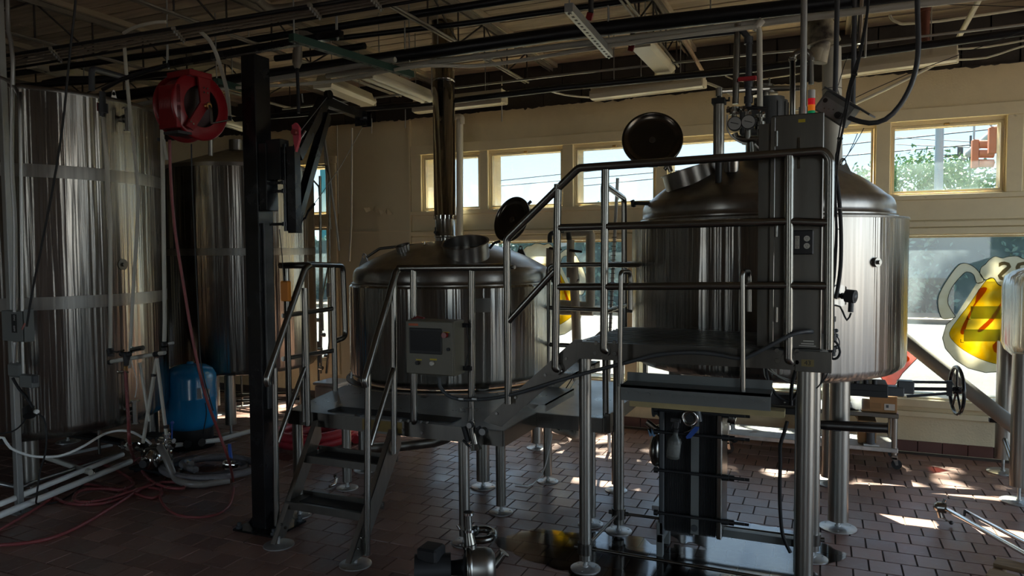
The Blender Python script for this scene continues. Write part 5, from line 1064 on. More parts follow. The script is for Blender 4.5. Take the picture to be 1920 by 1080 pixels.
MB().tube(floorpts([(-40,1020),(0,993),(40,970),(85,942),(120,918),(160,908),(200,914),(235,920),(262,928),(285,934),(303,927),(300,918),(280,914)]),.0105,8,smooth=True,step=.05).build('hose_run',M_hoser,t)
# suction hose coil
def coil(name,label,c,rx,ry,turns,r,m,z=.03,ph=0,tail=()):
    t=thing(name,label,'hose',(c.x,c.y,0)); pts=[]
    n=int(turns*20)
    for k in range(n+1): a_=ph+k*2*PI/20; q=k/n; w_=.78+.22*math.sin(q*9+ph); pts.append(Vector((c.x+rx*w_*math.cos(a_)+.02*math.sin(3*a_),c.y+ry*w_*math.sin(a_),r+.002+2*r*.9*q*turns*.45)))
    MB().tube(list(tail)+pts,r,12,smooth=True,step=.03).build('hose_run',m,t); return t
cc=P(400,880,Z=.03)
t=coil('suction_hose','coiled thick grey suction hose on the tiles beside the black post',cc,.42,.30,2.3,.027,M_hoseg,ph=PI*.9,tail=[P(300,822,Y=cc.y+.05)+Vector((0,0,.0)),P(312,850,Z=.12),P(325,880,Z=.05)])
for f in (P(356,870,Z=.08),P(340,886,Z=.05)): m=MB(); m.cyl(f+Vector((-.01,0,.0)),f+Vector((.014,.0,.0)),.031,n=14); m.build('hose_clamp',M_chrome,t)
q=P(432,867,Z=.10); m=MB(); m.cyl(q+Vector((-.04,0,-.02)),q+Vector((.04,.02,-.02)),.028,n=16); m.cyl(q+Vector((-.045,0,-.02)),q+Vector((-.03,0,-.02)),.04,n=16); m.cyl(q+Vector((0,0,-.02)),q+Vector((.0,0,.04)),.012); m.build('end_valve',M_chrome,t)
MB().prism([q+Vector((-.014,0,.03)),q+Vector((.014,0,.03)),q+Vector((.0,0,.14)),q+Vector((-.022,0,.14))],(.0,.012,0)).build('blue_lever',M_bluev,t)
# red suction hose under the low platform
t=coil('suction_hose','coiled bright red suction hose on the floor behind the low platform',P(600,812,Z=.1),.34,.36,3.0,.040,M_hosered,ph=.4)
# transfer pump with clamps
PU=thing('transfer_pump','small floor pump with polished head and jumble of clamped fittings','pump',tuple(P(275,860,Z=0)))
q=P(283,862,Z=.13); m=MB(); m.cyl(q+Vector((-.05,.16,0)),q+Vector((.0,.0,0)),.075,n=28); m.ball(q,.078,20,(.9,.9,1)); m.build('pump_head',M_chrome,PU); m=MB(); m.cyl(q+Vector((.03,-.07,-.0)),q+Vector((.045,-.11,0)),.030,n=18); m.build('inlet',M_blackm,PU)
m=MB(); m.cyl(q+Vector((-.20,.18,.0)),q+Vector((-.04,.10,.0)),.085,n=24); m.box(q+Vector((-.24,.10,.05)),q+Vector((-.05,.22,.15)),bev=.01); m.build('motor',M_blackm,PU)
m=MB(); m.box((q.x-.27,q.y+.02,.015),(q.x+.08,q.y+.28,.04),bev=.004); 
for dx in (-.22,.04): m.cyl((q.x+dx,q.y+.05,.001),(q.x+dx,q.y+.05,.02),.02); m.cyl((q.x+dx,q.y+.25,.001),(q.x+dx,q.y+.25,.02),.02)
m.cyl((q.x-.13,q.y+.14,.03),(q.x-.12,q.y+.14,.09),.03); m.build('base_plate',M_blackm,PU)
m=MB(); m.tube([P(228,836,Y=q.y+.1),P(250,838,Y=q.y+.1),P(270,842,Y=q.y+.08),P(300,840,Y=q.y+.05),P(318,862,Y=q.y+.0)],.024,12,smooth=True); m.build('outlet_manifold',M_ss,PU)
rk=random.Random(11)
for k in range(9):
    x=232+k*11; y=836+rk.uniform(-7,8); c_=P(x,y,Y=q.y+.08); d_=Vector((rk.uniform(-1,1),rk.uniform(-.5,.5),rk.uniform(-.4,.4))).normalized()
    m=MB(); m.cyl(c_-d_*.010,c_+d_*.010,.036,n=16); m.tube([c_+Vector((0,-.035,0)),c_+Vector((.0,-.055,.015))],.006,6); m.build('clamp',M_chrome,PU)
MB().tube([P(300,838,Y=q.y),P(312,860,Y=q.y-.05),P(328,895,Z=.05),P(345,905,Z=.04),P(372,908,Z=.035),P(400,905,Z=.03),P(430,900,Z=.03)],.026,12,smooth=True).build('discharge_hose',mat('clear_grey_hose',(.22,.20,.18),.3),PU)
# valve cluster by the blue tank
t=thing('floor_valve','steel tee with lever valve on the white pipe before the blue tank','valve',tuple(P(312,840,Z=.1)))
q=P(313,818,Y=4.0); m=MB(); m.tube([(q.x,4.0,.05),(q.x,4.0,q.z+.03)],.022,12); m.tube([(q.x-.07,4.0,q.z-.03),(q.x+.07,4.0,q.z-.03)],.02,12)
for dz in (-.07,-.03,.02): m.cyl((q.x,4.0,q.z+dz-.008),(q.x,4.0,q.z+dz+.008),.034,n=14)
m.build('tee',M_chrome,t); m=MB(); m.tube([(q.x+.05,4.0,q.z-.02),(q.x+.06,4.0,q.z+.10)],.006,6); m.ball((q.x+.06,4.0,q.z+.11),.014,8); m.build('lever',M_bluev,t)
# ================================================================ blue pressure tank
bx=P(361,832,Z=0); BX,BY=-5.02+.02,4.52
bx=P(361,836,Z=0); BX,BY=bx.x,bx.y; dd=(Vector((BX,BY,0))).dot(FW)
BT=thing('pressure_tank','glossy blue pressure tank with domed top on a black ring base','tank',(BX,BY,0))
zt_=P(361,683,D=dd).z; rb=46/FPX*(dd+.02); zb_=.165
MB().lathe([(rb*.5,zb_-.01),(rb*.85,zb_+.01),(rb*.97,zb_+.05),(rb,zb_+.10),(rb,zb_+.27),(rb*1.004,zb_+.275),(rb*1.004,zb_+.285),(rb,zb_+.29),(rb,zt_-.13),(rb*.97,zt_-.09),(rb*.85,zt_-.045),(rb*.6,zt_-.012),(rb*.3,zt_),(0,zt_+.003)],(BX,BY,0),64).build('shell',M_blue,BT)
MB().lathe([(.0,zt_+.02),(.022,zt_+.02),(.03,zt_+.01),(.032,zt_-.002)],(BX,BY,0),20).build('top_plug',M_blue,BT)
MB().lathe([(rb*.80,zb_+.02),(rb*.86,.0),(rb*.82,.0),(rb*.76,zb_)],(BX,BY,.001),40).build('ring_base',M_blackm,BT)
for a_ in (R(-100),R(-55),R(-20)): d_=Vector((math.cos(a_),math.sin(a_),0)); c_=Vector((BX,BY,.065))+d_*rb*.845; MB().cyl(c_,c_+d_*.012,.035,n=16).build('ring_hole',M_dark,BT)
for s_,x_ in ((0,372),(1,386)):
    q=onshell((BX,BY),rb+.008,x_,738); MB().box(q+Vector((-.038,-.004,-.045)),q+Vector((.036,.004,.045)),Matrix.Translation(q)@Matrix.Rotation(R(8 if s_ else -10),4,'Y')@Matrix.Translation(-q)).build('hang_tag',M_white,BT)
m=MB(); m.tube([onshell((BX,BY),rb+.01,385,755),onshell((BX,BY),rb+.012,387,775),onshell((BX,BY),rb+.012,383,800),P(375,835,Z=.01),P(345,848,Z=.01),P(320,838,Z=.02)],.004,6,smooth=True); m.build('thin_wire',M_rubber,BT)
# ================================================================ conduit post with switches, front left
PO=thing('conduit_post','galvanized strut post with disconnect switch and junction boxes before the tall tank','post',(-4.80,3.0,0))
YP=3.0; b0=P(37,960,Z=0); YP=b0.y; X_=b0.x
MB().box((X_-.022,YP-.02,.008),(X_+.022,YP+.02,3.5),bev=.004).build('strut_post',M_strutg,PO); MB().box((X_-.07,YP-.06,.001),(X_+.07,YP+.06,.009)).build('base_plate',M_strutg,PO)
for dx in (-.05,.05): MB().cyl((X_+dx,YP-.03,.008),(X_+dx,YP-.03,.035),.008,n=6).build('anchor_bolt',M_ss,PO)
YC=YP-.06
def pb(x0,y0,x1,y1,t_,name,m,bev=.003,Y=YC): a,b=P(x0,y0,Y=Y),P(x1,y1,Y=Y); return MB().box((a.x,Y,b.z),(b.x,Y+t_,a.z),bev=bev).build(name,m,PO)
MB().tube([P(14,-10,Y=YC),P(16,60,Y=YC),P(24,110,Y=YC),P(22,300,Y=YC),P(28,420,Y=YC),P(28,585,Y=YC)],.0125,10,smooth=True,step=.08).build('riser_conduit',M_conduit,PO)
MB().tube([P(0,145,Y=YC),P(20,155,Y=YC),P(35,180,Y=YC),P(38,210,Y=YC),P(42,583,Y=YC)],.011,10,smooth=True,step=.08).build('riser_conduit',M_conduit,PO)
ds=pb(2,582,43,641,.07,'disconnect_switch',M_greybox); pb(43,580,48,642,.06,'switch_flange',M_greybox)
a,b=P(21,589,Y=YC-.001),P(32,624,Y=YC-.001); lb=MB().box((a.x,YC-.002,b.z),(b.x,YC,a.z)).build('switch_label',M_blackm,PO)
text('ON',tuple(P(26.5,596,Y=YC-.0022)),.022,(0,-1,0),(1,0,0),M_white,'lettering',lb); text('OFF',tuple(P(26.5,616,Y=YC-.0022)),.022,(0,-1,0),(1,0,0),M_white,'lettering',lb)
MB().beam(P(47,606,Y=YC-.01),P(41,618,Y=YC-.03),.008,.008).build('switch_lever',mat('red_lever',(.35,.12,.10),.5),PO)
m=MB(); m.tube([P(29,641,Y=YC),P(27,680,Y=YC)],.012,8); m.tube([P(42,641,Y=YC),P(44,700,Y=YC)],.009,8); m.cyl(P(29,641,Y=YC),P(29,646,Y=YC),.016,n=8); m.build('short_conduit',M_conduit,PO)
pb(12,680,36,709,.05,'receptacle_cover',M_greybox,.012); pb(36,703,60,728,.05,'junction_box',M_greybox); pb(58,704,64,719,.03,'box_clip',M_motor)
m=MB(); m.tube([P(24,709,Y=YC),P(35,728,Y=YC),P(50,745,Y=YC),P(62,765,Y=YC)],.009,8,smooth=True); m.build('cord_grip',M_rubber,PO)
m=MB(); q=P(58,772,Y=YC); m.cyl(q+Vector((-.02,0,.02)),q+Vector((.015,-.02,-.02)),.036,n=20); m.build('motor_plug',M_blackm,PO); q=P(69,772,Y=YC-.02); MB().cyl(q+Vector((-.01,0,0)),q+Vector((.012,-.006,.002)),.014,n=14).build('plug_nut',M_white,PO)
MB().tube([P(70,775,Y=YC-.02),P(82,785,Y=YC-.02),P(87,810,Y=YC-.02),P(85,850,Y=YC-.02),P(76,880,Y=YC-.02),P(69,930,Y=YC),P(72,945,Z=.01),P(110,940,Z=.01),P(150,915,Z=.01),P(165,890,Z=.05)],.0055,8,smooth=True).build('power_cord',M_rubber,PO)
MB().tube([P(52,728,Y=YC),P(56,755,Y=YC),P(48,785,Y=YC),P(25,808,Y=YC),P(-20,816,Y=YC)],.005,8,smooth=True).build('power_cord',M_rubber,PO)
# ================================================================ white plastic pipework on the left
YL=3.55
WP=thing('white_pipework','cream plastic pipes with black valves standing before the tall tank','pipe',tuple(P(270,660,Y=YL)))
def wl(pts,Y,r=.0135,name='pipe_length',m=M_pvcw,fillet=.0): return MB().tube([P(x,y,Y=Y) for x,y in pts],r,12,fillet=fillet).build(name,m,WP)
MB().tube([P(x,y,Y=YL) for x,y in ((233,82),(238,150),(245,220),(254,300),(259,370),(256,450),(250,540),(247,600),(243,690))],.0115,10,smooth=True,step=.06).build('flexible_riser',M_pvcw,WP)
wl([(195,220),(207,420),(207,655)],YL); wl([(299,200),(304,240),(309,600),(308,640)],YL); wl([(307,262),(313,300)],YL,.010)
wl([(209,678),(309,661)],YL,.0145); wl([(294,672),(268,830)],YL,.0125); wl([(294,672),(312,815)],YL,.0115); wl([(262,680),(280,790)],YL,.010)
m=MB()
for x,y,vert in ((207,655,1),(207,665,1),(207,679,0),(292,664,0),(297,664,0),(308,645,1),(308,655,1),(288,703,1),(312,800,1),(300,262,1)):
    q=P(x,y,Y=YL); d_=Vector((0,0,.010)) if vert else Vector((.010,0,.002)); MB().cyl(q-d_,q+d_,.019,n=12).build('coupling',M_blackm,WP)
m=MB(); m.cyl(P(207,663,Y=YL-.02),P(205,655,Y=YL-.02),.02); m.tube([P(210,658,Y=YL-.03),P(220,660,Y=YL-.04),P(232,657,Y=YL-.04)],.007,6); m.tube([P(308,644,Y=YL-.02),P(318,644,Y=YL-.04)],.008,6); m.build('valve_lever',M_blackm,WP); m=MB(); m.cyl(P(317,644,Y=YL-.04),P(325,643,Y=YL-.04),.009); m.build('white_grip',M_white,WP)
m=MB(); m.cyl(P(247,656,Y=YL-.02),P(268,652,Y=YL-.02),.017,n=14); m.cyl(P(247,650,Y=YL-.02),P(249,662,Y=YL-.02),.012); m.build('spray_nozzle',M_ss,WP)
BVt=thing('hose_bib','black elbow and brass connector feeding the cross-wrapped hose','valve',tuple(P(234,680,Y=YV)))
m=MB(); m.tube([P(228,663,Y=YV),P(238,664,Y=YV),P(237,685,Y=YV)],.016,12); m.ball(P(228,663,Y=YV),.020,10); m.ball(P(242,664,Y=YV),.020,10); m.build('elbow',M_blackm,BVt); m=MB(); m.cyl(P(236,686,Y=YV),P(235,694,Y=YV),.013); m.build('brass_nut',M_brass,BVt)
m=MB(); m.tube([P(222,698,Y=YV),P(236,696,Y=YV),P(240,698,Y=YV)],.008,8); m.ball(P(222,697,Y=YV),.012,8); m.build('clamp',M_chrome,BVt)
t=thing('cleaning_tube','thin clear tube hanging from the lower sample valve of the tall tank','tube',tuple(P(255,700,Y=YL))); MB().tube([P(x,y,Y=YL) for x,y in ((246,672),(250,690),(256,710),(256,730),(253,745))],.003,6,smooth=True).build('tube_run',M_tubew,t)
# black drain pipe with red valve by the tank rim
t=thing('vent_pipe','black plastic pipe with a red valve handle at the rim of the tall tank','pipe',tuple(P(190,190,Y=3.3)))
m=MB(); Yv=3.15; m.tube([P(172,170,Y=Yv),P(172,128,Y=Yv),P(236,146,Y=Yv+.3)],.018,12,fillet=.03); m.tube([P(192,172,Y=Yv),P(193,218,Y=Yv)],.018,12); m.cyl(P(193,195,Y=Yv),P(194,212,Y=Yv),.027,n=12); m.build('pipe_run',M_pvcd,t)
MB().box(P(182,192,Y=Yv-.03),P(187,209,Y=Yv-.01),bev=.002).build('valve_handle',M_red,t); MB().tube([P(194,220,Y=Yv),P(200,300,Y=Yv),P(206,430,Y=Yv+.2)],.0125,10).build('drop_pipe',M_pvcw,t)
t=thing('goose_pipe','black pipe rising slantwise to the ceiling strut over the tall tank','pipe',tuple(P(240,165,Y=3.1))); MB().tube([P(193,168,Y=3.15),P(230,148,Y=3.15),P(315,122,Y=3.15)],.013,10).build('pipe_run',M_pipeb,t)
# floor pipes
fp=thing('floor_pipework','white and steel pipes running low across the tiles past the tall tank','pipe',tuple(P(150,880,Z=.05)))
def fpipe(pts,r,m,z,name='pipe_length'): return MB().tube([P(x,y,Z=z) for x,y in pts],r,12).build(name,m,fp)
fpipe([(-30,978),(0,966),(245,865)],.022,M_tubew,.05); fpipe([(-30,955),(0,945),(230,852)],.019,M_tubew,.10); fpipe([(300,838),(410,825),(500,800)],.020,M_tubew,.06); fpipe([(88,858),(170,886)],.02,M_pvcw,.09); fpipe([(100,858),(210,834)],.014,M_tubew,.06)
fpipe([(-30,900),(40,915),(60,905),(230,850)],.015,M_conduit,.09); fpipe([(-30,830),(90,800),(230,828)],.022,M_blackm,.10); fpipe([(-30,836),(60,818)],.02,M_conduit,.08); fpipe([(100,812),(240,834)],.016,M_blackm,.12)
m=MB()
for x,y in ((172,887),(178,886),(404,824)): q=P(x,y,Z=.05); MB().cyl(q+Vector((-.014,0,0)),q+Vector((.014,.01,0)),.031,n=14).build('coupling',M_ss,fp)
for x,y in ((187,862),): q=P(x,y,Z=.0); MB().cyl(q+Vector((0,0,.05)),q+Vector((0,0,.25)),.011,n=8).build('stand_rod',M_ss,fp)
MB().tube([P(-30,880,Y=2.9),P(0,820,Y=2.95),P(20,840,Y=3.0),P(60,855,Y=3.1),P(110,855,Y=3.2),P(150,840,Y=3.3),P(200,812,Y=3.5),P(240,808,Y=3.6),P(270,822,Y=3.7),P(283,832,Y=3.7)],.009,8,smooth=True).build('arching_white_hose',M_tubew,fp)
# horizontal stainless pipes beyond the black post
t=thing('transfer_pipes','stainless transfer pipes on low stands behind the cone topped tank','pipe',tuple(P(450,780,Y=5.6)))
for pts,r,m_ in (([(425,802),(560,768)],.026,M_ss),([(432,742),(560,738)],.022,M_ss),([(430,766),(560,752)],.018,M_tubew),([(432,752),(560,748)],.014,M_blackm)): MB().tube([P(x,y,Y=6.1) for x,y in pts],r,12).build('pipe_length',m_,t)
for x in (455,540): q=P(x,795,Y=6.1); MB().cyl((q.x,6.1,.002),(q.x,6.1,.45),.012,n=8).build('stand',M_ss,t)
# pipes in front of the far left window
t=thing('window_pipes','thin stainless pipes standing before the narrow window at the cone topped tank','pipe',tuple(P(600,500,Y=6.4)))
for pts,r,m_ in (([(600,330),(601,440),(600,680)],.015,M_ss),([(590,310),(612,310),(618,330),(618,640),(612,700)],.012,M_ss),([(620,430),(610,300),(608,262)],.010,M_conduit),([(609,262),(632,430),(636,470)],.012,M_conduit),([(660,240),(659,420),(655,490)],.011,M_pvcw),([(632,235),(634,400)],.006,M_pvcg),([(580,330),(598,350),(602,420)],.010,M_ss),([(604,500),(602,700)],.010,M_ss),([(596,640),(598,720)],.012,M_ss),([(615,500),(604,560),(606,620)],.008,M_ss)): MB().tube([P(x,y,Y=6.45) for x,y in pts],r,8,fillet=.05).build('pipe_length',m_,t)
for x,y in ((600,655),(606,628),(597,600),(612,668),(602,690)): q=P(x,y,Y=6.4); m=MB(); m.cyl(q+Vector((-.02,0,0)),q+Vector((.02,0,0)),.022,n=10); m.build('clamp',M_ss,t)
q=P(618,545,Y=6.4); MB().box(q+Vector((-.03,-.02,-.07)),q+Vector((.02,.02,.08)),bev=.004).build('instrument_box',M_white,t)
t=thing('white_bin','white lidded bin standing behind the low platform by the wall','bin',tuple(P(605,740,Y=6.2)))
a,b=P(588,722,Y=6.1),P(632,800,Y=6.1); m=MB(); m.box((a.x,6.1,.03),(b.x,6.4,a.z),bev=.02); m.build('bin_body',M_white,t); MB().box((a.x-.01,6.09,a.z),(b.x+.01,6.41,a.z+.03),bev=.008).build('lid',M_white,t)
m=MB(); m.cyl((a.x+.05,6.15,.002),(a.x+.05,6.15,.03),.02); m.cyl((b.x-.05,6.15,.002),(b.x-.05,6.15,.03),.02); m.cyl((a.x+.05,6.35,.002),(a.x+.05,6.35,.03),.02); m.cyl((b.x-.05,6.35,.002),(b.x-.05,6.35,.03),.02); m.build('feet',M_blackm,t)
t=thing('loose_pipe_end','small chrome pipe bend lying on the tiles behind the steps','pipe',tuple(P(625,900,Z=.02)))
MB().tube([P(618,912,Z=.02),P(628,908,Z=.02),P(631,898,Z=.03),P(628,892,Z=.06)],.012,8,fillet=.03).build('bend',M_chrome,t)
# ================================================================ centrifugal pump in the foreground
t=thing('centrifugal_pump','polished centrifugal pump with tall outlet neck lying at the lower edge','pump',tuple(P(890,1070,Z=0)))
q=P(905,1062,Z=.11); m=MB(); ax_=Vector((.55,.30,0)).normalized()
mtp=Matrix.Translation(q)@ax_.to_track_quat('Z','Y').to_matrix().to_4x4()
m.lathe([(.0,.065),(.06,.062),(.085,.045),(.095,.01),(.095,-.06)],(0,0,0),40,mtp); m.build('casing',M_leg,t)
MB().lathe([(.102,-.055),(.108,-.065),(.108,-.08),(.09,-.085)],(0,0,0),40,mtp).build('casing_clamp',M_ss,t)
MB().lathe([(.09,-.084),(.04,-.10),(.035,-.16),(0,-.16)],(0,0,0),28,mtp).build('seal_housing',M_blackm,t)
m=MB(); m.cyl(mtp@Vector((0,0,-.16)),mtp@Vector((0,0,-.34)),.075,n=24); m.box(mtp@Vector((0,0,-.25))+Vector((-.06,-.06,.05)),mtp@Vector((0,0,-.25))+Vector((.05,.05,.12)),bev=.01); m.build('motor',M_blackm,t)
m=MB(); nb=q+Vector((-.06,-.02,.07)); m.cyl(nb,nb+Vector((0,0,.045)),.032,n=20); m.cyl(nb+Vector((0,0,.045)),nb+Vector((-.008,0,.11)),.030,.021,n=20); m.cyl(nb+Vector((-.008,0,.11)),nb+Vector((-.012,0,.20)),.021,n=20); m.build('outlet_neck',M_ss,t)
for z_,r_ in ((.03,.034),(.115,.033),(.20,.028)): c_=nb+Vector((-.006,0,z_)); MB().cyl(c_-Vector((0,0,.006)),c_+Vector((0,0,.006)),r_,n=20).build('ferrule',M_chrome,t)
MB().cyl(nb+Vector((-.012,0,.207)),nb+Vector((-.012,0,.2075)),.021,n=16).build('neck_mouth',M_dark,t)
c_=nb+Vector((-.05,-.01,.115)); MB().tube([c_,c_+Vector((-.015,0,.02))],.008,6).build('wing_nut',M_chrome,t)
m=MB(); a_=mtp@Vector((.0,.0,.06)); e=P(944,1038,Z=.17); m.cyl(a_,e,.019,n=18); m.cyl(e,e+(e-a_).normalized()*.008,.029,n=18); m.build('suction_stub',M_ss,t)
m=MB(); m.box((q.x-.16,q.y-.09,.001),(q.x+.06,q.y+.06,.02)); m.cyl((q.x-.05,q.y,.015),(q.x-.05,q.y,.06),.04); m.build('base_foot',M_blackm,t)
t=thing('pipe_elbow','curved polished pipe bend with clamps behind the foreground pump','pipe',tuple(P(905,1000,Z=.05)))
c_=P(902,1003,Z=.05); pts=[c_+Vector((.075*math.cos(k*PI/8+2.2),.085*math.sin(k*PI/8+2.2),0)) for k in range(-11,2)]; MB().tube(pts,.021,14).build('bend',M_ss,t)
for q_ in (pts[0],pts[-1],pts[5]): d_=Vector((.0,.01,0)); MB().cyl(q_-d_,q_+d_,.031,n=16).build('clamp',M_ss,t)
# ================================================================ lower right: pallet with tubes
t=thing('stainless_lance','long stainless tube with a valve head resting on the pallet','pipe',tuple(P(1765,955,Z=.06)))
a=P(1770,952,Z=.10); b=P(1925,1040,Z=.145); b=a+(b-a)*1.25; MB().tube([a,b],.014,14).build('tube',M_chrome,t)
m=MB(); m.cyl(a+Vector((-.04,.0,0)),a+Vector((.01,0,0)),.034,n=18); m.ball(a+Vector((-.03,0,0)),.030,12); m.cyl(a+Vector((-.015,0,.0)),a+Vector((.005,.0,.055)),.010,n=8); m.cyl(a+Vector((-.03,-.01,-.02)),a+Vector((-.02,-.01,-.06)),.014); m.tube([a+Vector((-.02,-.01,-.055)),a+Vector((.03,-.03,-.075))],.004,6); m.build('valve_head',M_ss,t); MB().ball(a+Vector((.035,-.03,-.078)),.013,10).build('knob',M_blackm,t)
t=thing('stainless_tube','pair of plain stainless tubes resting on the pallet behind the lance','pipe',tuple(P(1815,965,Z=.06)))
for dx,dy in ((0,0),(8,5)):
    a=P(1810+dx,958+dy,Z=.07); b=P(1925+dx,1018+dy,Z=.145); b=a+(b-a)*1.2; MB().tube([a,b],.011,12).build('tube',M_chrome,t)
MB().cyl(a-Vector((.03,0,-.001)),a+Vector((-.022,.0,0)),.020,n=16).build('ferrule',M_blackm,t)
t=thing('pallet','weathered wooden pallet corner at the lower edge near the window','pallet',tuple(P(1900,1060,Z=0)))
pc=P(1872,1040,Z=.13)
for k in range(3): MB().box((pc.x+.0,pc.y-.03-k*.18,.11),(pc.x+1.1,pc.y-.03-k*.18-.10,.128),Matrix.Translation(pc)@Matrix.Rotation(R(-20),4,'Z')@Matrix.Translation(-pc)).build('top_board',M_wood,t)
for k in range(2): MB().box((pc.x+.0+k*.5,pc.y-.60,.02),(pc.x+.04+k*.5,pc.y-.02,.108),Matrix.Translation(pc)@Matrix.Rotation(R(-20),4,'Z')@Matrix.Translation(-pc)).build('stringer_board',M_wood,t)
for k in range(2): MB().box((pc.x+.0,pc.y-.03-k*.45,.001),(pc.x+1.1,pc.y-.03-k*.45-.10,.019),Matrix.Translation(pc)@Matrix.Rotation(R(-20),4,'Z')@Matrix.Translation(-pc)).build('bottom_board',M_wood,t)
# ================================================================ cart by the wall
CT=thing('cart','low stainless cart on casters against the wall behind the wide kettle','cart',(.1,6.4,0))
cx0,cx1,cy0,cy1=-.75,.545,6.22,6.62; z2=P(1640,774,Y=6.22).z; z1_=P(1640,838,Y=6.22).z
for z in (z1_,z2): m=MB(); m.box((cx0,cy0,z-.035),(cx1,cy1,z),bev=.004); m.build('shelf',M_sheet if z>.3 else M_foot,CT)
for x in (cx0+.025,cx1-.025):
    for y in (cy0+.025,cy1-.025):
        MB().cyl((x,y,.11),(x,y,z2-.03),.021,n=14).build('upright',M_leg,CT)
        m=MB(); m.box((x-.022,y-.02,.075),(x+.022,y+.02,.11),bev=.003); m.prism([(x-.018,y-.02,.09),(x+.02,y-.02,.09),(x+.03,y-.02,.035),(x+.012,y-.02,.03)],(0,.004,0)); m.prism([(x-.018,y+.016,.09),(x+.02,y+.016,.09),(x+.03,y+.016,.035),(x+.012,y+.016,.03)],(0,.004,0)); c_=m.build('caster',M_ss,CT); MB().cyl((x+.018,y-.014,.037),(x+.018,y+.014,.037),.036,n=20).build('wheel',M_rubber,c_)
t=thing('cardboard_box','taped cardboard box in torn plastic wrap with a white label, on cart top','box',(.38,6.4,z2)); a,b=P(1615,740,Y=6.25),P(1682,773,Y=6.25)
mtb=Matrix.Identity(4); MB().box((a.x,6.25,z2+.001),(b.x,6.55,a.z),bev=.004).build('carton',M_card,t)
MB().box((a.x+.01,6.247,z2+.03),(a.x+.14,6.25,z2+.07)).build('tape_strip',mat('brown_tape',(.30,.16,.06),.3),t)
q0,q1=P(1658,757,Y=6.248),P(1678,770,Y=6.248); lb=MB().box((q0.x,6.246,q1.z),(q1.x,6.249,q0.z)).build('shipping_label',M_label,t); MB().box((q0.x+.012,6.2445,q0.z-.03),(q0.x+.03,6.246,q0.z-.008)).build('printed_block',M_motor,lb)
m=MB()
for i in range(9):
    x=a.x-.06+i*.012; m.add([(x,6.24,z2+.02+i*.005),(x+.03,6.235,z2+.01),(x+.02,6.23,a.z-.01),(x-.03,6.245,a.z+.01-i*.006)],[[0,1,2,3]])
m.build('plastic_wrap',glassmat('crumpled_plastic_film',.35,(.85,.85,.85),(.8,.8,.8)),t)
t=thing('cardboard_box','small open cardboard box standing on the lower cart shelf','box',(.1,6.4,z1_)); a,b=P(1609,788,Y=6.3),P(1643,826,Y=6.3); MB().box((a.x,6.3,z1_+.001),(b.x,6.5,a.z),bev=.003).build('carton',M_card,t); MB().prism([(a.x,6.3,a.z),(a.x-.05,6.32,a.z+.06),(a.x-.05,6.48,a.z+.06),(a.x,6.5,a.z)],(.003,0,.0)).build('flap',M_card,t)
t=thing('pipe_offcut','dark round pipe offcut with a pale foot on the lower cart shelf','pipe',(.25,6.32,z1_)); q=P(1659,826,Y=6.28); m=MB(); m.cyl((q.x-.14+.04,6.26,z1_+.012),(q.x-.14+.04,6.26,z1_+.18),.03,n=18); m.build('tube',M_motor,t); MB().box((q.x-.15,6.235,z1_+.001),(q.x-.04,6.29,z1_+.013)).build('foot',M_white,t)
t=thing('plastic_fitting','small black and white plastic piece on the cart top beside the kettle leg','fitting',(.02,6.35,z2)); q=P(1590,765,Y=6.3); m=MB(); m.ball((q.x,6.3,z2+.03),.055,14,(1.5,.6,.5)); m.build('upper',M_white,t); MB().box((q.x-.08,6.27,z2+.001),(q.x+.08,6.33,z2+.02),bev=.008).build('sole',M_rubber,t)
t=thing('polished_fitting','round polished steel fitting lying on the lower cart shelf','fitting',(-.35,6.3,z1_)); q=P(1534,820,Y=6.3); m=MB(); m.lathe([(.035,0),(.05,.01),(.05,.04),(.035,.05),(.035,0)],(q.x,6.3,z1_+.002),24); m.build('ring',M_chrome,t)
# big diagonal grey pipe
t=thing('diagonal_pipe','fat pale grey pipe leaning down to the right before the street window','pipe',tuple(P(1800,720,Y=6.5)))
MB().cyl(P(1560,530,Y=6.78),P(1930,822,Y=6.2),.054,n=28).build('pipe_length',mat('pale_grey_pipe',(.30,.29,.26),.45,noise=.08),t); m=MB(); q=P(1864,787,Y=6.3); m.box(q+Vector((-.03,-.01,-.02)),q+Vector((.03,.03,.01))); m.build('pipe_support',M_blackm,t)
# ================================================================ overhead pipes, struts and lamps
def cpipe(name,label,pts,Z,r,m,cat='pipe',ext=(0,0),n=14,smooth=False):
    q=[P(x,y,Z=Z) for x,y in pts]
    if ext[0]: q.insert(0,q[0]+(q[0]-q[1]).normalized()*ext[0])
    if ext[1]: q.append(q[-1]+(q[-1]-q[-2]).normalized()*ext[1])
    t=thing(name,label,cat,tuple(q[0])); MB().tube(q,r,n,smooth=smooth,step=.1).build('pipe_run',m,t); return t,q
t,q=cpipe('ceiling_pipe','fat black iron pipe, thickest of those under the roof, crossing the whole room',[(190,185),(1060,62),(1430,20)],3.12,.047,M_pipeb,ext=(1.5,2.0),n=20)
for k in (.2,.45,.7): c=q[1].lerp(q[-1],k); MB().cyl(c+Vector((0,0,.04)),c+Vector((0,0,.44)),.005,n=6).build('hanger_rod',M_conduit,t); MB().lathe([(.050,-.012),(.050,.012)],(0,0,0),24,Matrix.Translation(c)@Matrix.Rotation(R(90),4,'Y')).build('hanger_ring',M_conduit,t)
t,q=cpipe('ceiling_pipe','pale grey plastic pipe slung just below the fat black pipe',[(741,126),(1060,86),(1410,45),(1778,1)],3.03,.021,M_pvcg,ext=(.6,1.0))
for k in (.3,.6): c=q[1].lerp(q[3],k); MB().cyl(c-Vector((.03,0,0)),c+Vector((.03,0,0)),.026,n=14).build('coupling',M_pvcg,t)
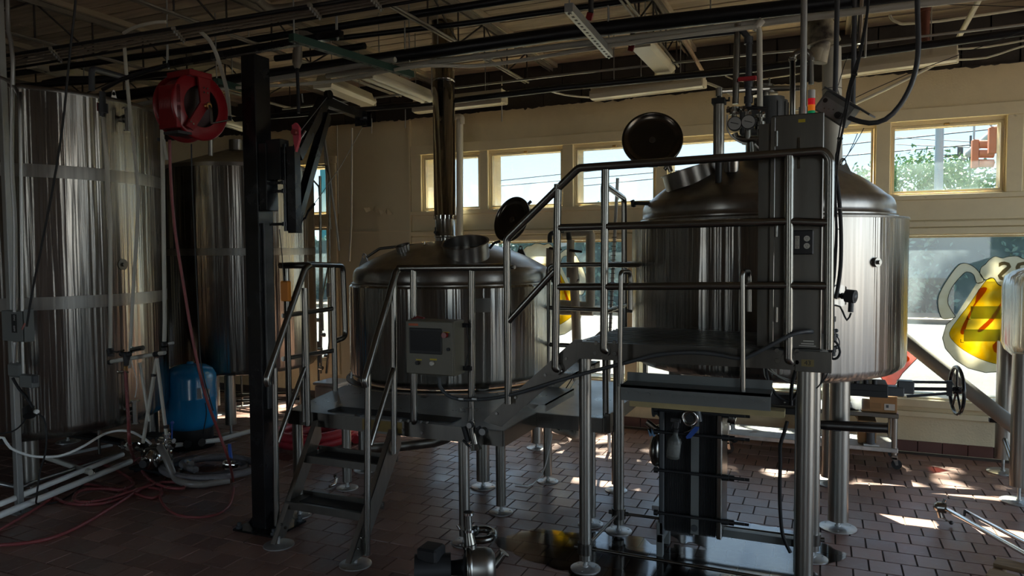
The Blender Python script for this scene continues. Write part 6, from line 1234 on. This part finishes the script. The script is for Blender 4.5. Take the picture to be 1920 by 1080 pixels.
cpipe('ceiling_pipe','grey pipe pair member running left of the green strut under the black pipe',[(240,200),(500,150),(741,112)],3.03,.019,M_pvcg,ext=(.5,.0))
cpipe('flexible_duct','cream flexible conduit sagging below the ceiling pipes before the flue',[(340,170),(455,164),(560,158),(640,150),(720,134),(800,123),(880,124),(960,116),(1060,99),(1170,82),(1300,64),(1420,50)],2.97,.0125,M_pvcw,'conduit',smooth=True)
t,q=cpipe('ceiling_pipe','black pipe running low along the window wall behind the flue',[(560,214),(806,194),(1050,165),(1410,130),(1640,98)],3.03,.026,M_pipeb,ext=(.8,1.2))
for k in (.35,.8): c=q[1].lerp(q[4],k); MB().cyl(c+Vector((0,0,.02)),c+Vector((0,0,.5)),.005,n=6).build('hanger_rod',M_conduit,t)
cpipe('wall_conduit','thin bright conduit along the dark blocks above the windows',[(600,196),(850,165),(1060,140),(1400,103),(1560,88),(1920,46)],3.2,.0095,M_conduit,'conduit',ext=(.5,1.0))
cpipe('wall_conduit','white cable drooping between the two lamps on the window wall',[(1010,165),(1060,178),(1110,183)],3.06,.008,M_pvcw,'conduit',smooth=True)
cpipe('ceiling_pipe','black gas pipe crossing above the reel and the black post',[(175,118),(360,93),(710,38),(945,1)],3.30,.026,M_pipeb,ext=(1.8,1.5))
cpipe('ceiling_pipe','black pipe above the fat one, passing before the flue near the roof',[(650,70),(880,43),(1060,18),(1180,1)],3.26,.019,M_pipeb,ext=(.1,1.2))
cpipe('ceiling_pipe','short black pipe behind the top of the black post',[(517,110),(684,86)],3.18,.024,M_pipeb)
cpipe('ceiling_pipe','black pipe low behind the rim of the tall flat-topped tank',[(60,160),(170,153),(300,140)],3.05,.022,M_pipeb,ext=(1.0,.3))
cpipe('ceiling_pipe','open-ended black pipe over the tall flat-topped tank',[(82,155),(120,148),(345,145)],3.12,.02,M_pipeb)
cpipe('ceiling_pipe','black pipe slanting down to the reel strut over the left tanks',[(170,130),(240,150),(300,128)],3.2,.018,M_pipeb)
# bundle of conduits
for k,(dy,r,lab) in enumerate(((0,.013,'black pipe at the top of the conduit bundle crossing the left roof'),(7,.008,'second thin conduit of the bundle crossing the left roof'),(13,.008,'middle thin conduit of the bundle crossing the left roof'),(19,.008,'fourth thin conduit of the bundle crossing the left roof'),(26,.010,'lowest conduit of the bundle crossing the left roof'))):
    cpipe('roof_conduit',lab,[(0,106+dy*1.0),(360,48+dy*.95),(640,2+dy*.9)],3.1-.002*k,r,M_pipeb if k in (0,4) else M_joist,'conduit',ext=(1.0,1.4),n=8)
t=thing('conduit_clamps','row of conduit clamps on a cross strap under the bundle','clamp',tuple(P(330,60,Z=3.08)))
for x,y in ((100,100),(330,62),(585,18),(700,2)):
    a,b=P(x-6,y-10,Z=3.09),P(x+16,y+14,Z=3.09); MB().beam(a,b,.02,.02).build('strap',M_joist,t)
    for k in range(5): q=a.lerp(b,(k+.5)/5); MB().cyl(q+Vector((0,0,-.005)),q+Vector((0,0,-.025)),.006,n=6).build('clamp_bolt',M_conduit,t)
cpipe('flexible_duct','cream conduit arching from the wall bundle above the tall tank',[(232,62),(255,50),(290,42),(312,41)],3.115,.010,M_pvcw,'conduit',smooth=True)
cpipe('ceiling_pipe','dark duct elbow curling against the roof boards over the bundle',[(480,-5),(500,14),(530,16),(600,5)],3.4,.03,M_joist,smooth=True)
t=thing('drop_duct','cream flexible conduit arching down behind the hose reel','conduit',tuple(P(430,225,Y=3.6))); MB().tube([P(x,y,Y=3.5) for x,y in ((372,56),(392,75),(405,100),(418,140),(427,180),(430,222))],.0125,10,smooth=True).build('pipe_run',M_pvcw,t); MB().cyl(P(430,218,Y=3.5),P(430,226,Y=3.5),.015).build('ferrule',M_blackm,t)
t=thing('drop_tube','narrow pale tube hanging beside the reel to the cone topped tank','tube',tuple(P(395,290,Y=4.8))); MB().tube([P(395,240,Y=5.0),P(395,292,Y=5.0)],.02,10).build('pipe_run',M_conduit,t)
# struts
def strut(name,label,a,b,Z,m,sz=.042,holes=0):
    a,b=P(*a,Z=Z),P(*b,Z=Z); t=thing(name,label,'strut',tuple(a)); MB().beam(a,b,sz,sz).build('channel',m,t); d=(b-a)
    if holes:
        for k in range(holes): c=a+d*((k+.5)/holes)-Vector((0,0,sz/2)); dd_=d.normalized(); MB().beam(c-dd_*.012,c+dd_*.012,.014,.003).build('slot',M_dark,t)
    for s_ in (.02,.98): c=a+d*s_; MB().cyl(c+Vector((0,0,-.035)),c+Vector((0,0,.5)),.005,n=6).build('threaded_rod',M_conduit,t); MB().cyl(c+Vector((0,0,-.03)),c+Vector((0,0,-.018)),.011,n=6).build('rod_nut',M_ss,t)
    return t
strut('green_strut','green slotted strut carrying pipes right of the black post',(546,70),(772,140),2.98,M_strut,.045,14)
strut('green_strut','green strut end showing between the reel and the black post',(405,152),(470,172),2.98,M_strut)
strut('galvanized_strut','galvanized perforated strut hanging below the fat black pipe',(1066,14),(1143,101),2.96,M_strutg,.045,16)
strut('black_strut','long black strut running from the reel to the green strut',(310,122),(640,64),3.04,M_black,.045)
cpipe('roof_bar','black strut stub reaching left of the reel mount',[(240,140),(318,122)],3.04,.018,M_black,'strut')
# lamps: enamel trough with a moulded cover
def lampfix(label,a,b,Z,w_,style=0,h=.075):
    a,b=P(*a,Z=Z),P(*b,Z=Z); t=thing('ceiling_lamp',label,'lamp',tuple((a+b)/2),'unlit fluorescent lamps'); d=(b-a).normalized(); s_=Vector((0,0,1)).cross(d).normalized()
    def bar(pr_,nm,m,e0=0,e1=0):
        A_=a+d*e0; B_=b-d*e1; m_=MB(); m_.prism([A_+s_*u+Vector((0,0,v)) for u,v in pr_],B_-A_); return m_.build(nm,m,t)
    if style==0: bar([(-w_/2,.0),(-w_/2*.7,-.028),(w_/2*.7,-.028),(w_/2,.0),(w_/2,.012),(-w_/2,.012)],'diffuser',M_lamp); bar([(-w_/2*.9,.012),(w_/2*.9,.012),(w_/2*.6,h),(-w_/2*.6,h)],'housing',M_lamp,.02,.02)
    elif style==1:
        for u in (-w_*.26,w_*.26): q=MB(); q.tube([a+s_*u,b+s_*u],w_*.25,14); q.build('covered_tube',M_lamp,t)
        bar([(-w_*.42,.02),(w_*.42,.02),(w_*.3,h),(-w_*.3,h)],'housing',M_lamp)
    else: bar([(-w_/2,-.0),(-w_/2*.82,-.035),(-w_*.1,-.042),(-w_*.02,-.020),(w_*.06,-.042),(w_/2*.82,-.035),(w_/2,0),(w_/2,.02),(-w_/2,.02)],'diffuser',M_lamp); bar([(-w_*.36,.02),(w_*.36,.02),(w_*.36,h+.01),(-w_*.36,h+.01)],'housing',M_lamp)
    for e in (a,b): MB().beam(e-d*.006,e+d*.006,w_*.9,.06).build('end_cap',M_lamp,t)
    for k in (.2,.8): c=a.lerp(b,k); MB().cyl(c+Vector((0,0,h)),c+Vector((0,0,3.5-Z)),.004,n=5).build('hanger_wire',M_conduit,t)
    return t
lampfix('flat cream lamp above the pulley of the crane arm',(604,158),(690,193),3.02,.17)
lampfix('rounded twin-tube lamp left of the flue',(686,140),(800,186),3.0,.13,1)
lampfix('long ribbed lamp on the window wall behind the flue',(780,205),(945,187),3.03,.14,2)
lampfix('ribbed lamp on the window wall above the round lid',(1112,180),(1320,155),3.02,.15,2)
lampfix('wide cream lamp seen from below, over the high platform',(1199,81),(1246,132),3.1,.17)
lampfix('long ribbed lamp on the window wall at the thick cable',(1560,138),(1795,106),3.05,.16,2)
lampfix('cream lamp half hidden behind the hose reel and black post',(400,222),(480,246),3.0,.15,1)
lampfix('white lamp glinting over the rim of the tall flat-topped tank',(60,122),(165,152),3.3,.12,1)
# odd fittings
t=thing('vent_drop','grey reducer and thin black pipe hanging right of the black post','pipe',tuple(P(558,125,Y=4.2)))
Yq=4.2; m=MB(); m.cyl(P(559,60,Y=Yq),P(558,95,Y=Yq),.030,n=16); m.cyl(P(558,95,Y=Yq),P(557,118,Y=Yq),.034,n=16); m.cyl(P(557,118,Y=Yq),P(557,128,Y=Yq),.034,.018,n=16); m.tube([P(559,62,Y=Yq),P(575,64,Y=Yq),P(600,75,Y=Yq)],.022,10,fillet=.03); m.build('reducer',M_pvcg if False else M_joist,t); MB().tube([P(557,126,Y=Yq),P(559,170,Y=Yq),P(560,212,Y=Yq)],.012,8).build('drop_pipe',M_pipeb,t); MB().cyl(P(566,176,Y=Yq-.03),P(568,192,Y=Yq-.03),.005,n=6).build('chain',M_conduit,t)
for x,y,lab in ((1108,22,'red sprinkler valve tag beside the galvanized strut'),(1186,82,'red valve tag at the end of the wide cream lamp')):
    q=P(x,y,Z=3.06); t=thing('valve_tag',lab,'tag',tuple(q)); MB().box(q+Vector((-.02,-.006,-.05)),q+Vector((.02,.006,-.005)),Matrix.Translation(q)@Matrix.Rotation(R(18),4,'Y')@Matrix.Translation(-q),bev=.002).build('red_tag',M_red,t); MB().cyl(q+Vector((0,0,-.006)),q+Vector((0,0,.07)),.016,n=8).build('valve_stub',M_blackm,t)
cpipe('rusty_conduit','rusty slotted bar hanging from the roof beside the wide cream lamp',[(1280,70),(1315,130)],3.2,.017,M_rust if False else mat('rusty_cream_bar',(.30,.19,.12),.6,noise=.3,nscale=20),'bar',ext=(.15,.1),n=6)
t=thing('sprinkler_pipe','rust brown pipe with elbow dropping to the window wall','pipe',tuple(P(1734,50,Y=6.0)))
MB().tube([P(1736,-15,Y=6.2),P(1734,75,Y=6.2),P(1722,97,Y=6.3),P(1655,103,Y=6.5)],.031,14,fillet=.05).build('pipe_run',M_rust,t)
for y in (16,80): q=P(1735,y,Y=6.2); MB().cyl(q+Vector((0,0,-.02)),q+Vector((0,0,.02)),.040,n=14).build('coupling',M_rust,t)
cpipe('wall_conduit','black pipe with a white clamp above the window lamp',[(1410,121),(1560,115),(1720,98)],3.13,.014,M_pipeb,'conduit')
t=thing('slanting_pipe','white pipe slanting down from the roof to the window lamp','pipe',tuple(P(1815,40,Y=6.2))); MB().tube([P(1842,-12,Y=6.0),P(1790,84,Y=6.5)],.019,12).build('pipe_run',M_pvcw,t)
t=thing('wall_conduit','white conduit bent down from the roof and running on past the rusty pipe','conduit',tuple(P(1690,42,Y=6.6))); MB().tube([P(1668,14,Y=6.6),P(1669,36,Y=6.6),P(1690,45,Y=6.6),P(1760,40,Y=6.6),P(1930,15,Y=6.6)],.011,10,fillet=.08).build('pipe_run',M_pvcw,t)
t=thing('slack_cables','pale slack cables leading right from the window lamp','cable',tuple(P(1800,110,Y=6.4)))
for pts,r in ((((1795,92),(1850,88),(1920,76),(1960,70)),.008),(((1797,112),(1850,108),(1900,92),(1960,75)),.008),(((1600,196),(1660,168),(1710,143),(1745,125),(1760,118)),.013),(((1360,142),(1385,152),(1420,150),(1500,138)),.006),(((1320,154),(1350,165),(1385,185)),.012),(((1455,200),(1490,206),(1530,203)),.009)): MB().tube([P(x,y,Y=6.55) for x,y in pts],r,8,smooth=True,step=.1).build('cable',M_pvcw,t)
t=thing('thin_wires','hair-thin wires strung from the cable bundle to the roof corner','wire',tuple(P(1650,150,Y=5.5)))
for pts in (((1590,190),(1700,140),(1920,58)),((1620,240),(1600,275),(1575,310)),((1608,250),(1590,290),(1575,305)),((1640,5),(1760,8),(1930,13)),((1590,215),(1570,165),(1600,80))): MB().tube([P(x,y,Y=4.6) for x,y in pts],.0022,5,smooth=True,step=.2).build('wire',M_rubber,t)
for lab,x,y0,y1,Yq,r,m in (('grey conduit dropping beside the vent duct to the lamp housing',1567,22,176,4.4,.014,M_pvcd),('grey conduit dropping between vent duct and cable arc',1600,15,206,4.6,.014,M_pvcd),('short bright fitting hanging near the cable bundle',1613,22,82,4.6,.013,M_chrome),('thin grey rod dropping behind the cable bundle',1623,40,108,5.5,.008,M_conduit)):
    t=thing('drop_conduit',lab,'conduit',tuple(P(x,y1,Y=Yq))); MB().tube([P(x+3,y0-30,Y=Yq),P(x-1,y1,Y=Yq)],r,10).build('pipe_run',m,t)
t=thing('wall_pipe','cream pipe running down the window wall behind the flue','pipe',tuple(P(862,445,Y=6.7))); MB().tube([P(862,222,Y=6.72),P(862,450,Y=6.72)],.036,16).build('pipe_run',M_pvcw,t); MB().tube([P(851,220,Y=6.7),P(866,218,Y=6.7),P(866,232,Y=6.72)],.03,10,fillet=.04).build('elbow',M_pvcw,t)
t=thing('hanger_rods','thin threaded rods hanging from the roof near the window wall','rod',tuple(P(941,200,Y=6.0)))
for x,y0,y1,Yq in ((941,165,228,6.0),(697,222,250,6.3),(630,-5,66,4.0),(313,-5,120,3.6),(116,95,160,4.5),(157,100,160,4.5),(759,40,92,4.4),(1140,10,40,4.5),(941,142,160,6.0),(1624,30,108,5.8),(760,205,240,6.3)): MB().cyl(P(x,y0,Y=Yq),P(x,y1,Y=Yq),.005,n=6).build('threaded_rod',M_conduit,t)
# ================================================================ outside: street, hedge, signals
GZ=-.15
rd=MB(); rd.box((-60,WY+.28,GZ-.1),(60,70,GZ)); rd.box((5.4,-40,GZ-.1),(60,WY+.28,GZ)); rd.box((-60,-40,GZ-.1),(5.4,-4.4,GZ))
rd=rd.build('ground',mat('street_concrete',(.047,.047,.047),.85,noise=.15,nscale=.8,dirt=((.030,.031,.034),.35,.56))); rd['kind']='structure'
sw=MB().box((-50,20.5,GZ),(50,22.6,GZ+.12)); sw=sw.build('sidewalk',mat('tan_sidewalk',(.27,.21,.14),.9,noise=.15,nscale=3)); sw['kind']='structure'
M_leafs=[mat('hazy_hedge_leaf',(.15,.25,.19),.5,noise=.3,nscale=.8),mat('tree_leaf',(.16,.28,.12),.5,noise=.3,nscale=1.2)]  # hedge leaves pale and bluish: distance haze put into the colour
rl=random.Random(21)
def foliage(name,pts,size,m,root):
    b=MB(); v=[];f=[]
    for k,p in enumerate(pts):
        a=rl.uniform(0,6.28); n=Vector((rl.gauss(0,1),rl.gauss(0,1)-.4,rl.gauss(0,1))).normalized(); t=n.orthogonal().normalized(); u=n.cross(t); t,u=t*math.cos(a)+u*math.sin(a),u*math.cos(a)-t*math.sin(a); s_=size*rl.uniform(.6,1.3); p=Vector(p); o=len(v)
        v+=[tuple(p-t*s_),tuple(p+u*s_*.45),tuple(p+t*s_),tuple(p-u*s_*.45)]; f.append([o,o+1,o+2,o+3])
    b.v=v;b.f=f;b.sm=[False]*len(f); o=b.build(name,m,root); return tag(o,kind='stuff')
hg=thing('hedge','dense green bank of shrubs across the street','hedge',(0,24,GZ))
pts=[]
for k in range(26000):
    x=rl.uniform(-34,26); top=2.7+.5*math.sin(x*.7)+.3*math.sin(x*1.9+1); z=rl.uniform(-.1,top); pts.append((x,23.1+rl.uniform(-.35,.35)+.25*math.sin(x*2.1)+z*.12,z))
foliage('leaves',pts,.095,M_leafs[0],hg)
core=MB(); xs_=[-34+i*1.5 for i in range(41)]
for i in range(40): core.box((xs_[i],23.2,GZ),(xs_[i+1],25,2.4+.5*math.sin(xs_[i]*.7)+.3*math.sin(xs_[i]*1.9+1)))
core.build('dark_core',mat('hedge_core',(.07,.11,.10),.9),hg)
def streettree(label,x,y,h,r,n,zc=None,flat=.55,size=.2,m=1,trunk=.12):
    t=thing('street_tree',label,'tree',(x,y,GZ)); zc=zc or h-r*flat; MB().tube([(x,y,GZ),(x+.1,y,zc*.5),(x,y+.1,zc)],trunk,8,rad=lambda i,L_:trunk*(1-.5*i/L_)).build('trunk',mat('bark',(.10,.075,.055),.9) if 'bark' not in bpy.data.materials else bpy.data.materials['bark'],t)
    pts=[]; bl=[(rl.uniform(-1,1),rl.uniform(-.8,.8),rl.uniform(-.6,.9)) for _ in range(16)]
    for k in range(n): c=rl.choice(bl); pts.append((x+r*(c[0]*.75+rl.gauss(0,.17)),y+min(r,2.2)*(c[1]*.75+rl.gauss(0,.17)),zc+r*flat*(c[2]*.8+rl.gauss(0,.2))))
    foliage('leaves',pts,size,M_leafs[m],t); return t
tx=P(1712,330,Y=26); streettree('leafy tree rising over the hedge left of the signal pole',tx.x,26,4.9,2.0,4500,3.6,size=.08)
tx=P(1830,345,Y=27); streettree('lower leafy tree over the hedge right of the signal pole',tx.x,27,4.2,2.2,3500,3.1,size=.08)
tx=P(935,385,Y=30); streettree('far tree showing at the foot of the second high pane',tx.x,30,3.6,1.6,1800,3.0,size=.08)
# trees over the pavement outside; their crowns are what breaks the sun into patches
streettree('near street tree shading the window, crown above view, behind the cabinet',-.35,12.3,10,4.2,620,7.6,.22,.28,trunk=.14)
streettree('near street tree shading the far windows, crown above view',-8.2,12.0,10,4.6,620,7.4,.22,.28,trunk=.14)
streettree('near street tree shading the street window, crown above view',7.4,12.2,10,4.0,520,7.5,.22,.28,trunk=.14)
M_galv=mat('galvanized_pole',(.42,.45,.47),.5,.3)
def ppole(name,label,x,y0,y1,D,r,m,cat='pole'):
    a=P(x,y0,D=D); t=thing(name,label,cat,(a.x,a.y,GZ)); MB().cyl((a.x,a.y,GZ),(a.x,a.y,P(x,y1,D=D).z),r,r*.85,n=16).build('shaft',m,t); return t,a
t,a=ppole('signal_pole','pale thick signal pole standing at the far kerb','pole' and 1757,480,237,20.5,.125,M_galv)
MB().cyl((a.x,a.y,GZ),(a.x,a.y,GZ+.35),.22,n=16).build('base_cover',M_galv,t)
ps=P(1730,482,D=20.4); b_=MB().box((ps.x-.20,ps.y-.05,ps.z-.17),(ps.x+.26,ps.y+.1,ps.z+.17),bev=.02).build('walk_signal',mat('signal_housing',(.10,.14,.16),.6),t)
hand=MB(); hx,hy,hz=ps.x-.02,ps.y-.06,ps.z
hand.box((hx-.07,hy,hz-.12),(hx+.05,hy+.01,hz+.01)); 
for k in range(4): hand.box((hx-.07+.032*k,hy,hz+.01),(hx-.046+.032*k,hy+.01,hz+.10+.02*(k in (1,2))))
hand.prism([(hx+.05,hy,hz-.07),(hx+.11,hy,hz+.0),(hx+.09,hy,hz+.02),(hx+.05,hy,hz-.02)],(0,.01,0)); hand.build('red_hand',mat('lit_red_hand',(.8,.05,.05),.5,emis=(1,.03,.03,1.6)),b_)
MB().cyl((ps.x+.2,ps.y,ps.z),(a.x,a.y,ps.z),.03).build('bracket',M_galv,t)
ma=thing('mast_arm','pale mast arm slanting across the last high pane with signal heads','arm',tuple(P(1752,340,Z=5.4)))
MB().tube([P(1752,341,Z=5.4),P(1877,237,Z=5.4),P(1930,190,Z=5.4)],.13,14).build('arm_tube',M_galv,ma)
M_sig=mat('orange_signal_housing',(.55,.16,.06),.6)
for (x,y0,y1,D) in ((1833,262,315,21),(1866,238,288,19)):
    c=P(x,(y0+y1)/2,D=D); z0_,z1_=P(x,y1,D=D).z,P(x,y0,D=D).z; h_=(z1_-z0_)/3; hd_=MB().box((c.x-.15,c.y-.1,z0_),(c.x+.02,c.y+.14,z1_),bev=.02).build('signal_head',M_sig,ma)
    for k in range(3): z=z0_+h_*(k+.5); MB().cyl((c.x+.02,c.y,z),(c.x+.40,c.y+.05,z-.02),.115,n=16).build('visor',M_sig,hd_)
    MB().cyl((c.x-.1,c.y,z1_),(c.x-.1,c.y,5.4),.03,n=8).build('hanger',M_galv,hd_)
t,a=ppole('utility_pole','dark wooden utility pole with crossarm beyond the hedge',1796,480,276,34,.14,mat('pole_wood',(.10,.09,.09),.8))
z=P(1796,295,D=34).z; MB().box((a.x-1.0,a.y-.06,z),(a.x+.6,a.y+.06,z+.12)).build('crossarm',bpy.data.materials['pole_wood'],t)
t,a=ppole('lamp_post','thin dark post beyond the hedge between the two signals',1815,480,256,30,.05,bpy.data.materials['pole_wood'])
t=thing('overhead_wires','thin utility wires crossing the sky beyond the windows','wire',tuple(P(1300,320,D=34)))
for (x0,y0,x1,y1) in ((925,340,1930,235),(925,350,1930,262),(1060,352,1400,318),(1680,258,1930,272),(1680,271,1870,278)):
    MB().cyl(P(x0,y0,D=40),P(x1,y1,D=26),.022,n=5).build('wire',M_rubber,t)
# building with red sign strip seen left of the flue
tx=P(800,350,Y=34); t=thing('far_building','low grey and red building beyond the street left of the flue','building',(tx.x,34,GZ)); MB().box((tx.x-7,34,GZ),(tx.x+.35,40,3.4)).build('wall',mat('far_wall',(.35,.33,.33),.8),t); MB().box((tx.x-.9,33.9,2.2),(tx.x+.3,34,6.2)).build('red_sign',mat('red_sign_board',(.5,.10,.08),.6),t)
tx=P(604,360,Y=30); t=thing('teal_awning','teal shop front beyond the narrow window at the cone topped tank','building',(tx.x,30,GZ)); MB().box((tx.x-.1,30,GZ),(tx.x+3,31,6.5)).build('front',mat('teal_paint',(.02,.22,.24),.6),t)
# ================================================================ paintings on the glass
PY=WY+.155
def wp(x,y,ox,oy,s): return P(ox+x/s,oy+y/s,Y=PY)
def sheet(pts,m,root,name,dy=0,hole=None):
    return MB().prism([q+Vector((0,-dy,0)) for q in pts],(0,.0006,0)).build(name,m,root)
def outline(pts,root,w=.004,closed=True,dy=.003):
    q=[p+Vector((0,-dy,0)) for p in pts]; 
    if closed: q=q+[q[0]]
    v=[];
    b=MB()
    for i in range(len(q)-1): b.beam(q[i],q[i+1],.0008,w,(1,0,0) if False else (0,0,1)) if abs((q[i+1]-q[i]).normalized().z)<.9 else b.beam(q[i],q[i+1],w,.0008,(0,1,0))
    return b.build('outline',M_pline,root)
def smoothpoly(l,closed=True):
    q=[Vector(p) for p in l]; n=len(q); out_=[]
    for i in range(n):
        a,b,c,d=q[i-1],q[i],q[(i+1)%n],q[(i+2)%n]
        for j in range(4): t=j/4; out_.append(.5*((2*b)+(c-a)*t+(2*a-5*b+4*c-d)*t*t+(3*b-a-3*c+d)*t**3))
    return out_
FO=[(470,300),(474,262),(500,240),(525,212),(560,193),(600,203),(640,194),(690,192),(725,207),(770,215),(810,250),(815,300),(800,345),(735,340),(700,352),(640,352),(610,370),(575,358),(548,322),(500,332)]
HO=[(492,335),(440,262),(375,234),(322,265),(240,388),(217,470),(240,560),(300,560),(322,552),(298,515),(276,460),(300,380),(368,298),(402,287),(432,305),(450,352)]
GL=[(490,340),(450,352),(322,552),(268,600),(245,680),(262,742),(322,812),(400,860),(500,886),(600,880),(740,860),(800,800),(810,345)]
BE=[(545,322),(500,342),(400,485),(342,560),(286,650),(322,712),(400,770),(500,816),(600,838),(730,830),(790,780),(800,345),(700,352),(640,352),(612,372),(576,360)]
D1=[(352,640),(372,590),(420,500),(440,470),(432,500),(398,580),(375,650),(360,658)]
D2=[(460,390),(512,385),(450,470),(438,480)]
D3=[(545,720),(560,705),(640,600),(600,760),(560,765),(546,745)]
D4=[(455,632),(530,560),(610,450),(560,560),(480,640)]
def mug(tf,label,words,flip):
    c=tf(500,550); t=thing('window_painting',label,'painting',tuple(c))
    mk=lambda L_,sm=True: smoothpoly([tf(x,y) for x,y in L_]) if sm else [tf(x,y) for x,y in L_]
    for L_,m,nm,dy in ((GL,M_pcream,'mug_glass',.0),(HO,M_pcream,'mug_handle',.0009),(BE,M_pyel,'beer',.0018),(FO,M_pcream,'foam',.0027),(D1,M_porg,'drip',.0027),(D2,M_porg,'drip',.0027),(D3,M_porg,'drip',.0027),(D4,M_porg,'drip',.0027)):
        sheet(mk(L_,nm!='mug_glass'),m,t,nm,dy)
    outline(mk(FO),t,.005,True,.0045); outline(mk(HO),t,.005,True,.0025); outline([tf(x,y) for x,y in GL[2:-1]],t,.005,False,.0025); outline(mk(BE),t,.003,True,.0028)
    if words:
        for (x0,y0,x1,y1) in ((412,490,640,565),(372,628,640,700)): sheet([tf(x0,y0),tf(x1,y0),tf(x1,y1),tf(x0,y1)],M_pgreen,t,'green_band',.0036)
        for (x,y) in ((393,568),(354,706)): outline([tf(x,y-20),tf(x,y),tf(x+18,y)],t,.005,False,.004)
        text('HOURS',tuple(tf(572,288)+Vector((0,-.004,0))),.215,(0,-1,0),(0,0,1),M_pgrey,'lettering',t,.0005,'RIGHT',mirror=True,bold=True)
    return t
mug(lambda x,y:wp(x,y,1690,420,3.18),'painted beer mug with foam and lettering on the street window',True,False)
xr=wp(217,470,1690,420,3.18); xl=P(1099,528,Y=PY)
def tf2(x,y): q=wp(x,y,1690,420,3.18); return Vector((xl.x-(q.x-xr.x)*1.0,PY,xl.z+(q.z-xr.z)*1.0))
mug(tf2,'painted beer mug seen between the two kettles, handle toward the right',False,True)
t=thing('window_painting','red diamond sign painted on the street window beside the wide kettle','painting',tuple(P(1700,660,Y=PY)))
rr_=[(1640,690),(1692,617),(1733,658),(1692,700),(1670,735)]
sheet([P(x,y,Y=PY) for x,y in rr_],M_pred,t,'red_panel'); outline([P(x,y,Y=PY) for x,y in rr_],t,.005); q=P(1699,673,Y=PY-.003); MB().cyl(q,q+Vector((0,-.0008,0)),.026,n=20).build('orange_dot',M_porg,t)
# ================================================================ water on the tiles
def fbm(x,y):
    v=0;a=1;f=1
    for k in range(4): v+=a*(math.sin(x*7.1*f+1.3*k+math.sin(y*5.3*f+k))*math.cos(y*6.7*f-2.1*k+math.sin(x*4.9*f))); a*=.55; f*=2.03
    return v
def wet(x,y):
    c1_=((x+.45)/.80)**2+((y-3.60)/.60)**2; c2_=((x+1.05)/.62)**2+((y-3.85)/.30)**2; c3_=((x+.35)/.5)**2+((y-4.35)/.28)**2
    return max(1-c1_,1-c2_,(1-c3_)*.8)*.9+.24*fbm(x,y)
def isosheet(x0,x1,y0,y1,st,fn,z):
    nx,ny=int((x1-x0)/st),int((y1-y0)/st); g_=[[fn(x0+i*st,y0+j*st) for j in range(ny+1)] for i in range(nx+1)]; v=[];f=[];ix={}
    def vert(p):
        k=(round(p[0]*2e4),round(p[1]*2e4))
        if k not in ix: ix[k]=len(v); v.append((p[0],p[1],z))
        return ix[k]
    for i in range(nx):
        for j in range(ny):
            c=[(i,j),(i+1,j),(i+1,j+1),(i,j+1)]; w_=[g_[a][b] for a,b in c]
            if max(w_)<=0: continue
            poly=[]
            for k in range(4):
                a,b=c[k],c[(k+1)%4]; wa,wb=w_[k],w_[(k+1)%4]; pa=(x0+a[0]*st,y0+a[1]*st); pb_=(x0+b[0]*st,y0+b[1]*st)
                if wa>0: poly.append(vert(pa))
                if (wa>0)!=(wb>0): t_=wa/(wa-wb); poly.append(vert((pa[0]+(pb_[0]-pa[0])*t_,pa[1]+(pb_[1]-pa[1])*t_)))
            poly=[p for q,p in enumerate(poly) if p!=poly[q-1]]
            if len(poly)>2: f.append(poly)
    m=MB(); m.v=v;m.f=f;m.sm=[True]*len(f); return m
def watermat():
    m=bpy.data.materials.new('water_film'); m.use_nodes=True; N=m.node_tree.nodes; L=m.node_tree.links; N.clear(); o=N.new('ShaderNodeOutputMaterial'); t=N.new('ShaderNodeBsdfTransparent'); t.inputs[0].default_value=(.72,.70,.68,1); g=N.new('ShaderNodeBsdfGlossy'); g.inputs['Roughness'].default_value=.09; fr=N.new('ShaderNodeFresnel'); fr.inputs[0].default_value=2.0; mx=N.new('ShaderNodeMixShader')
    tc=N.new('ShaderNodeNewGeometry'); n=N.new('ShaderNodeTexNoise'); n.inputs['Scale'].default_value=5; L.new(tc.outputs['Position'],n.inputs['Vector']); bp=N.new('ShaderNodeBump'); bp.inputs['Strength'].default_value=.08; bp.inputs['Distance'].default_value=.01; L.new(n.outputs[0],bp.inputs['Height']); L.new(bp.outputs[0],g.inputs['Normal'])
    L.new(fr.outputs[0],mx.inputs[0]); L.new(t.outputs[0],mx.inputs[1]); L.new(g.outputs[0],mx.inputs[2]); L.new(mx.outputs[0],o.inputs[0]); return m
w_=isosheet(-1.75,.45,2.6,4.75,.02,wet,.0018); one(w_,'puddle',watermat(),'shallow puddle of water spreading round the heat exchanger feet','water')
